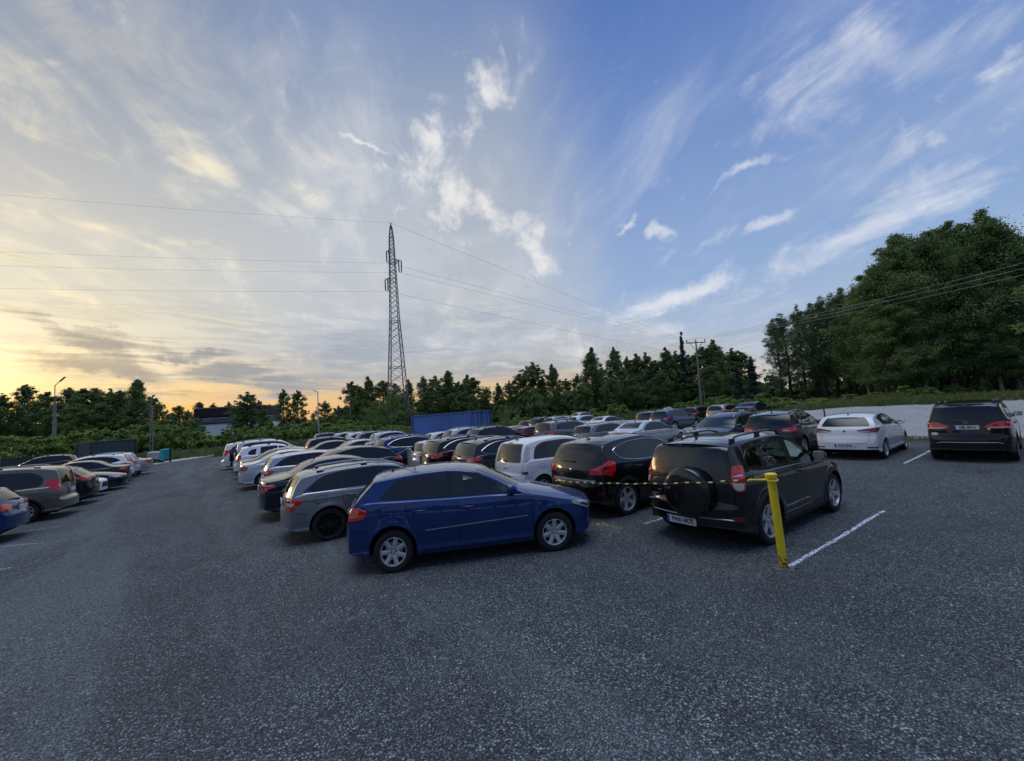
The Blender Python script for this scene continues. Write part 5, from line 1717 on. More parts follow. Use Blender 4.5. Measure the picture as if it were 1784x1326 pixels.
# pale pavement beyond the end of the aisle
PAVE = simple('concrete_pavement', (.36, .35, .33), .85, noise=.2, nscale=3)
def pavement():
    A, B = at(225, 818), at(400, 792)
    A, B = A[:2], B[:2]; d = (B - A) / np.linalg.norm(B - A)
    A = A - d * 6; B = B + d * 45
    nrm = np.array([-d[1], d[0]]); b = MB(); n = 60
    V = []; F = []
    for i in range(n + 1):
        p = A + (B - A) * i / n
        for q, z in ((p, .004), (p, .12), (p + nrm * 2.2, .12), (p + nrm * 2.2, -.05)):
            V.append((q[0], q[1], float(hgt(q[0], q[1])) + z))
        if i:
            for k in range(3): F.append((4 * i - 4 + k, 4 * i + k, 4 * i + k + 1, 4 * i - 3 + k))
    b.add(V, F); tag(b.build('pavement', PAVE), kind='structure')


pavement()


# ------------------------------------------------------------------ structures
STEEL = simple('galvanised_steel', (.20, .215, .23), .6, .2)
CONC = simple('concrete_pole', (.22, .21, .20), .85, noise=.2, nscale=2)
INSUL = simple('insulator', (.05, .04, .04), .3)


def ground_at(u, v, depth):
    P = deep(u, v, depth); return P[0], P[1], float(hgt(P[0], P[1]))


PYB = ground_at(693, 690, 78)
PYL_DEPTH = 78.0


def pylon():
    root = empty('lattice_pylon', PYB)
    tag(root, 'tall grey steel lattice pylon rising behind the trees', 'pylon')
    top = deep(680, 379, PYL_DEPTH)[2] - PYB[2]
    H = top
    def half(z):
        k = z / H
        if k < .52: return 1.9 - 1.08 * (k / .52)
        if k < .93: return .82 - .44 * (k - .52) / .41
        return .38 - .30 * (k - .93) / .07
    rot = rad(28); ca, sa = math.cos(rot), math.sin(rot)
    def cn(i, z):
        h = half(z); x, y = ((-h, -h), (h, -h), (h, h), (-h, h))[i]
        return (x * ca - y * sa, x * sa + y * ca, z)
    levels = [0]
    while levels[-1] < H * .985:
        levels.append(min(H * .985, levels[-1] + max(.75, half(levels[-1]) * 1.35)))
    b = MB()
    for i in range(4):
        b.tube([cn(i, z) for z in levels], [.10 if z < H * .5 else .075 for z in levels], 5)
    br = MB()
    for a, c in zip(levels[:-1], levels[1:]):
        for i in range(4):
            j = (i + 1) % 4
            br.tube([cn(i, a), cn(j, c)], .037, 4, cap=False); br.tube([cn(j, a), cn(i, c)], .037, 4, cap=False)
    for k in (.30, .52, .76, .80, .93):
        z = H * k
        for i in range(4): br.tube([cn(i, z), cn((i + 1) % 4, z)], .05, 4)
    b.tube([(0, 0, H * .97), (0, 0, H)], .12, 8)
    b.build('tower_legs', STEEL, root); br.build('bracing', STEEL, root)
    # three arms with insulator loops, across the picture
    xr = np.array([math.cos(rad(8)), math.sin(rad(8)), 0])
    ends = []
    for sg, kz, L in ((-1, .862, .78), (1, .815, 1.45), (-1, .725, 1.25)):
        z = H * kz
        a = MB()
        tip = xr * sg * L + np.array([0, 0, z])
        for i in range(4):
            a.tube([cn(i, z - .8), tip], .045, 4); a.tube([cn(i, z + .25), tip], .04, 4)
        arm = a.build('cross_arm', STEEL, root)
        g = MB()
        for dx in (-.24, .24):
            g.tube([tip + xr * dx + (0, 0, -.1), tip + xr * dx + (0, 0, -2.2)], .12, 8)
        g.tube([tip + xr * -.24 + (0, 0, -.1), tip + (0, 0, .12), tip + xr * .24 + (0, 0, -.1)], .06, 6)
        g.tube([tip + xr * -.24 + (0, 0, -2.2), tip + (0, 0, -2.42), tip + xr * .24 + (0, 0, -2.2)], .06, 6)
        g.build('insulator', INSUL, arm)
        ends.append(np.array(PYB) + tip + np.array([0, 0, -2.42]))
    return np.array(PYB) + np.array([0, 0, H]), ends


PTOP, PENDS = pylon()
WIRE = simple('wire', (.05, .05, .055), .5, .4)


WIRE_BRIGHT = simple('skylit_wire', (.34, .35, .34), .5, .3)  # lighter copy of the wire, sky reflection put into its colour


def cable(A, B, sag, r, label, group, n=28, mat=None):
    A = np.array(A, float); B = np.array(B, float)
    P = [A + (B - A) * t - np.array([0, 0, sag * 4 * t * (1 - t)]) for t in np.linspace(0, 1, n)]
    b = MB(); b.tube(P, r, 5)
    return tag(b.build('power_cable', mat or WIRE), label, 'cable', group)


for i, (A, v0, v1) in enumerate(((PTOP, 322, 612), (PENDS[0], 434, 600), (PENDS[1], 458, 604), (PENDS[2], 495, 625))):
    nm = ('topmost', 'second from top', 'third from top', 'lowest')[i]
    # left spans hang towards a mast outside the frame, right spans run to a far one
    L = deep(-420, v0 - 22 + 6 * i, 62)
    cable(A, L, .55, .012, f'{nm} thin dark cable leaving the lattice pylon to the left', 'pylon cables')
    Rr = deep(1500 if i else 1420, v1 + 55 - 5 * i, 330)
    cable(A, Rr, 3.2, .018, f'{nm} thin dark cable running from the lattice pylon to the right', 'pylon cables')


def utility_pole():
    d = 62.0
    x, y, z = ground_at(1222, 705, d)
    root = empty('utility_pole', (x, y, z)); tag(root, 'slim concrete utility pole with a timber cross-arm on top', 'utility pole')
    H = deep(1213, 592, d)[2] - z
    b = MB(); b.tube([(0, 0, -.2), (0, 0, H)], [.17, .10], 10); b.build('pole', CONC, root)
    a = MB(); a.box((0, 0, H - .35), (3.0, .12, .14))
    a.tube([(-1.0, 0, H - .38), (0, 0, H - 1.6)], .035, 5); a.tube([(1.0, 0, H - .38), (0, 0, H - 1.6)], .035, 5)
    arm = a.build('cross_arm', simple('old_timber', (.10, .085, .07), .9, noise=.3), root)
    tips = []
    for q in (-1.4, 0, 1.4):
        i_ = MB(); i_.tube([(q, 0, H - .28), (q, 0, H - .05), (q, 0, H + .15)], [.05, .09, .05], 8); i_.build('insulator', INSUL, arm)
        tips.append(np.array([x + q, y, z + H + .15]))
    for i, (t, v) in enumerate(zip(tips, (457, 468, 481))):
        nm = ('upper', 'middle', 'lower')[i]
        cable(t, deep(1900, v - 30, 31), .5, .015, f'{nm} wire from the utility pole past the big right-hand trees', 'overhead wires', mat=WIRE_BRIGHT)
        cable(t, deep(930 + 8 * i, 668 + 4 * i, 118), .8, .013, f'{nm} wire from the utility pole down behind the birch trees', 'overhead wires')


utility_pole()


def lamp(u, vbase, vtop, depth, label, arm=(1, 0), col_=None, r=.10, head=True, lattice=False):
    x, y, z = ground_at(u, vbase, depth)
    H = deep(u, vtop, depth)[2] - z
    root = empty('street_lamp', (x, y, z)); tag(root, label, 'street lamp')
    if lattice:
        b = MB()
        for sx in (-1, 1):
            b.tube([(sx * .17, 0, -.2), (sx * .10, 0, H * .82)], .055, 6)
        for k in range(int(H / .55)):
            zz = .3 + k * .55
            if zz < H * .8: b.box((0, 0, zz), (.36 - .16 * zz / H, .09, .10))
        b.build('pole', CONC, root)
        m_ = MB(); m_.tube([(0, 0, H * .78), (0, 0, H * .96)], .05, 6); m_.build('mast', STEEL, root)
    else:
        b = MB(); zt = H * (.70 if arm[1] else .97)
        b.tube([(0, 0, -.2), (0, 0, zt)], [r * 1.25, r * .85], 10); b.build('pole', col_ or CONC, root)
    if arm[1]:
        m_ = MB(); m_.tube([(0, 0, H * .66), (0, 0, H * .90), (.15 * arm[0], 0, H * .915)], .05, 6); m_.build('mast', STEEL, root)
    g = MB()
    a0 = np.array([0, 0, H * (.905 if arm[1] else .955)]); a1 = np.array([arm[0] * 1.35, 0, H * 1.0])
    if not head: a1 = np.array([arm[0] * .6, 0, H])
    g.tube([a0, (a0 + a1) / 2], .045, 6)
    dv = (a1 - a0); ang = math.atan2(dv[2], dv[0])
    c, s = math.cos(ang), math.sin(ang)
    g.box((a0 + a1) / 2 + dv * .25, (np.linalg.norm(dv) * .55, .24, .09), rot=[[c, 0, -s], [0, 1, 0], [s, 0, c]])
    g.build('lamp_head', simple('lamp_grey', (.20, .20, .21), .5, .3), root)


lamp(94, 800, 657, 55, 'thick concrete street lamp with angled head behind the parked minivan', (1, 1), r=.20)
lamp(264, 804, 688, 45, 'openwork concrete lamp pole beside the generator cart', (.5, 0), lattice=True, head=False)
WP = simple('white_pole', (.42, .43, .44), .5, .2)
lamp(556, 770, 679, 64, 'slender pale lamp post standing among the left-hand car roofs', (-.5, 0), WP, r=.075)
lamp(612, 760, 682, 84, 'thin lamp post in front of the dark trees left of the pylon', (-.3, 0), CONC, r=.08)
lamp(998, 722, 684, 74, 'small grey lamp post among birches behind the far white cars', (-.6, 0), WP, r=.07)
lamp(1229, 708, 672, 66, 'low dark lamp post right beside the utility pole', (-.6, 0), STEEL, r=.06)


def container(name, A, B, width, H, c, label, depthdir, doors=True):
    """corrugated shipping container: long side from A to B, the box extends along depthdir"""
    A = np.array(A); B = np.array(B); L = np.linalg.norm((B - A)[:2])
    yaw = math.atan2(B[1] - A[1], B[0] - A[0])
    root = empty(name, (A[0], A[1], min(A[2], B[2]))); root.rotation_euler = (0, 0, yaw)
    tag(root, label, 'container')
    m, nt, pb = new_mat('container_paint')
    tc = nt.node('ShaderNodeTexCoord').outputs['Object']; ox, oy, oz = nt.sep(tc)
    st_ = nt.noise(nt.xyz(nt.m('MULTIPLY', ox, 5), nt.m('MULTIPLY', oy, 5), nt.m('MULTIPLY', oz, .5)), 1.0, 6, .65); bl = nt.noise(tc, 1.3, 6, .65)
    nt.put(pb.inputs['Base Color'], nt.mix(nt.smooth(st_, .60, .72), nt.mix(bl, c, tuple(min(1, k * 1.7) for k in c)), (.10, .05, .03)))
    pb.inputs['Roughness'].default_value = .5
    m2 = simple('container_frame', tuple(k * .8 for k in c), .5, noise=.2, nscale=2)
    W_ = width
    def corr(n, L, axis, off, flip):
        V = []; F = []
        per = L / n; xs = []
        for i in range(n):
            xs += [(i * per, 0), (i * per + per * .3, 0), (i * per + per * .45, .036), (i * per + per * .8, .036), (i * per + per * .95, 0)]
        xs.append((L, 0))
        for x, d in xs:
            for z in (.16, H - .12):
                V.append((x, off + (d if not flip else -d), z) if axis == 'x' else (off + (d if not flip else -d), x, z))
        for i in range(len(xs) - 1): F.append((2 * i, 2 * i + 2, 2 * i + 3, 2 * i + 1))
        return V, F
    for nm, (n, LL, ax, off, fl) in (('side_wall', (int(L / .28), L, 'x', .02, False)), ('side_wall', (int(L / .28), L, 'x', W_ - .02, True)), ('end_wall', (int(W_ / .28), W_, 'y', .02, False))):
        b = MB(); V, F = corr(n, LL, ax, off, fl); b.add(V, F); b.build(nm, m, root, smooth=False)
    b = MB()
    for x in (0.05, L - .05):
        for y in (.05, W_ - .05): b.box((x, y, H / 2), (.14, .14, H))
    for y in (.03, W_ - .03):
        b.box((L / 2, y, .08), (L, .10, .16)); b.box((L / 2, y, H - .05), (L, .08, .11))
    for x in (.03, L - .03):
        b.box((x, W_ / 2, .08), (.1, W_, .16)); b.box((x, W_ / 2, H - .05), (.1, W_, .11))
    b.build('frame', m2, root)
    b = MB(); b.box((L / 2, W_ / 2, H - .06), (L - .1, W_ - .1, .05)); b.build('roof', m, root)
    if doors:
        for k in (0, 1):
            b = MB(); V, F = corr(4, W_ / 2 - .16, 'y', L - .05, True)
            b.add([(x, y + .13 + k * (W_ / 2 - .11), z) for x, y, z in V], F)
            dr = b.build('door', m, root, smooth=False)
            g = MB()
            for q in (.32, .78):
                g.tube([(L + .03, .13 + k * (W_ / 2 - .13) + q, .12), (L + .03, .13 + k * (W_ / 2 - .13) + q, H - .1)], .022, 6)
            g.build('lock_bar', M['rail'], dr)
        b = MB(); b.add([(L + .015, W_ * .5 - .10, 1.55), (L + .015, W_ * .5 + .10, 1.55), (L + .015, W_ * .5, 1.78)], [(0, 1, 2)])
        b.build('warning_sticker', simple('yellow_sticker', (.5, .4, .05), .6), root, smooth=False)
    return root


# blue container: near corner, far ends found from the picture at 58-66 m
def blue_box():
    c1 = np.array(ground_at(824, 778, 29.0)); th = rad(147.0)       # near corner; the long side runs away to the left
    A = c1 + np.array([math.cos(th) * 6.06, math.sin(th) * 6.06, 0]); A[2] = float(hgt(A[0], A[1]))
    o = container('shipping_container', A, c1, 2.44, 2.66, (.050, .115, .31), 'blue corrugated shipping container behind the parked cars', None)
    o.rotation_mode = 'XYZ'; o.location = (A[0], A[1], A[2]); o.rotation_euler = (0, -math.atan2(c1[2] - A[2], 6.06), th + math.pi)


blue_box()


def grey_box():
    c1 = np.array(ground_at(238, 796, 44)); c0 = np.array(ground_at(156, 803, 40.5))
    d = (c1 - c0)[:2]; d = d / np.linalg.norm(d)
    A = c0
    container('shipping_container', A, c1, 2.44, 2.35, (.040, .055, .072), 'dark grey-blue container by the hedge behind the left row', None, doors=True)


grey_box()


def fence():
    A = np.array(ground_at(-60, 812, 40)); B = np.array(ground_at(152, 800, 43))
    L = np.linalg.norm((B - A)[:2]); yaw = math.atan2(B[1] - A[1], B[0] - A[0])
    root = empty('panel_fence', (A[0], A[1], A[2])); root.rotation_euler = (0, 0, yaw); tag(root, 'low dark blue-grey panel fence in front of the left hedge', 'fence')
    dz = (B[2] - A[2]) / L
    m = simple('fence_panel', (.035, .042, .052), .7, noise=.2, nscale=2)
    n = int(L / 2.5)
    for i in range(n):
        b = MB()
        x = i * 2.5
        for k in range(4): b.box((x + 1.25, 0, .22 + .3 * k + dz * x), (2.42, .05, .27))
        b.build('fence_panel', m, root)
        p = MB(); p.box((x, 0, .68 + dz * x), (.10, .10, 1.5)); p.build('fence_post', STEEL, root)


fence()


def house():
    d = 105.0
    x0, y0, z0 = ground_at(337, 756, d); x1, y1, z1 = ground_at(462, 752, d + 4)
    L = math.hypot(x1 - x0, y1 - y0); yaw = math.atan2(y1 - y0, x1 - x0)
    root = empty('commercial_building', (x0, y0, z0)); root.rotation_euler = (0, 0, yaw)
    tag(root, 'low white building with a dark roof band beyond the hedge', 'building')
    top = deep(337, 711, d)[2] - z0; mid = deep(337, 740, d)[2] - z0; m2 = deep(337, 730, d)[2] - z0
    b = MB(); b.box((L / 2, 7, mid / 2), (L, 14, mid)); b.build('wall', simple('white_render', (.78, .82, .85), .8, noise=.06), root)
    b = MB(); b.box((L / 2, 7, (mid + m2) / 2), (L + .5, 14.4, m2 - mid)); f = b.build('fascia', simple('grey_fascia', (.10, .11, .14), .6), root)
    b = MB(); b.box((L / 2, 7.2, (m2 + top) / 2), (L + .2, 14.0, top - m2)); b.build('roof', simple('dark_roof', (.020, .016, .020), .8), root)
    b = MB(); b.box((L * .2, -.24, (mid + m2) / 2), (2.2, .06, (m2 - mid) * .5)); b.build('sign_panel', simple('pale_panel', (.16, .17, .20), .5), f)


house()


def generator():
    x, y, z = at(278, 808)
    root = empty('generator_cart', (x, y, z)); root.rotation_euler = (0, 0, rad(-12)); root.scale = (.78, .78, .78); tag(root, 'grey generator cart with a turquoise end by the lamp pole', 'cart')
    b = MB(); b.box((-.35, 0, 1.0), (2.0, 1.0, .95)); b.build('housing', simple('grey_housing', (.32, .33, .34), .5, noise=.1), root)
    b = MB(); b.box((.92, 0, 1.05), (.52, 1.0, 1.35)); b.build('end_cover', simple('turquoise_paint', (.02, .30, .32), .45, noise=.1), root)
    b = MB(); b.box((-.1, 0, .48), (2.6, .9, .12)); b.tube([(-1.3, 0, .48), (-2.2, 0, .35)], .05, 6); b.build('chassis', M['black'], root)
    t, rm = wheel_meshes(.28, .18, WH10)
    for sg in (-1, 1):
        w = empty('wheel', (-.4, sg * .5, .28)); w.parent = root; w.rotation_euler = (0, 0, 0 if sg < 0 else math.pi); obj('tyre', t, w); obj('rim', rm, w)
    b = MB(); b.tube([(1.6, 0, -.05), (1.6, 0, 1.75)], .10, 8); o = b.build('bollard', M['black'])
    o.location = root.location; o.rotation_euler = root.rotation_euler; o.scale = (.78, .78, .78)
    tag(o, 'short dark post right of the turquoise cart end', 'post')


generator()


# yellow bollard with its rope
def bollard():
    x, y, z = at(1366, 990)
    m, nt, pb = new_mat('yellow_paint')
    tc = nt.node('ShaderNodeTexCoord').outputs['Object']
    ch = nt.noise(tc, 26, 8, .75); gr = nt.noise(tc, 5, 5, .6); zz = nt.sep(tc)[2]
    wear = nt.smooth(nt.m('ADD', ch, nt.m('MULTIPLY', nt.smooth(zz, .35, .0), .16)), .60, .66)
    yc = nt.mix(nt.m('MULTIPLY', gr, .5), (.82, .64, .018), (.62, .47, .025))
    nt.put(pb.inputs['Base Color'], nt.mix(wear, yc, (.10, .065, .04)))
    nt.put(pb.inputs['Roughness'], nt.m('MULTIPLY_ADD', wear, .35, .45))
    root = empty('bollard', (x, y, z)); root.rotation_euler = (0, rad(-2.5), 0)
    tag(root, 'yellow painted steel post holding the striped rope', 'bollard')
    b = MB()
    b.tube([(0, 0, -.1), (0, 0, 1.22)], .052, 24); b.build('post', m, root)
    b = MB(); rr_ = np.random.default_rng(8); nn = 22
    b.add([((.17 + .05 * rr_.normal()) * math.cos(k * 6.283 / nn) * q, (.17 + .05 * rr_.normal()) * math.sin(k * 6.283 / nn) * q * .62, h_) for q, h_ in ((1, -.01), (.7, .010), (.25, .022)) for k in range(nn)],
          [(i * nn + k, i * nn + (k + 1) % nn, (i + 1) * nn + (k + 1) % nn, (i + 1) * nn + k) for i in range(2) for k in range(nn)] + [tuple(range(2 * nn, 3 * nn))])
    b.build('concrete_footing', simple('rough_concrete', (.115, .115, .11), .9, noise=.4, nscale=20), root)
    b = MB(); b.tube([(0, 0, 1.20), (0, 0, 1.21), (0, 0, 1.245), (0, 0, 1.253)], [.062, .072, .072, .056], 24); b.build('cap', m, root)
    b = MB(); b.tube([(.072 * math.cos(a), .072 * math.sin(a), 1.17 + .012 * math.sin(a)) for a in np.linspace(0, 6.28, 20)], .011, 8)
    b.tube([(-.06, -.02, 1.175), (-.13, .03, 1.172), (-.24, .12, 1.168)], .013, 8); b.build('rope_knot', m, root)
    # second post hidden behind the blue hatch's bonnet end of the rope
    P0 = np.array([x - .11, y + .02, z + 1.172])
    P1 = deep(968, 838, 8.2)
    rope = []
    n = 64
    for i in range(n + 1):
        t = i / n
        rope.append(P0 + (P1 - P0) * t - np.array([0, 0, .06 * 4 * t * (1 - t) + .006 * math.sin(t * 37)]))
    rm_ = M['black']; ym = simple('yellow_tape', (.62, .55, .14), .6)
    b = MB()
    for i in range(n):
        seg = i % 3 == 0
        b.tube([rope[i], rope[i + 1]], .0125 if seg else .010, 7, 1 if seg else 0)
    o = b.build('barrier_rope', [rm_, ym]); tag(o, 'black and yellow striped rope tied to the yellow post', 'rope')
    return P1


RP = bollard()


def small_post():
    x, y, z = ground_at(712, 800, 15.6)
    root = empty('bollard', (x, y, z)); tag(root, 'thin pale post with ropes between the parked rows', 'bollard')
    H = deep(712, 781, 15.6)[2] - z
    b = MB(); b.tube([(0, 0, -.1), (0, 0, H)], .035, 10); b.build('post', simple('pale_yellow_post', (.45, .42, .22), .6), root)
    b = MB(); b.tube([(-.10, 0, H - .05), (0, 0, H + .02), (.10, 0, H - .05)], .02, 6); b.build('cap', simple('pale_cap', (.5, .5, .42), .6), root)
    T_ = np.array([x, y, z + H])
    for uu, vv, dd, lb in ((672, 790, 17.5, 'striped rope from the pale post toward the navy crossover'), (740, 788, 14.6, 'striped rope from the pale post toward the dark crossovers')):
        E_ = deep(uu, vv, dd); b = MB(); n = 18
        P = [T_ + (E_ - T_) * t - np.array([0, 0, .12 * 4 * t * (1 - t)]) for t in np.linspace(0, 1, n + 1)]
        for i in range(n): b.tube([P[i], P[i + 1]], .018, 6, 1 if i % 2 else 0)
        tag(b.build('barrier_rope', [M['black'], M['plate']]), lb, 'rope')


small_post()

# timber stakes on the embankment and a plank lying at its foot
TIMBER = simple('stake_timber', (.10, .078, .055), .9, noise=.3, nscale=6)
for i, (u, vb, vt) in enumerate(((1438, 730, 707), (1484, 720, 703), (1537, 716, 699), (1590, 716, 698), (1627, 722, 703), (1762, 712, 690), (1380, 722, 706), (1346, 716, 702), (1530, 708, 697), (1700, 706, 690))):
    dd = (24, 29, 30, 31, 28, 25, 31, 34, 34, 31)[i]
    x, y, z = ground_at(u, vb, dd)
    z = float(hgt(x, y)); h = max(.55, deep(u, vt, dd)[2] - z)
    b = MB(); b.tube([(0, 0, -.15), (random.uniform(-.06, .02), 0, h)], [.05, .042], 7)
    b.tube([(random.uniform(-.06, .02), 0, h - .01), (0, 0, h + .03)], [.042, .03], 7)
    o = b.build('wooden_stake', TIMBER); o.location = (x, y, z)
    tag(o, ('thin timber stake standing left of the white hatchback', 'timber stake above the white hatchback roof, left end', 'timber stake above the white hatchback roof, right end', 'timber stake between the white hatchback and black SUV',
            'short stake just left of the black SUV rear', 'stake right of the black SUV by its mirror', 'stake above the dark crossover roof on pale gravel', 'stake at the far left end of the pale bank',
            'far stake at the grass edge behind the white hatchback', 'far stake at the grass edge behind the black SUV')[i], 'stake', 'stakes on the gravel bank')
x, y, z = at(1605, 763)
b = MB(); b.box((0, 0, .06), (1.7, .16, .06)); o = b.build('timber_plank', simple('plank', (.45, .38, .26), .8, noise=.2)); o.location = (x, y, z + .0); o.rotation_euler = (0, 0, rad(-40))
tag(o, 'pale timber plank lying at the foot of the gravel bank', 'plank')


# ------------------------------------------------------------------ parked cars
BLUE = paint((.004, .030, .135), .35); NAVY = paint((.004, .008, .030), .3); BLACK = paint((.0025, .003, .004), .0); GREYD = paint((.020, .024, .031), .35)
WHITE = paint((.66, .68, .71), 0.0, .4); SILVER = paint((.36, .38, .41), .5); GREYM = paint((.17, .19, .205), .45); BEIGE = paint((.13, .125, .10), .4); BROWN = paint((.030, .022, .020), .4)
CHAMP = paint((.36, .33, .27), .5); PEARL = paint((.52, .54, .57), .25); MIDB = paint((.025, .050, .11), .45); REDD = paint((.10, .012, .014), .35)

_protos = {}


def car(kind, pm, label, group, xy=None, px=None, g=None, yaw=34.0, scale=(1, 1, 1), name='parked_car', near=False, lod=1):
    key = (kind, lod)
    if key not in _protos:
        root = build_car(name, SPEC[kind], pm, near=near, lod=lod)
        _protos[key] = root
    else:
        root = copy_tree(_protos[key]); root.name = name
        repaint(root, pm)
    root.scale = scale
    for ch in root.children:
        if ch.name.split('.')[0] == 'wheel' and scale[2] > 1.03:
            ch.scale = (1, 1, 1 / scale[2]); ch.location.z = (SPEC[kind]['wr'] - .004) / scale[2]
    if g: xy = st(*g); yaw += random.uniform(-1.3, 1.3)
    if px:
        u, v, lx, ly, lz = px
        P = at(u, v, lz * scale[2])
        c, s = math.cos(rad(yaw)), math.sin(rad(yaw))
        xy = (P[0] - (lx * c * scale[0] - ly * s * scale[1]), P[1] - (lx * s * scale[0] + ly * c * scale[1]))
    # the fitted plane and hgt() agree inside the lot
    park(root, xy[0], xy[1], yaw)
    tag(root, label, 'car', group)
    return root


G1, G2, G3, G4, G5 = 'cars in the near middle row', 'cars in the second middle row', 'cars along the right side', 'cars parked far across the lot', 'cars in the left row'
car('hatch', BLUE, 'glossy blue five-door hatchback with silver seven-spoke wheels, nearest car', G1, xy=(-.85, 7.51), yaw=9.5, near=True, scale=(1, 1, 1.055))
car('estate', GREYM, 'grey-silver estate with black wheels and roof rails behind the blue hatchback', G1, xy=(-3.18, 9.96), yaw=32.2, near=True)
car('sedan', NAVY, 'dark navy saloon with red tail lamp between grey estate and silver estate', G1, xy=(-5.0, 12.31), yaw=33.9)
car('coupe_suv', BLACK, 'black crossover parked nose to the aisle, roof spoiler above the navy saloon', G1, g=(3.12, 15.2), yaw=213)
car('round_estate', SILVER, 'silver estate with small red tail lamp behind the navy saloon', G1, g=(3.2, 17.8), yaw=34)
car('saloon', PEARL, 'pale silver saloon with round red tail lamp, boot toward the aisle', G1, g=(2.66, 20.4), yaw=34.1)
car('saloon', BLACK, 'black saloon with dark windows beside the white crossover, boot toward the aisle', G1, g=(2.70, 22.9), yaw=34)
car('duster', WHITE, 'white crossover with black roof rails and small rear quarter window', G1, g=(2.38, 25.4), yaw=34)
car('small_hatch', WHITE, 'small white hatchback squeezed between two white off-roaders', G1, g=(2.2, 27.8), yaw=34, scale=(.92, .95, 1.02))
car('offroader', PEARL, 'white off-roader with spare wheel on its tailgate, last in the row', G1, xy=(-15.16, 25.94), yaw=35.1)
car('minivan', WHITE, 'white van roof showing behind the off-roader with the spare wheel', G1, g=(2.0, 32.8), yaw=34)

car('fourbyfour', BLACK, 'black off-roader with covered spare wheel and plate PWA HK75', G2, xy=(4.46, 7.94), yaw=34.4, near=True)
car('crossover', BLACK, 'black crossover with angular red tail lamps left of the spare-wheel off-roader', G2, px=(1094, 897, -1.306, -.85, 0), yaw=34.5, near=True)
car('mpv', WHITE, 'white compact people carrier beside the black crossover', G2, g=(8.1, 9.3), yaw=34, near=True)
car('chrome_suv', GREYD, 'dark grey crossover with chrome window line left of the white people carrier', G2, g=(8.14, 11.75), yaw=34, scale=(1, 1, .95))
car('chrome_suv', BLACK, 'black crossover with chrome window line and glowing rear glass, beside dark grey twin', G2, g=(8.04, 14.25), yaw=34, scale=(1, 1, .97))
car('round_estate', PEARL, 'pale estate half hidden behind the two chrome-lined crossovers', G2, g=(8.6, 16.75), yaw=34)
car('chrome_suv', BLUE, 'navy blue crossover with chrome window line behind the pale rope post', G2, g=(7.62, 19.3), yaw=34)
car('small_hatch', MIDB, 'blue-grey hatchback with bright rear glass left of navy blue crossover', G2, g=(7.58, 21.8), yaw=34)
car('saloon', SILVER, 'silver saloon with pale roof pillar between two darker cars', G2, g=(6.66, 24.3), yaw=34)
car('saloon', BLACK, 'black saloon roof arching above the silver estate', G2, g=(5.7, 26.8), yaw=34)
car('suv', NAVY, 'dark navy crossover roof behind the black saloon in second row', G2, g=(6.1, 29.3), yaw=34)

car('suv', GREYD, 'white-edged grey crossover roof beside the slender lamp post', G4, g=(9.4, 47.5), yaw=34, lod=2)
car('suv', SILVER, 'silver crossover roof right of the slender lamp post', G4, g=(10.2, 41.8), yaw=34, lod=2)
car('suv', WHITE, 'white crossover with sunlit cream tailgate among far roofs', G4, g=(10.4, 37.7), yaw=34, lod=2)
car('suv', MIDB, 'blue crossover roof behind the cream-lit white crossover', G4, g=(10.6, 34.8), yaw=34, lod=2)
car('suv', PEARL, 'pearl crossover roof left of the blue container', G4, g=(10.4, 30), yaw=34, lod=2)
car('round_estate', WHITE, 'white estate roof in front of the blue container', G4, g=(12.8, 25.5), yaw=34, lod=1)
car('suv', PEARL, 'pale crossover roof in front of the blue container doors', G4, g=(13, 23), yaw=34, lod=1)

car('suv', BLACK, 'black crossover standing by the blue container doors', G3, g=(13.2, 20.3), yaw=34)
car('small_hatch', REDD, 'dark red hatchback with plate facing us behind the white people carrier', G3, g=(16.6, 21.2), yaw=36)
car('small_hatch', GREYD, 'grey hatchback with pale glass just behind the dark red hatchback', G3, g=(17.3, 23.7), yaw=36)
car('big_suv', GREYM, 'grey off-roader with black roof rails right of the dark red hatchback', G3, g=(17.0, 18.5), yaw=36)
car('round_estate', GREYM, 'grey estate with bright rear glass left of the silver liftback', G3, g=(17.5, 15.9), yaw=36)
car('saloon', PEARL, 'silver liftback saloon with red sticker-like lamps in the middle distance', G3, g=(17.9, 13.5), yaw=33)
car('suv', GREYD, 'dark grey crossover facing the camera with its windscreen visible', G3, g=(17.8, 9.5), yaw=216)
car('suv', BROWN, 'dark brown crossover with red tail lamps left of the white hatchback', G3, g=(18.5, 7.25), yaw=37)
car('wedge_hatch', WHITE, 'white hatchback with dark red wedge lamps and plate KCH HF35', G3, xy=(12.41, 14.72), yaw=36.3, near=True)
car('big_suv', BLACK, 'black seven-seat off-roader with plate DBL BK13 at the right edge', G3, xy=(14.5, 13.0), yaw=38, near=True, scale=(1, .93, 1))

car('small_hatch', BLACK, 'small dark hatchback farthest left of the far cluster', G4, g=(28, 36), yaw=36)
car('suv', BLACK, 'black crossover with pale windscreen frame in far cluster', G4, g=(28, 33.8), yaw=36)
car('suv', SILVER, 'silver-roofed dark crossover in the far cluster, third from left', G4, g=(28.5, 32), yaw=36, lod=2)
car('round_estate', PEARL, 'pale estate left of the white crossover with dark glass', G4, px=(975, 729, -.9, 0, 1.42), yaw=36, lod=2)
car('saloon', WHITE, 'white saloon roof at the back of the far cluster', G4, px=(985, 725, -.6, 0, 1.45), yaw=36, lod=2)
car('suv', WHITE, 'white crossover with dark rear glass and black arches', G4, g=(28, 27.9), yaw=34)
car('suv', WHITE, 'white crossover roof directly behind another white crossover', G4, px=(1004, 720.5, -1.74, 0, 1.53), yaw=34, lod=2)
car('sedan', WHITE, 'white saloon with small wheels in front of the birch trunks', G4, xy=(8.48, 36.89), yaw=35)
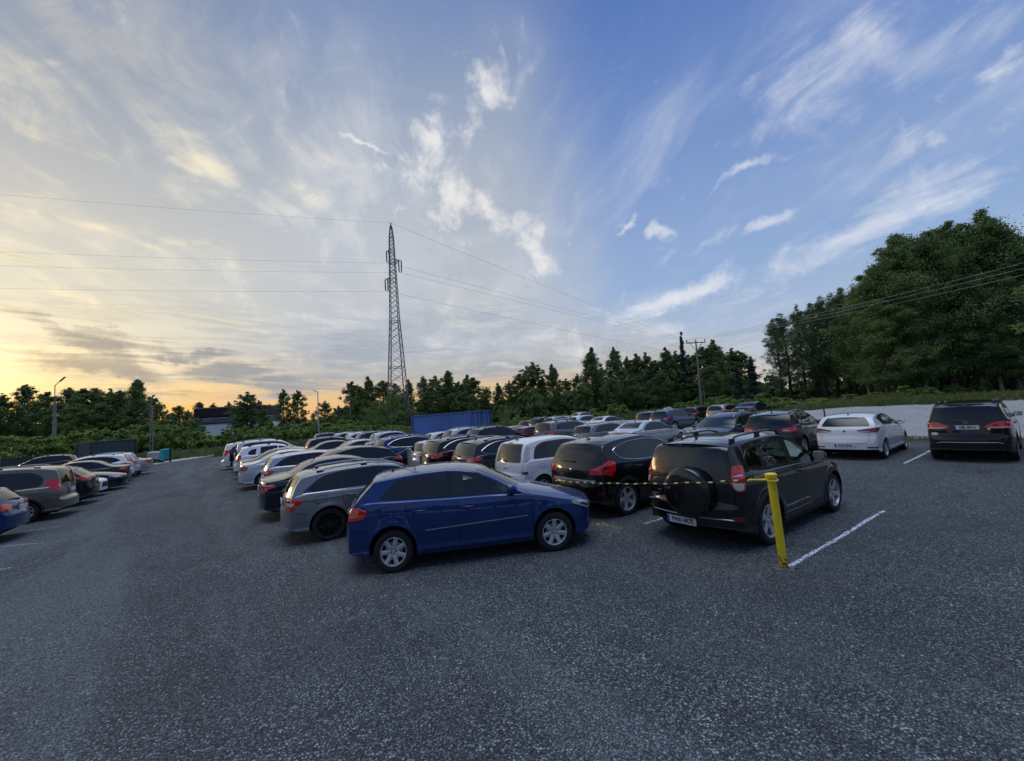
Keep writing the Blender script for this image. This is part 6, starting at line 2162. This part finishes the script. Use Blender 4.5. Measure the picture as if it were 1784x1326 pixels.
car('suv', GREYD, 'dark grey crossover with long dark side right of the white saloon', G4, g=(29, 20.6), yaw=31)
car('round_estate', SILVER, 'silver estate with orange-lit tail behind the dark grey crossover', G4, px=(1122, 718, -1.6, 0, 1.38), yaw=33, lod=1)
car('suv', MIDB, 'blue crossover below the grey gravel pile', G4, px=(1168, 715, -.5, 0, 1.64), yaw=34, lod=2)
car('suv', BROWN, 'brown crossover beside the utility pole', G4, xy=(18.56, 40.98), yaw=35)
car('suv', CHAMP, 'champagne-silver crossover right of the utility pole', G4, g=(38, 19.9), yaw=35)
car('saloon', NAVY, 'dark navy saloon with pale boot right of the champagne crossover', G4, g=(38, 17.4), yaw=35)

car('small_hatch', BLUE, 'blue hatchback cut by the left picture edge', G5, g=(-6.55, 16.6), yaw=215)
car('minivan', BEIGE, 'greenish-beige people carrier with roof rails and rounded red lamp', G5, g=(-6.65, 20.2), yaw=215)
car('coupe_suv', BLACK, 'black coupe-like crossover with sunlit rear glass', G5, g=(-6.45, 23.2), yaw=215)
car('saloon', WHITE, 'white saloon parked nose out behind the black coupe-like crossover', G5, g=(-6.8, 25.7), yaw=35)
car('sedan', NAVY, 'dark saloon parked nose out with shiny headlight and bright bonnet', G5, g=(-6.5, 28.1), yaw=35)
car('sedan', NAVY, 'dark blue saloon with chrome-bright window arch, boot toward the aisle', G5, g=(-6.7, 30.5), yaw=215)
car('suv', WHITE, 'white crossover with bright rear spoiler beside the dark blue saloon', G5, g=(-6.75, 33), yaw=215)
car('suv', PEARL, 'pale crossover just beyond the white crossover with spoiler', G5, g=(-6.8, 35.5), yaw=215)
car('suv', BLACK, 'dark crossover roof arch in front of the grey container', G5, g=(-12, 47.4), yaw=215)
car('saloon', SILVER, 'silver saloon at the far end by the lamp pole', G5, xy=(-26.97, 27.04), yaw=215)


# grey gravel pile beyond the far cars
def pile():
    x, y, z = ground_at(1164, 716, 52)
    r = np.random.default_rng(9); n = 26; V = []; F = []
    for i in range(9):
        for k in range(n):
            a = 6.283 * k / n; q = i / 8
            rr = 2.6 * (1 - q) ** .9 * (1 + .08 * r.normal()); V.append((rr * math.cos(a), rr * math.sin(a), 1.7 * q ** .85 + .05 * r.normal() - .1))
    for i in range(8):
        for k in range(n):
            j = (k + 1) % n; F.append((i * n + k, i * n + j, (i + 1) * n + j, (i + 1) * n + k))
    b = MB(); b.add(V, F); o = b.build('gravel_pile', PALE); o.location = (x, y, z); tag(o, 'grey cone-shaped gravel pile behind the far cars', 'gravel pile')


pile()

# ------------------------------------------------------------------ trees and shrubs
GT = ('trees beyond the left hedge', 'trees around the pylon', 'trees behind the far cars', 'big trees on the right', 'trees behind the white building')
LBL = {'l': 'dark broadleaf tree against the sunset beyond the left hedge', 'm': 'dark tree in the belt around the pylon foot', 'c': 'tree in the belt behind the far parked cars', 'r': 'tall dark green tree in the big right-hand group'}
SEQ = 0
for u, v, d, k, lb in ((-60, 690, 84, 'broad', 0), (-22, 684, 80, 'broad', 0), (8, 686, 78, 'aspen', 'sparse feathery tree, sun glowing through, at the left edge'), (42, 667, 80, 'aspen', 'tall feathery pointed tree left of the thick lamp'),
                   (62, 702, 82, 'broad', 0), (84, 682, 76, 'broad', 'rounded dark tree just left of the thick lamp'), (118, 673, 80, 'aspen', 'sparse pointed tree right of the thick lamp head'), (147, 676, 78, 'broad', 0), (168, 675, 80, 'broad', 0), (190, 678, 79, 'broad', 0), (207, 679, 77, 'broad', 0), (222, 690, 78, 'broad', 0),
                   (240, 659, 74, 'birch', 'slender birch with pale trunk rising above the left trees'), (262, 690, 78, 'broad', 0), (277, 702, 82, 'broad', 0), (300, 718, 88, 'broad', 0), (313, 706, 90, 'broad', 0), (328, 714, 92, 'broad', 0),
                   (30, 706, 72, 'broad', 0), (106, 700, 72, 'broad', 0), (180, 700, 72, 'broad', 0), (135, 702, 70, 'broad', 0), (230, 706, 72, 'broad', 0), (-5, 708, 70, 'broad', 0)):
    SEQ += 1
    tree(u, v, d, k, lb or LBL['l'], GT[0], wide=1.0 if k == 'broad' else 1.1, i=SEQ % 3)
for u, v, d in ((345, 699, 150), (372, 703, 155), (398, 700, 150), (420, 704, 150), (452, 698, 150), (470, 704, 150), (585, 714, 140), (545, 720, 140)):
    SEQ += 1
    tree(u, v, d, 'aspen', 'far feathery tree glowing in the sunset beyond the building', GT[4], wide=1.2, i=SEQ % 3)
for u, v, d, k, lb, w in ((432, 683, 92, 'broad', 'round dark tree standing in front of the white building', 1.25), (418, 708, 90, 'broad', 'lower dark tree at the corner of the white building', 1.0), (458, 712, 88, 'broad', 'low dark tree between building corner and hedge', 1.3),
                          (495, 677, 90, 'broad', 'twin-peaked dark tree right of the building, left peak', .9), (520, 679, 92, 'broad', 'twin-peaked dark tree right of the building, right peak', .9), (566, 699, 86, 'broad', 'single dark tree right of the slender lamp post', 1.1), (590, 706, 95, 'aspen', 'wispy tree in the gap left of the pylon belt', 1.0)):
    tree(u, v, d, k, lb, GT[1], wide=w, i=0 if u != 520 else 1)
for u, v, d, k in ((612, 664, 92, 'broad'), (628, 672, 96, 'birch'), (642, 657, 94, 'birch'), (664, 662, 95, 'broad'), (688, 668, 97, 'broad'), (712, 662, 96, 'birch'), (735, 656, 95, 'aspen'), (757, 655, 94, 'broad'), (779, 644, 92, 'birch'), (797, 664, 93, 'broad'), (812, 654, 92, 'birch'), (826, 657, 91, 'broad'), (846, 675, 92, 'broad'),
                   (868, 668, 90, 'birch'), (620, 690, 86, 'broad'), (745, 680, 88, 'broad'), (785, 684, 88, 'broad'), (825, 688, 86, 'broad'), (765, 670, 90, 'broad'), (700, 684, 90, 'broad')):
    SEQ += 1
    tree(u, v, d, k, LBL['m'] if k != 'birch' else 'birch in the dark belt around the pylon foot', GT[1], wide=1.15, i=SEQ % 3)
tree(652, 700, 78, 'willow', 'leafy light green tree left of the pylon foot', GT[1], wide=1.0, i=0)
tree(684, 688, 76, 'willow', 'bright green bushy tree at the pylon foot', GT[1], wide=1.2, i=1)
tree(708, 704, 77, 'willow', 'bright green bushy tree just left of the blue container', GT[1], wide=1.1, i=2)
tree(878, 706, 62, 'willow', 'light green young tree right of the blue container', GT[2], wide=.8, i=0)
tree(900, 722, 60, 'willow', 'small light green tree left of the far car cluster', GT[2], wide=.9, i=1)
for u, v, d, k in ((888, 664, 88, 'broad'), (905, 650, 86, 'broad'), (925, 632, 84, 'broad'), (944, 655, 84, 'birch'), (962, 634, 82, 'birch'), (985, 660, 84, 'broad'), (1005, 652, 80, 'broad'), (1028, 607, 76, 'birch'), (1046, 640, 80, 'broad'), (1066, 605, 76, 'birch'), (1090, 621, 78, 'birch'), (1110, 616, 78, 'birch'), (1126, 615, 77, 'aspen'),
                   (1142, 626, 78, 'birch'), (1160, 605, 76, 'birch'), (1178, 612, 76, 'broad'), (1200, 618, 74, 'broad'), (1220, 603, 74, 'broad'), (1241, 593, 74, 'birch'), (1258, 612, 76, 'broad'), (1276, 607, 76, 'broad'), (1292, 611, 76, 'broad'), (1100, 650, 72, 'broad'), (1150, 648, 70, 'broad'), (1235, 636, 68, 'broad'), (1065, 656, 72, 'broad'), (1015, 672, 72, 'broad'), (970, 676, 74, 'broad'), (930, 676, 76, 'broad')):
    SEQ += 1
    tree(u, v, d, k, LBL['c'] if k == 'broad' else ('birch with pale trunk behind the far parked cars' if k == 'birch' else 'feathery aspen behind the far parked cars'), GT[2], wide=1.15, i=SEQ % 3)
tree(1187, 577, 74, 'spruce', 'tall thin spruce spire left of the utility pole', GT[2], wide=.55, i=0)
tree(1307, 622, 62, 'spruce', 'dense blue-green spruce left of the right-hand aspens', GT[2], wide=1.15, i=1)
tree(1284, 640, 60, 'spruce', 'smaller blue-green spruce beside the dense spruce', GT[2], wide=1.1, i=2)
for u, v, d, k in ((1348, 556, 56, 'aspen'), (1366, 545, 56, 'aspen'), (1386, 534, 54, 'aspen'), (1404, 530, 56, 'aspen'), (1421, 518, 54, 'aspen'), (1441, 515, 55, 'aspen'), (1457, 503, 53, 'aspen'), (1474, 520, 52, 'aspen'),
                   (1492, 500, 50, 'broad'), (1512, 470, 48, 'broad'), (1535, 438, 46, 'broad'), (1560, 408, 45, 'broad'), (1576, 398, 46, 'broad'), (1604, 405, 44, 'broad'), (1630, 398, 46, 'broad'), (1650, 384, 44, 'broad'), (1684, 372, 44, 'birch'), (1706, 380, 43, 'birch'), (1740, 396, 42, 'birch'), (1765, 412, 42, 'broad'), (1800, 398, 42, 'broad'), (1840, 420, 42, 'broad'), (1870, 400, 42, 'broad'),
                   (1540, 520, 43, 'broad'), (1590, 500, 42, 'broad'), (1690, 480, 41, 'birch'), (1755, 470, 40, 'broad'), (1728, 530, 40, 'birch'), (1784, 540, 39, 'birch'), (1488, 560, 50, 'aspen'), (1415, 570, 58, 'aspen'), (1560, 560, 50, 'broad'), (1640, 470, 43, 'broad'),
                   (1620, 420, 47, 'broad'), (1668, 402, 46, 'aspen'), (1724, 402, 46, 'aspen'), (1548, 455, 47, 'aspen'), (1590, 430, 47, 'birch'), (1752, 425, 45, 'aspen'), (1815, 440, 44, 'birch'), (1525, 490, 48, 'birch'), (1500, 540, 49, 'aspen'), (1660, 520, 52, 'broad'), (1600, 500, 54, 'broad'), (1700, 480, 54, 'broad'), (1760, 500, 54, 'broad'), (1540, 540, 54, 'broad')):
    SEQ += 1
    if k == 'broad' and SEQ % 2 == 0: k = 'birch'
    tree(u, v, d, k, {'aspen': 'thin aspen with sky showing through, left part of the right-hand group', 'broad': LBL['r'], 'birch': 'birch with hanging foliage in the right-hand group'}[k], GT[3], near=True, wide=1.0 if k == 'aspen' else 1.15, i=SEQ % 3)

# hedge of bushes behind the left rows
r_ = np.random.default_rng(21)
for i in range(46):
    u = -60 + i * 15.2
    f = i / 45
    vt = np.interp(u, [-60, 60, 160, 250, 318, 340, 395, 420, 470, 560, 640], [772, 764, 752, 744, 744, 757, 756, 748, 744, 738, 736]) + r_.normal() * 3.0
    d = np.interp(u, [-60, 240, 400, 640], [50, 62, 66, 74]) + r_.normal() * 1.2
    P = deep(u, vt, d); h = max(1.4, P[2] - float(hgt(P[0], P[1])))
    bush(P[0], P[1], h * 1.04, 2.9 * (.9 + .35 * r_.random()), 'leafy green shrub in the hedge behind the left-hand rows', 'shrubs of the left hedge')
for i in range(16):
    u = 560 + i * 11; d = 68 + r_.normal() * 1.5
    P = deep(u, 743 + r_.normal() * 3, d); h = max(1.0, P[2] - float(hgt(P[0], P[1])))
    bush(P[0], P[1], h, 2.6, 'low yellow-green shrub below the pylon belt', 'shrubs below the pylon')
for i in range(26):
    u = 880 + i * 17; d = 66 + r_.normal() * 2
    if 1100 < u < 1180: continue
    P = ground_at(u, 700, d)
    bush(P[0], P[1], 1.0 + 1.2 * r_.random(), 2.2, 'low green shrub at the foot of the trees behind the far cars', 'shrubs behind the far cars')
for i in range(20):
    u = 1240 + i * 16 + (0 if i < 12 else (i - 12) * 30); d = 40 + 12 * max(0, 1 - i / 12) + r_.normal() * 1.5
    P = ground_at(u, 690, d)
    bush(P[0], P[1], .6 + .7 * r_.random() + (1.0 if i < 8 else 0), 1.9, 'green shrub under the right-hand trees behind the gravel bank', 'shrubs under the right-hand trees')
# dark undergrowth closing the wood edges
for i in range(30):
    u = -70 + i * 14 + r_.normal() * 3; d = 72 + r_.random() * 8
    P = ground_at(u, 750, d); bush(P[0], P[1], 3.2 + 2.2 * r_.random(), 4.2, 'dark undergrowth shrub beneath the trees at the left', 'undergrowth on the left', leaf='broad')
for i in range(34):
    u = 585 + i * 9.5 + r_.normal() * 3; d = 86 + r_.random() * 8
    P = ground_at(u, 720, d); bush(P[0], P[1], 3.4 + 2.4 * r_.random(), 4.6, 'dark undergrowth shrub in the belt around the pylon', 'undergrowth around the pylon', leaf='broad')
for i in range(44):
    u = 890 + i * 10.5 + r_.normal() * 3; d = 72 + r_.random() * 9
    P = ground_at(u, 700, d); bush(P[0], P[1], 3.0 + 2.4 * r_.random(), 4.2, 'dark undergrowth shrub behind the far parked cars', 'undergrowth behind the far cars', leaf='broad')
for i in range(34):
    u = 1345 + i * 16 + r_.normal() * 6; d = 56 + r_.random() * 10
    P = ground_at(u, 680, d); bush(P[0], P[1], 2.4 + 2.2 * r_.random(), 3.4, 'dark undergrowth shrub between the right-hand trunks', 'undergrowth on the right', leaf='broad')
# the wood goes on to the right of and behind the viewer (seen mirrored in the car sides)
for i in range(34):
    a = rad(57 + i * 4.6); d = 40 + 7 * r_.random() + 10 * abs(math.sin(i))
    x_, y_ = math.sin(a) * d, math.cos(a) * d
    tree(0, 0, 0, ('broad', 'birch', 'broad')[i % 3], 'tree of the wood continuing right of and behind the view', 'wood outside the view', wide=1.35, i=i % 3, pos=(x_, y_, float(hgt(x_, y_)) + 10 + 4 * r_.random()))
# grass: verge above the bank, edge of the lot, meadow by the far cars
pt = []
for _ in range(44000):
    s = 34.4 + abs(r_.normal()) * 4.5; t = r_.uniform(-30, 22); pt.append(st(s, t))
blades('grass', pt, .48, .026, LM['grass'], 4, 'uncut green grass along the top of the gravel bank')
pt = [st(47.3 + abs(r_.normal()) * 5, r_.uniform(10, 62)) for _ in range(16000)] + [st(r_.uniform(-17, 47), 53.5 + abs(r_.normal()) * 6) for _ in range(22000)]
blades('grass', pt, .6, .06, LM['grass'], 5, 'long meadow grass between the far cars and the trees')
pt = [st(23.3 + r_.normal() * .35, r_.uniform(-8, 16)) for _ in range(2600)]
blades('grass', pt, .16, .03, LM['grass'], 6, 'sparse weeds along the foot of the gravel bank')


# ------------------------------------------------------------------ sky
world = bpy.data.worlds.new('World'); scene.world = world; world.use_nodes = True
nt = NT(world.node_tree)
bg = world.node_tree.nodes['Background']
SUN_AZ, SUN_EL = -58.0, 3.5                       # degrees from the view axis (+y), clockwise
dirv = nt.v('NORMALIZE', nt.node('ShaderNodeTexCoord').outputs['Generated'])
dx, dy, dz = nt.sep(dirv)
el = nt.m('MULTIPLY', nt.m('ARCSINE', dz), 180 / math.pi)
az = nt.m('MULTIPLY', nt.m('ARCTAN2', dx, dy), 180 / math.pi)
eln = nt.m('DIVIDE', nt.m('MAXIMUM', el, 0), 90.0)
das = nt.m('WRAP', nt.m('SUBTRACT', az, SUN_AZ), -180.0, 180.0)
da = nt.m('MAXIMUM', das, nt.m('MULTIPLY', das, -1.7))     # angle from the sun in azimuth


def eramp(stops):
    return nt.ramp(eln, [(e / 90.0, c) for e, c in stops])


sky_tex = nt.node('ShaderNodeTexSky', sky_type='NISHITA')
sky_tex.sun_disc = False; sky_tex.sun_elevation = rad(SUN_EL); sky_tex.sun_rotation = rad(SUN_AZ)
sky_tex.air_density = 1.0; sky_tex.dust_density = 1.5; sky_tex.ozone_density = 2.0
blue = eramp([(0, (.56, .57, .60)), (4, (.46, .52, .62)), (9, (.37, .47, .65)), (15, (.26, .40, .66)), (23, (.19, .32, .61)), (33, (.13, .245, .555)), (46, (.085, .175, .475)), (90, (.05, .12, .36))])
blue = nt.mix(.12, blue, nt.v('MULTIPLY', sky_tex.outputs[0], (.10, .10, .10)))
sunset = eramp([(0, (1.0, .46, .10)), (3.0, (1.0, .58, .17)), (5, (.93, .69, .36)), (9, (.74, .68, .53)), (14, (.60, .60, .54)), (22, (.48, .49, .49)), (33, (.31, .355, .43)), (46, (.145, .21, .38)), (90, (.06, .13, .36))])
veil = eramp([(0, (.74, .46, .21)), (2.8, (.70, .49, .28)), (5.5, (.44, .43, .42)), (9, (.42, .46, .53)), (15, (.48, .51, .56)), (23, (.46, .50, .56)), (31, (.37, .42, .51)), (40, (.25, .32, .465)), (48, (.155, .23, .44)), (90, (.05, .12, .36))])

# noise domains: flat cloud layer seen in perspective, streaks running away from the viewer
zc = nt.m('ADD', nt.m('MAXIMUM', dz, 0), .10)
pxn = nt.m('DIVIDE', dx, zc); pyn = nt.m('DIVIDE', dy, zc)
w1 = nt.noise(nt.xyz(pxn, pyn, 3.1), .6, 3, .5)
w2 = nt.noise(nt.xyz(pxn, pyn, 9.7), .6, 3, .5)
wx = nt.m('ADD', pxn, nt.m('MULTIPLY_ADD', w1, 1.1, -.55)); wy = nt.m('ADD', pyn, nt.m('MULTIPLY_ADD', w2, 1.1, -.55))
streak = nt.noise(nt.xyz(nt.m('MULTIPLY', wx, 1.7), nt.m('MULTIPLY', wy, .42), 0.0), 1.3, 9, .58, .35)
fine = nt.noise(nt.xyz(nt.m('MULTIPLY', wx, 3.4), nt.m('MULTIPLY', wy, 1.5), 5.0), 1.5, 9, .62, .5)
patchy = nt.noise(nt.xyz(pxn, pyn, 17.0), .75, 4, .5)
puff = nt.noise(dirv, 9.0, 10, .66, .6)
puff2 = nt.noise(dirv, 22.0, 8, .62, .3)
wv = nt.node('ShaderNodeTexNoise'); wv.inputs['Scale'].default_value = 7; wv.inputs['Detail'].default_value = 6; wv.inputs['Roughness'].default_value = .62
nt.put(wv.inputs['Vector'], dirv)
wvo = nt.v('SUBTRACT', wv.outputs['Color'], (.5, .5, .5))
def vscale(c, f):
    nd = nt.node('ShaderNodeVectorMath', operation='SCALE'); nt.put(nd.inputs[0], c); nt.put(nd.inputs['Scale'], f); return nd.outputs[0]
dirw = nt.v('NORMALIZE', nt.v('ADD', dirv, vscale(wvo, .13)))
low = nt.noise(nt.xyz(nt.m('MULTIPLY', az, .035), nt.m('MULTIPLY', el, .24), nt.m('MULTIPLY', w1, .9)), 1.25, 8, .58, .4)

low2 = nt.noise(nt.xyz(nt.m('MULTIPLY', az, .05), nt.m('MULTIPLY_ADD', el, .50, nt.m('MULTIPLY', az, .014)), nt.m('MULTIPLY', w1, .8)), 1.7, 9, .60, .5)
gl = nt.smooth(da, 40, 10)                       # around the sun
base = nt.mix(gl, veil, sunset)
base = nt.mix(nt.m('MULTIPLY', nt.smooth(das, -10, -30), .8), base, eramp([(0, (.56, .52, .47)), (6, (.50, .51, .53)), (15, (.44, .48, .54)), (30, (.28, .35, .48)), (90, (.05, .12, .36))]))
edge_a = nt.m('ADD', da, nt.m('MULTIPLY_ADD', streak, 16, -8))
edge_a = nt.m('SUBTRACT', edge_a, nt.m('MULTIPLY', nt.m('MULTIPLY', nt.smooth(el, 14, 3), nt.m('GREATER_THAN', das, 0.0)), 22))
toblue = nt.smooth(edge_a, 56, 76)
sky = nt.mix(toblue, base, blue)
leftw = nt.m('SUBTRACT', 1.0, toblue)

# cloud structure in the veiled part: lighter fleece and greyer bands
elw = nt.m('MULTIPLY', nt.smooth(el, 1, 8), nt.smooth(el, 50, 26))
fl = nt.smooth(nt.m('ADD', nt.m('MULTIPLY', streak, .25), nt.m('ADD', nt.m('MULTIPLY', fine, .45), nt.m('MULTIPLY', puff, .40))), .50, .72)
fleece = nt.mix(gl, (.72, .72, .71), (.86, .78, .60))
sky = nt.mix(nt.m('MULTIPLY', nt.m('MULTIPLY', fl, leftw), nt.m('MULTIPLY', elw, .62)), sky, fleece)
gr = nt.smooth(nt.m('ADD', nt.m('MULTIPLY', patchy, .6), nt.m('MULTIPLY', fine, .4)), .48, .62)
sky = nt.mix(nt.m('MULTIPLY', nt.m('MULTIPLY', gr, leftw), nt.m('MULTIPLY', elw, .40)), sky, nt.mix(gl, (.27, .33, .43), (.36, .37, .40)))
# low cloud banks near the sunset
bank = nt.m('MULTIPLY', nt.smooth(nt.m('MULTIPLY_ADD', low2, .6, nt.m('MULTIPLY', low, .4)), .46, .60), nt.m('MULTIPLY', nt.smooth(el, 1.2, 4.5), nt.smooth(el, 19, 8)))
sky = nt.mix(nt.m('MULTIPLY', nt.m('MULTIPLY', bank, leftw), .55), sky, nt.mix(gl, (.30, .34, .40), (.33, .33, .34)))
# streaks over the blue part
rs = nt.m('MULTIPLY', nt.smooth(nt.m('ADD', nt.m('MULTIPLY', streak, .75), nt.m('MULTIPLY', fine, .25)), .46, .68), nt.smooth(patchy, .34, .56))
sky = nt.mix(nt.m('MULTIPLY', nt.m('MULTIPLY', rs, toblue), nt.m('MULTIPLY', nt.smooth(el, 54, 24), .55)), sky, (.60, .64, .73))


def feature(u0, v0, u1, v1, hw):
    """0..1 field of an elongated cloud lying in the sky between two directions"""
    a = ray(u0, v0); b = ray(u1, v1)
    c = (a + b) / 2; c /= np.linalg.norm(c)
    t = b - a; L = np.linalg.norm(t) / 2 + 1e-4
    t = t - c * (t @ c); t /= np.linalg.norm(t); n = np.cross(c, t)
    hwr = hw / CF
    p = nt.m('MULTIPLY', nt.v('DOT_PRODUCT', dirw, tuple(t)), 1 / (L + hwr * .6))
    q = nt.m('MULTIPLY', nt.v('DOT_PRODUCT', dirw, tuple(n)), 1 / hwr)
    front = nt.m('GREATER_THAN', nt.v('DOT_PRODUCT', dirv, tuple(c)), .3)
    e = nt.m('EXPONENT', nt.m('MULTIPLY', nt.m('ADD', nt.m('POWER', nt.m('ABSOLUTE', p), 2.6), nt.m('POWER', nt.m('ABSOLUTE', q), 2.0)), -1.0))
    return nt.m('MULTIPLY', e, front)


def group(feats):
    s = None
    for *g, w in feats:
        f = nt.m('MULTIPLY', feature(*g), w)
        s = f if s is None else nt.m('MAXIMUM', s, f)
    return s


haze_ = nt.m('MULTIPLY', nt.m('MULTIPLY', toblue, nt.smooth(el, 55, 15)), nt.m('MULTIPLY_ADD', patchy, .22, .0))
sky = nt.mix(haze_, sky, (.60, .64, .71))
# the broken column of fleece above the pylon
F1 = group([(838, 130, 852, 190, 30, .75), (735, 195, 775, 300, 32, .95), (855, 180, 790, 260, 26, .6), (700, 298, 795, 280, 30, .9), (772, 300, 797, 350, 26, .95), (745, 365, 795, 378, 20, .7),
            (830, 350, 890, 375, 22, .8), (880, 370, 955, 460, 28, .95), (650, 290, 682, 312, 14, .6), (770, 420, 860, 440, 26, .5), (1060, 420, 1096, 380, 10, .7), (985, 415, 998, 425, 6, .6)])
m1 = nt.smooth(nt.m('ADD', nt.m('MULTIPLY', F1, 1.05), nt.m('ADD', nt.m('MULTIPLY_ADD', puff, 2.6, -1.3), nt.m('MULTIPLY_ADD', puff2, 1.3, -.65))), .30, 1.25)
sky = nt.mix(nt.m('MULTIPLY', m1, .92), sky, nt.mix(puff2, (.86, .84, .80), (.68, .68, .70)))
# streaky clouds of the right half and thin trails
F2 = group([(1110, 545, 1290, 474, 20, .95), (1000, 560, 1130, 540, 22, .4), (1232, 335, 1395, 268, 9, .75), (1110, 422, 1172, 400, 11, .75), (1160, 450, 1310, 395, 10, .5), (1300, 408, 1382, 378, 11, .8), (1605, 237, 1655, 218, 9, .75), (1712, 108, 1790, 72, 11, .75),
            (1290, 520, 1720, 285, 30, .72), (1440, 425, 1800, 225, 26, .62), (1380, 490, 1560, 400, 18, .6), (1330, 200, 1560, 40, 40, .58), (1250, 270, 1500, 160, 30, .46), (1500, 150, 1780, 20, 40, .40), (1480, 300, 1720, 180, 22, .3), (1290, 165, 1330, 120, 10, .35), (890, 160, 945, 100, 14, .35),
            (583, 230, 682, 280, 5, .75), (682, 378, 708, 352, 5, .6), (1080, 560, 1250, 600, 26, .45), (960, 600, 1180, 640, 22, .4), (1130, 440, 1200, 425, 8, .4), (1640, 320, 1784, 260, 12, .4)])
m2 = nt.smooth(nt.m('ADD', nt.m('MULTIPLY', F2, 1.15), nt.m('ADD', nt.m('MULTIPLY_ADD', fine, 1.5, -.75), nt.m('MULTIPLY_ADD', puff, .8, -.4))), .22, 1.22)
sky = nt.mix(nt.m('MULTIPLY', m2, .74), sky, nt.mix(toblue, (.84, .82, .78), (.76, .77, .80)))
# cream fleece of the left half
F3 = group([(255, 262, 420, 330, 14, .8), (480, 312, 580, 355, 18, .7), (200, 385, 400, 345, 13, .6), (40, 120, 130, 125, 12, .5), (230, 440, 400, 395, 9, .7), (400, 395, 600, 450, 12, .55), (0, 210, 60, 250, 16, .6), (0, 470, 200, 540, 12, .8), (150, 560, 420, 600, 12, .6), (60, 290, 120, 300, 14, .5), (380, 590, 560, 620, 14, .55), (520, 250, 600, 270, 14, .4), (130, 395, 170, 400, 12, .6)])
m3 = nt.smooth(nt.m('ADD', F3, nt.m('ADD', nt.m('MULTIPLY_ADD', fine, 2.0, -1.0), nt.m('MULTIPLY_ADD', puff, 1.4, -.7))), .32, 1.3)
sky = nt.mix(nt.m('MULTIPLY', m3, .52), sky, nt.mix(gl, (.84, .78, .66), (1.0, .86, .52)))
# dark slate streaks low on the left
F4 = group([(30, 560, 260, 602, 13, .95), (110, 592, 240, 616, 12, .95), (240, 598, 430, 636, 12, .95), (0, 622, 340, 642, 15, .9), (260, 645, 590, 668, 22, .95), (430, 622, 560, 640, 9, .55), (120, 660, 420, 680, 9, .5), (560, 560, 700, 640, 50, .35)])
m4 = nt.smooth(nt.m('ADD', nt.m('MULTIPLY', F4, .95), nt.m('MULTIPLY_ADD', low2, 2.4, -1.2)), .25, .95)
lit = nt.m('MULTIPLY', nt.smooth(low2, .54, .68), nt.m('MULTIPLY', nt.smooth(el, 1.0, 4), nt.smooth(el, 24, 9)))
sky = nt.mix(nt.m('MULTIPLY', nt.m('MULTIPLY', lit, leftw), .55), sky, nt.mix(gl, (.70, .69, .66), (1.0, .84, .50)))
sky = nt.mix(nt.m('MULTIPLY', m4, .80), sky, nt.mix(gl, (.27, .32, .40), (.22, .23, .25)))
# the glow of the hidden sun
sd = (math.sin(rad(SUN_AZ)) * math.cos(rad(SUN_EL)), math.cos(rad(SUN_AZ)) * math.cos(rad(SUN_EL)), math.sin(rad(SUN_EL)))
dt_ = nt.v('DOT_PRODUCT', dirv, sd)
g1 = nt.m('EXPONENT', nt.m('MULTIPLY', nt.m('SUBTRACT', 1.0, dt_), -26.0))
g2 = nt.m('EXPONENT', nt.m('MULTIPLY', nt.m('SUBTRACT', 1.0, dt_), -220.0))
def scale(c, f):
    nd = nt.node('ShaderNodeVectorMath', operation='SCALE'); nd.inputs[0].default_value = c; nt.put(nd.inputs['Scale'], f); return nd.outputs[0]
sky = nt.v('ADD', sky, scale((.28, .17, .02), g1))
sky = nt.v('ADD', sky, scale((1.6, 1.1, .45), g2))
# darker dusk sky behind the viewer; unseen overhead glow added to light the scene
aza = nt.m('ABSOLUTE', az)
back = nt.m('MULTIPLY', nt.smooth(aza, 80, 125), nt.smooth(el, 50, 40))
sky = nt.mix(nt.m('MULTIPLY', back, .75), sky, eramp([(0, (.30, .29, .34)), (8, (.22, .26, .36)), (20, (.14, .20, .34)), (45, (.08, .14, .32)), (90, (.06, .12, .32))]))
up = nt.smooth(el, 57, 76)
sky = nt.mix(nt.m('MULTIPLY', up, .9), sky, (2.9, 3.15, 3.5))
# below the horizon the land's own colour
sky = nt.mix(nt.smooth(el, -.2, -2.5), sky, (.05, .055, .05))
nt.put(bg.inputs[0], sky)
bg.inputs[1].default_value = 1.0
world.cycles.sampling_method = 'MANUAL'; world.cycles.sample_map_resolution = 1024

sun = bpy.data.lights.new('sun', 'SUN'); sun.energy = .3; sun.angle = rad(10); sun.color = (1.0, .72, .42)
so_ = bpy.data.objects.new('sun', sun); col.objects.link(so_)
so_.rotation_euler = Vector(sd).to_track_quat('Z', 'Y').to_euler()
so_.location = (-30, 30, 20)

# ------------------------------------------------------------------ camera
cam = bpy.data.cameras.new('camera'); cam.sensor_width = 36; cam.lens = CF / IMW * 36; cam.clip_start = .05; cam.clip_end = 6000
co = bpy.data.objects.new('camera', cam); col.objects.link(co)
mw = Matrix(((CAMR[0], CAMU[0], -CAMF[0], 0), (CAMR[1], CAMU[1], -CAMF[1], 0), (CAMR[2], CAMU[2], -CAMF[2], CH), (0, 0, 0, 1)))
co.matrix_world = mw
scene.camera = co
scene.view_settings.view_transform = 'Standard'; scene.view_settings.look = 'None'
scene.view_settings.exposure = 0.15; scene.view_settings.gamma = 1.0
scene.render.film_transparent = False
scene.cycles.max_bounces = 6; scene.cycles.diffuse_bounces = 3; scene.cycles.glossy_bounces = 3; scene.cycles.transparent_max_bounces = 12
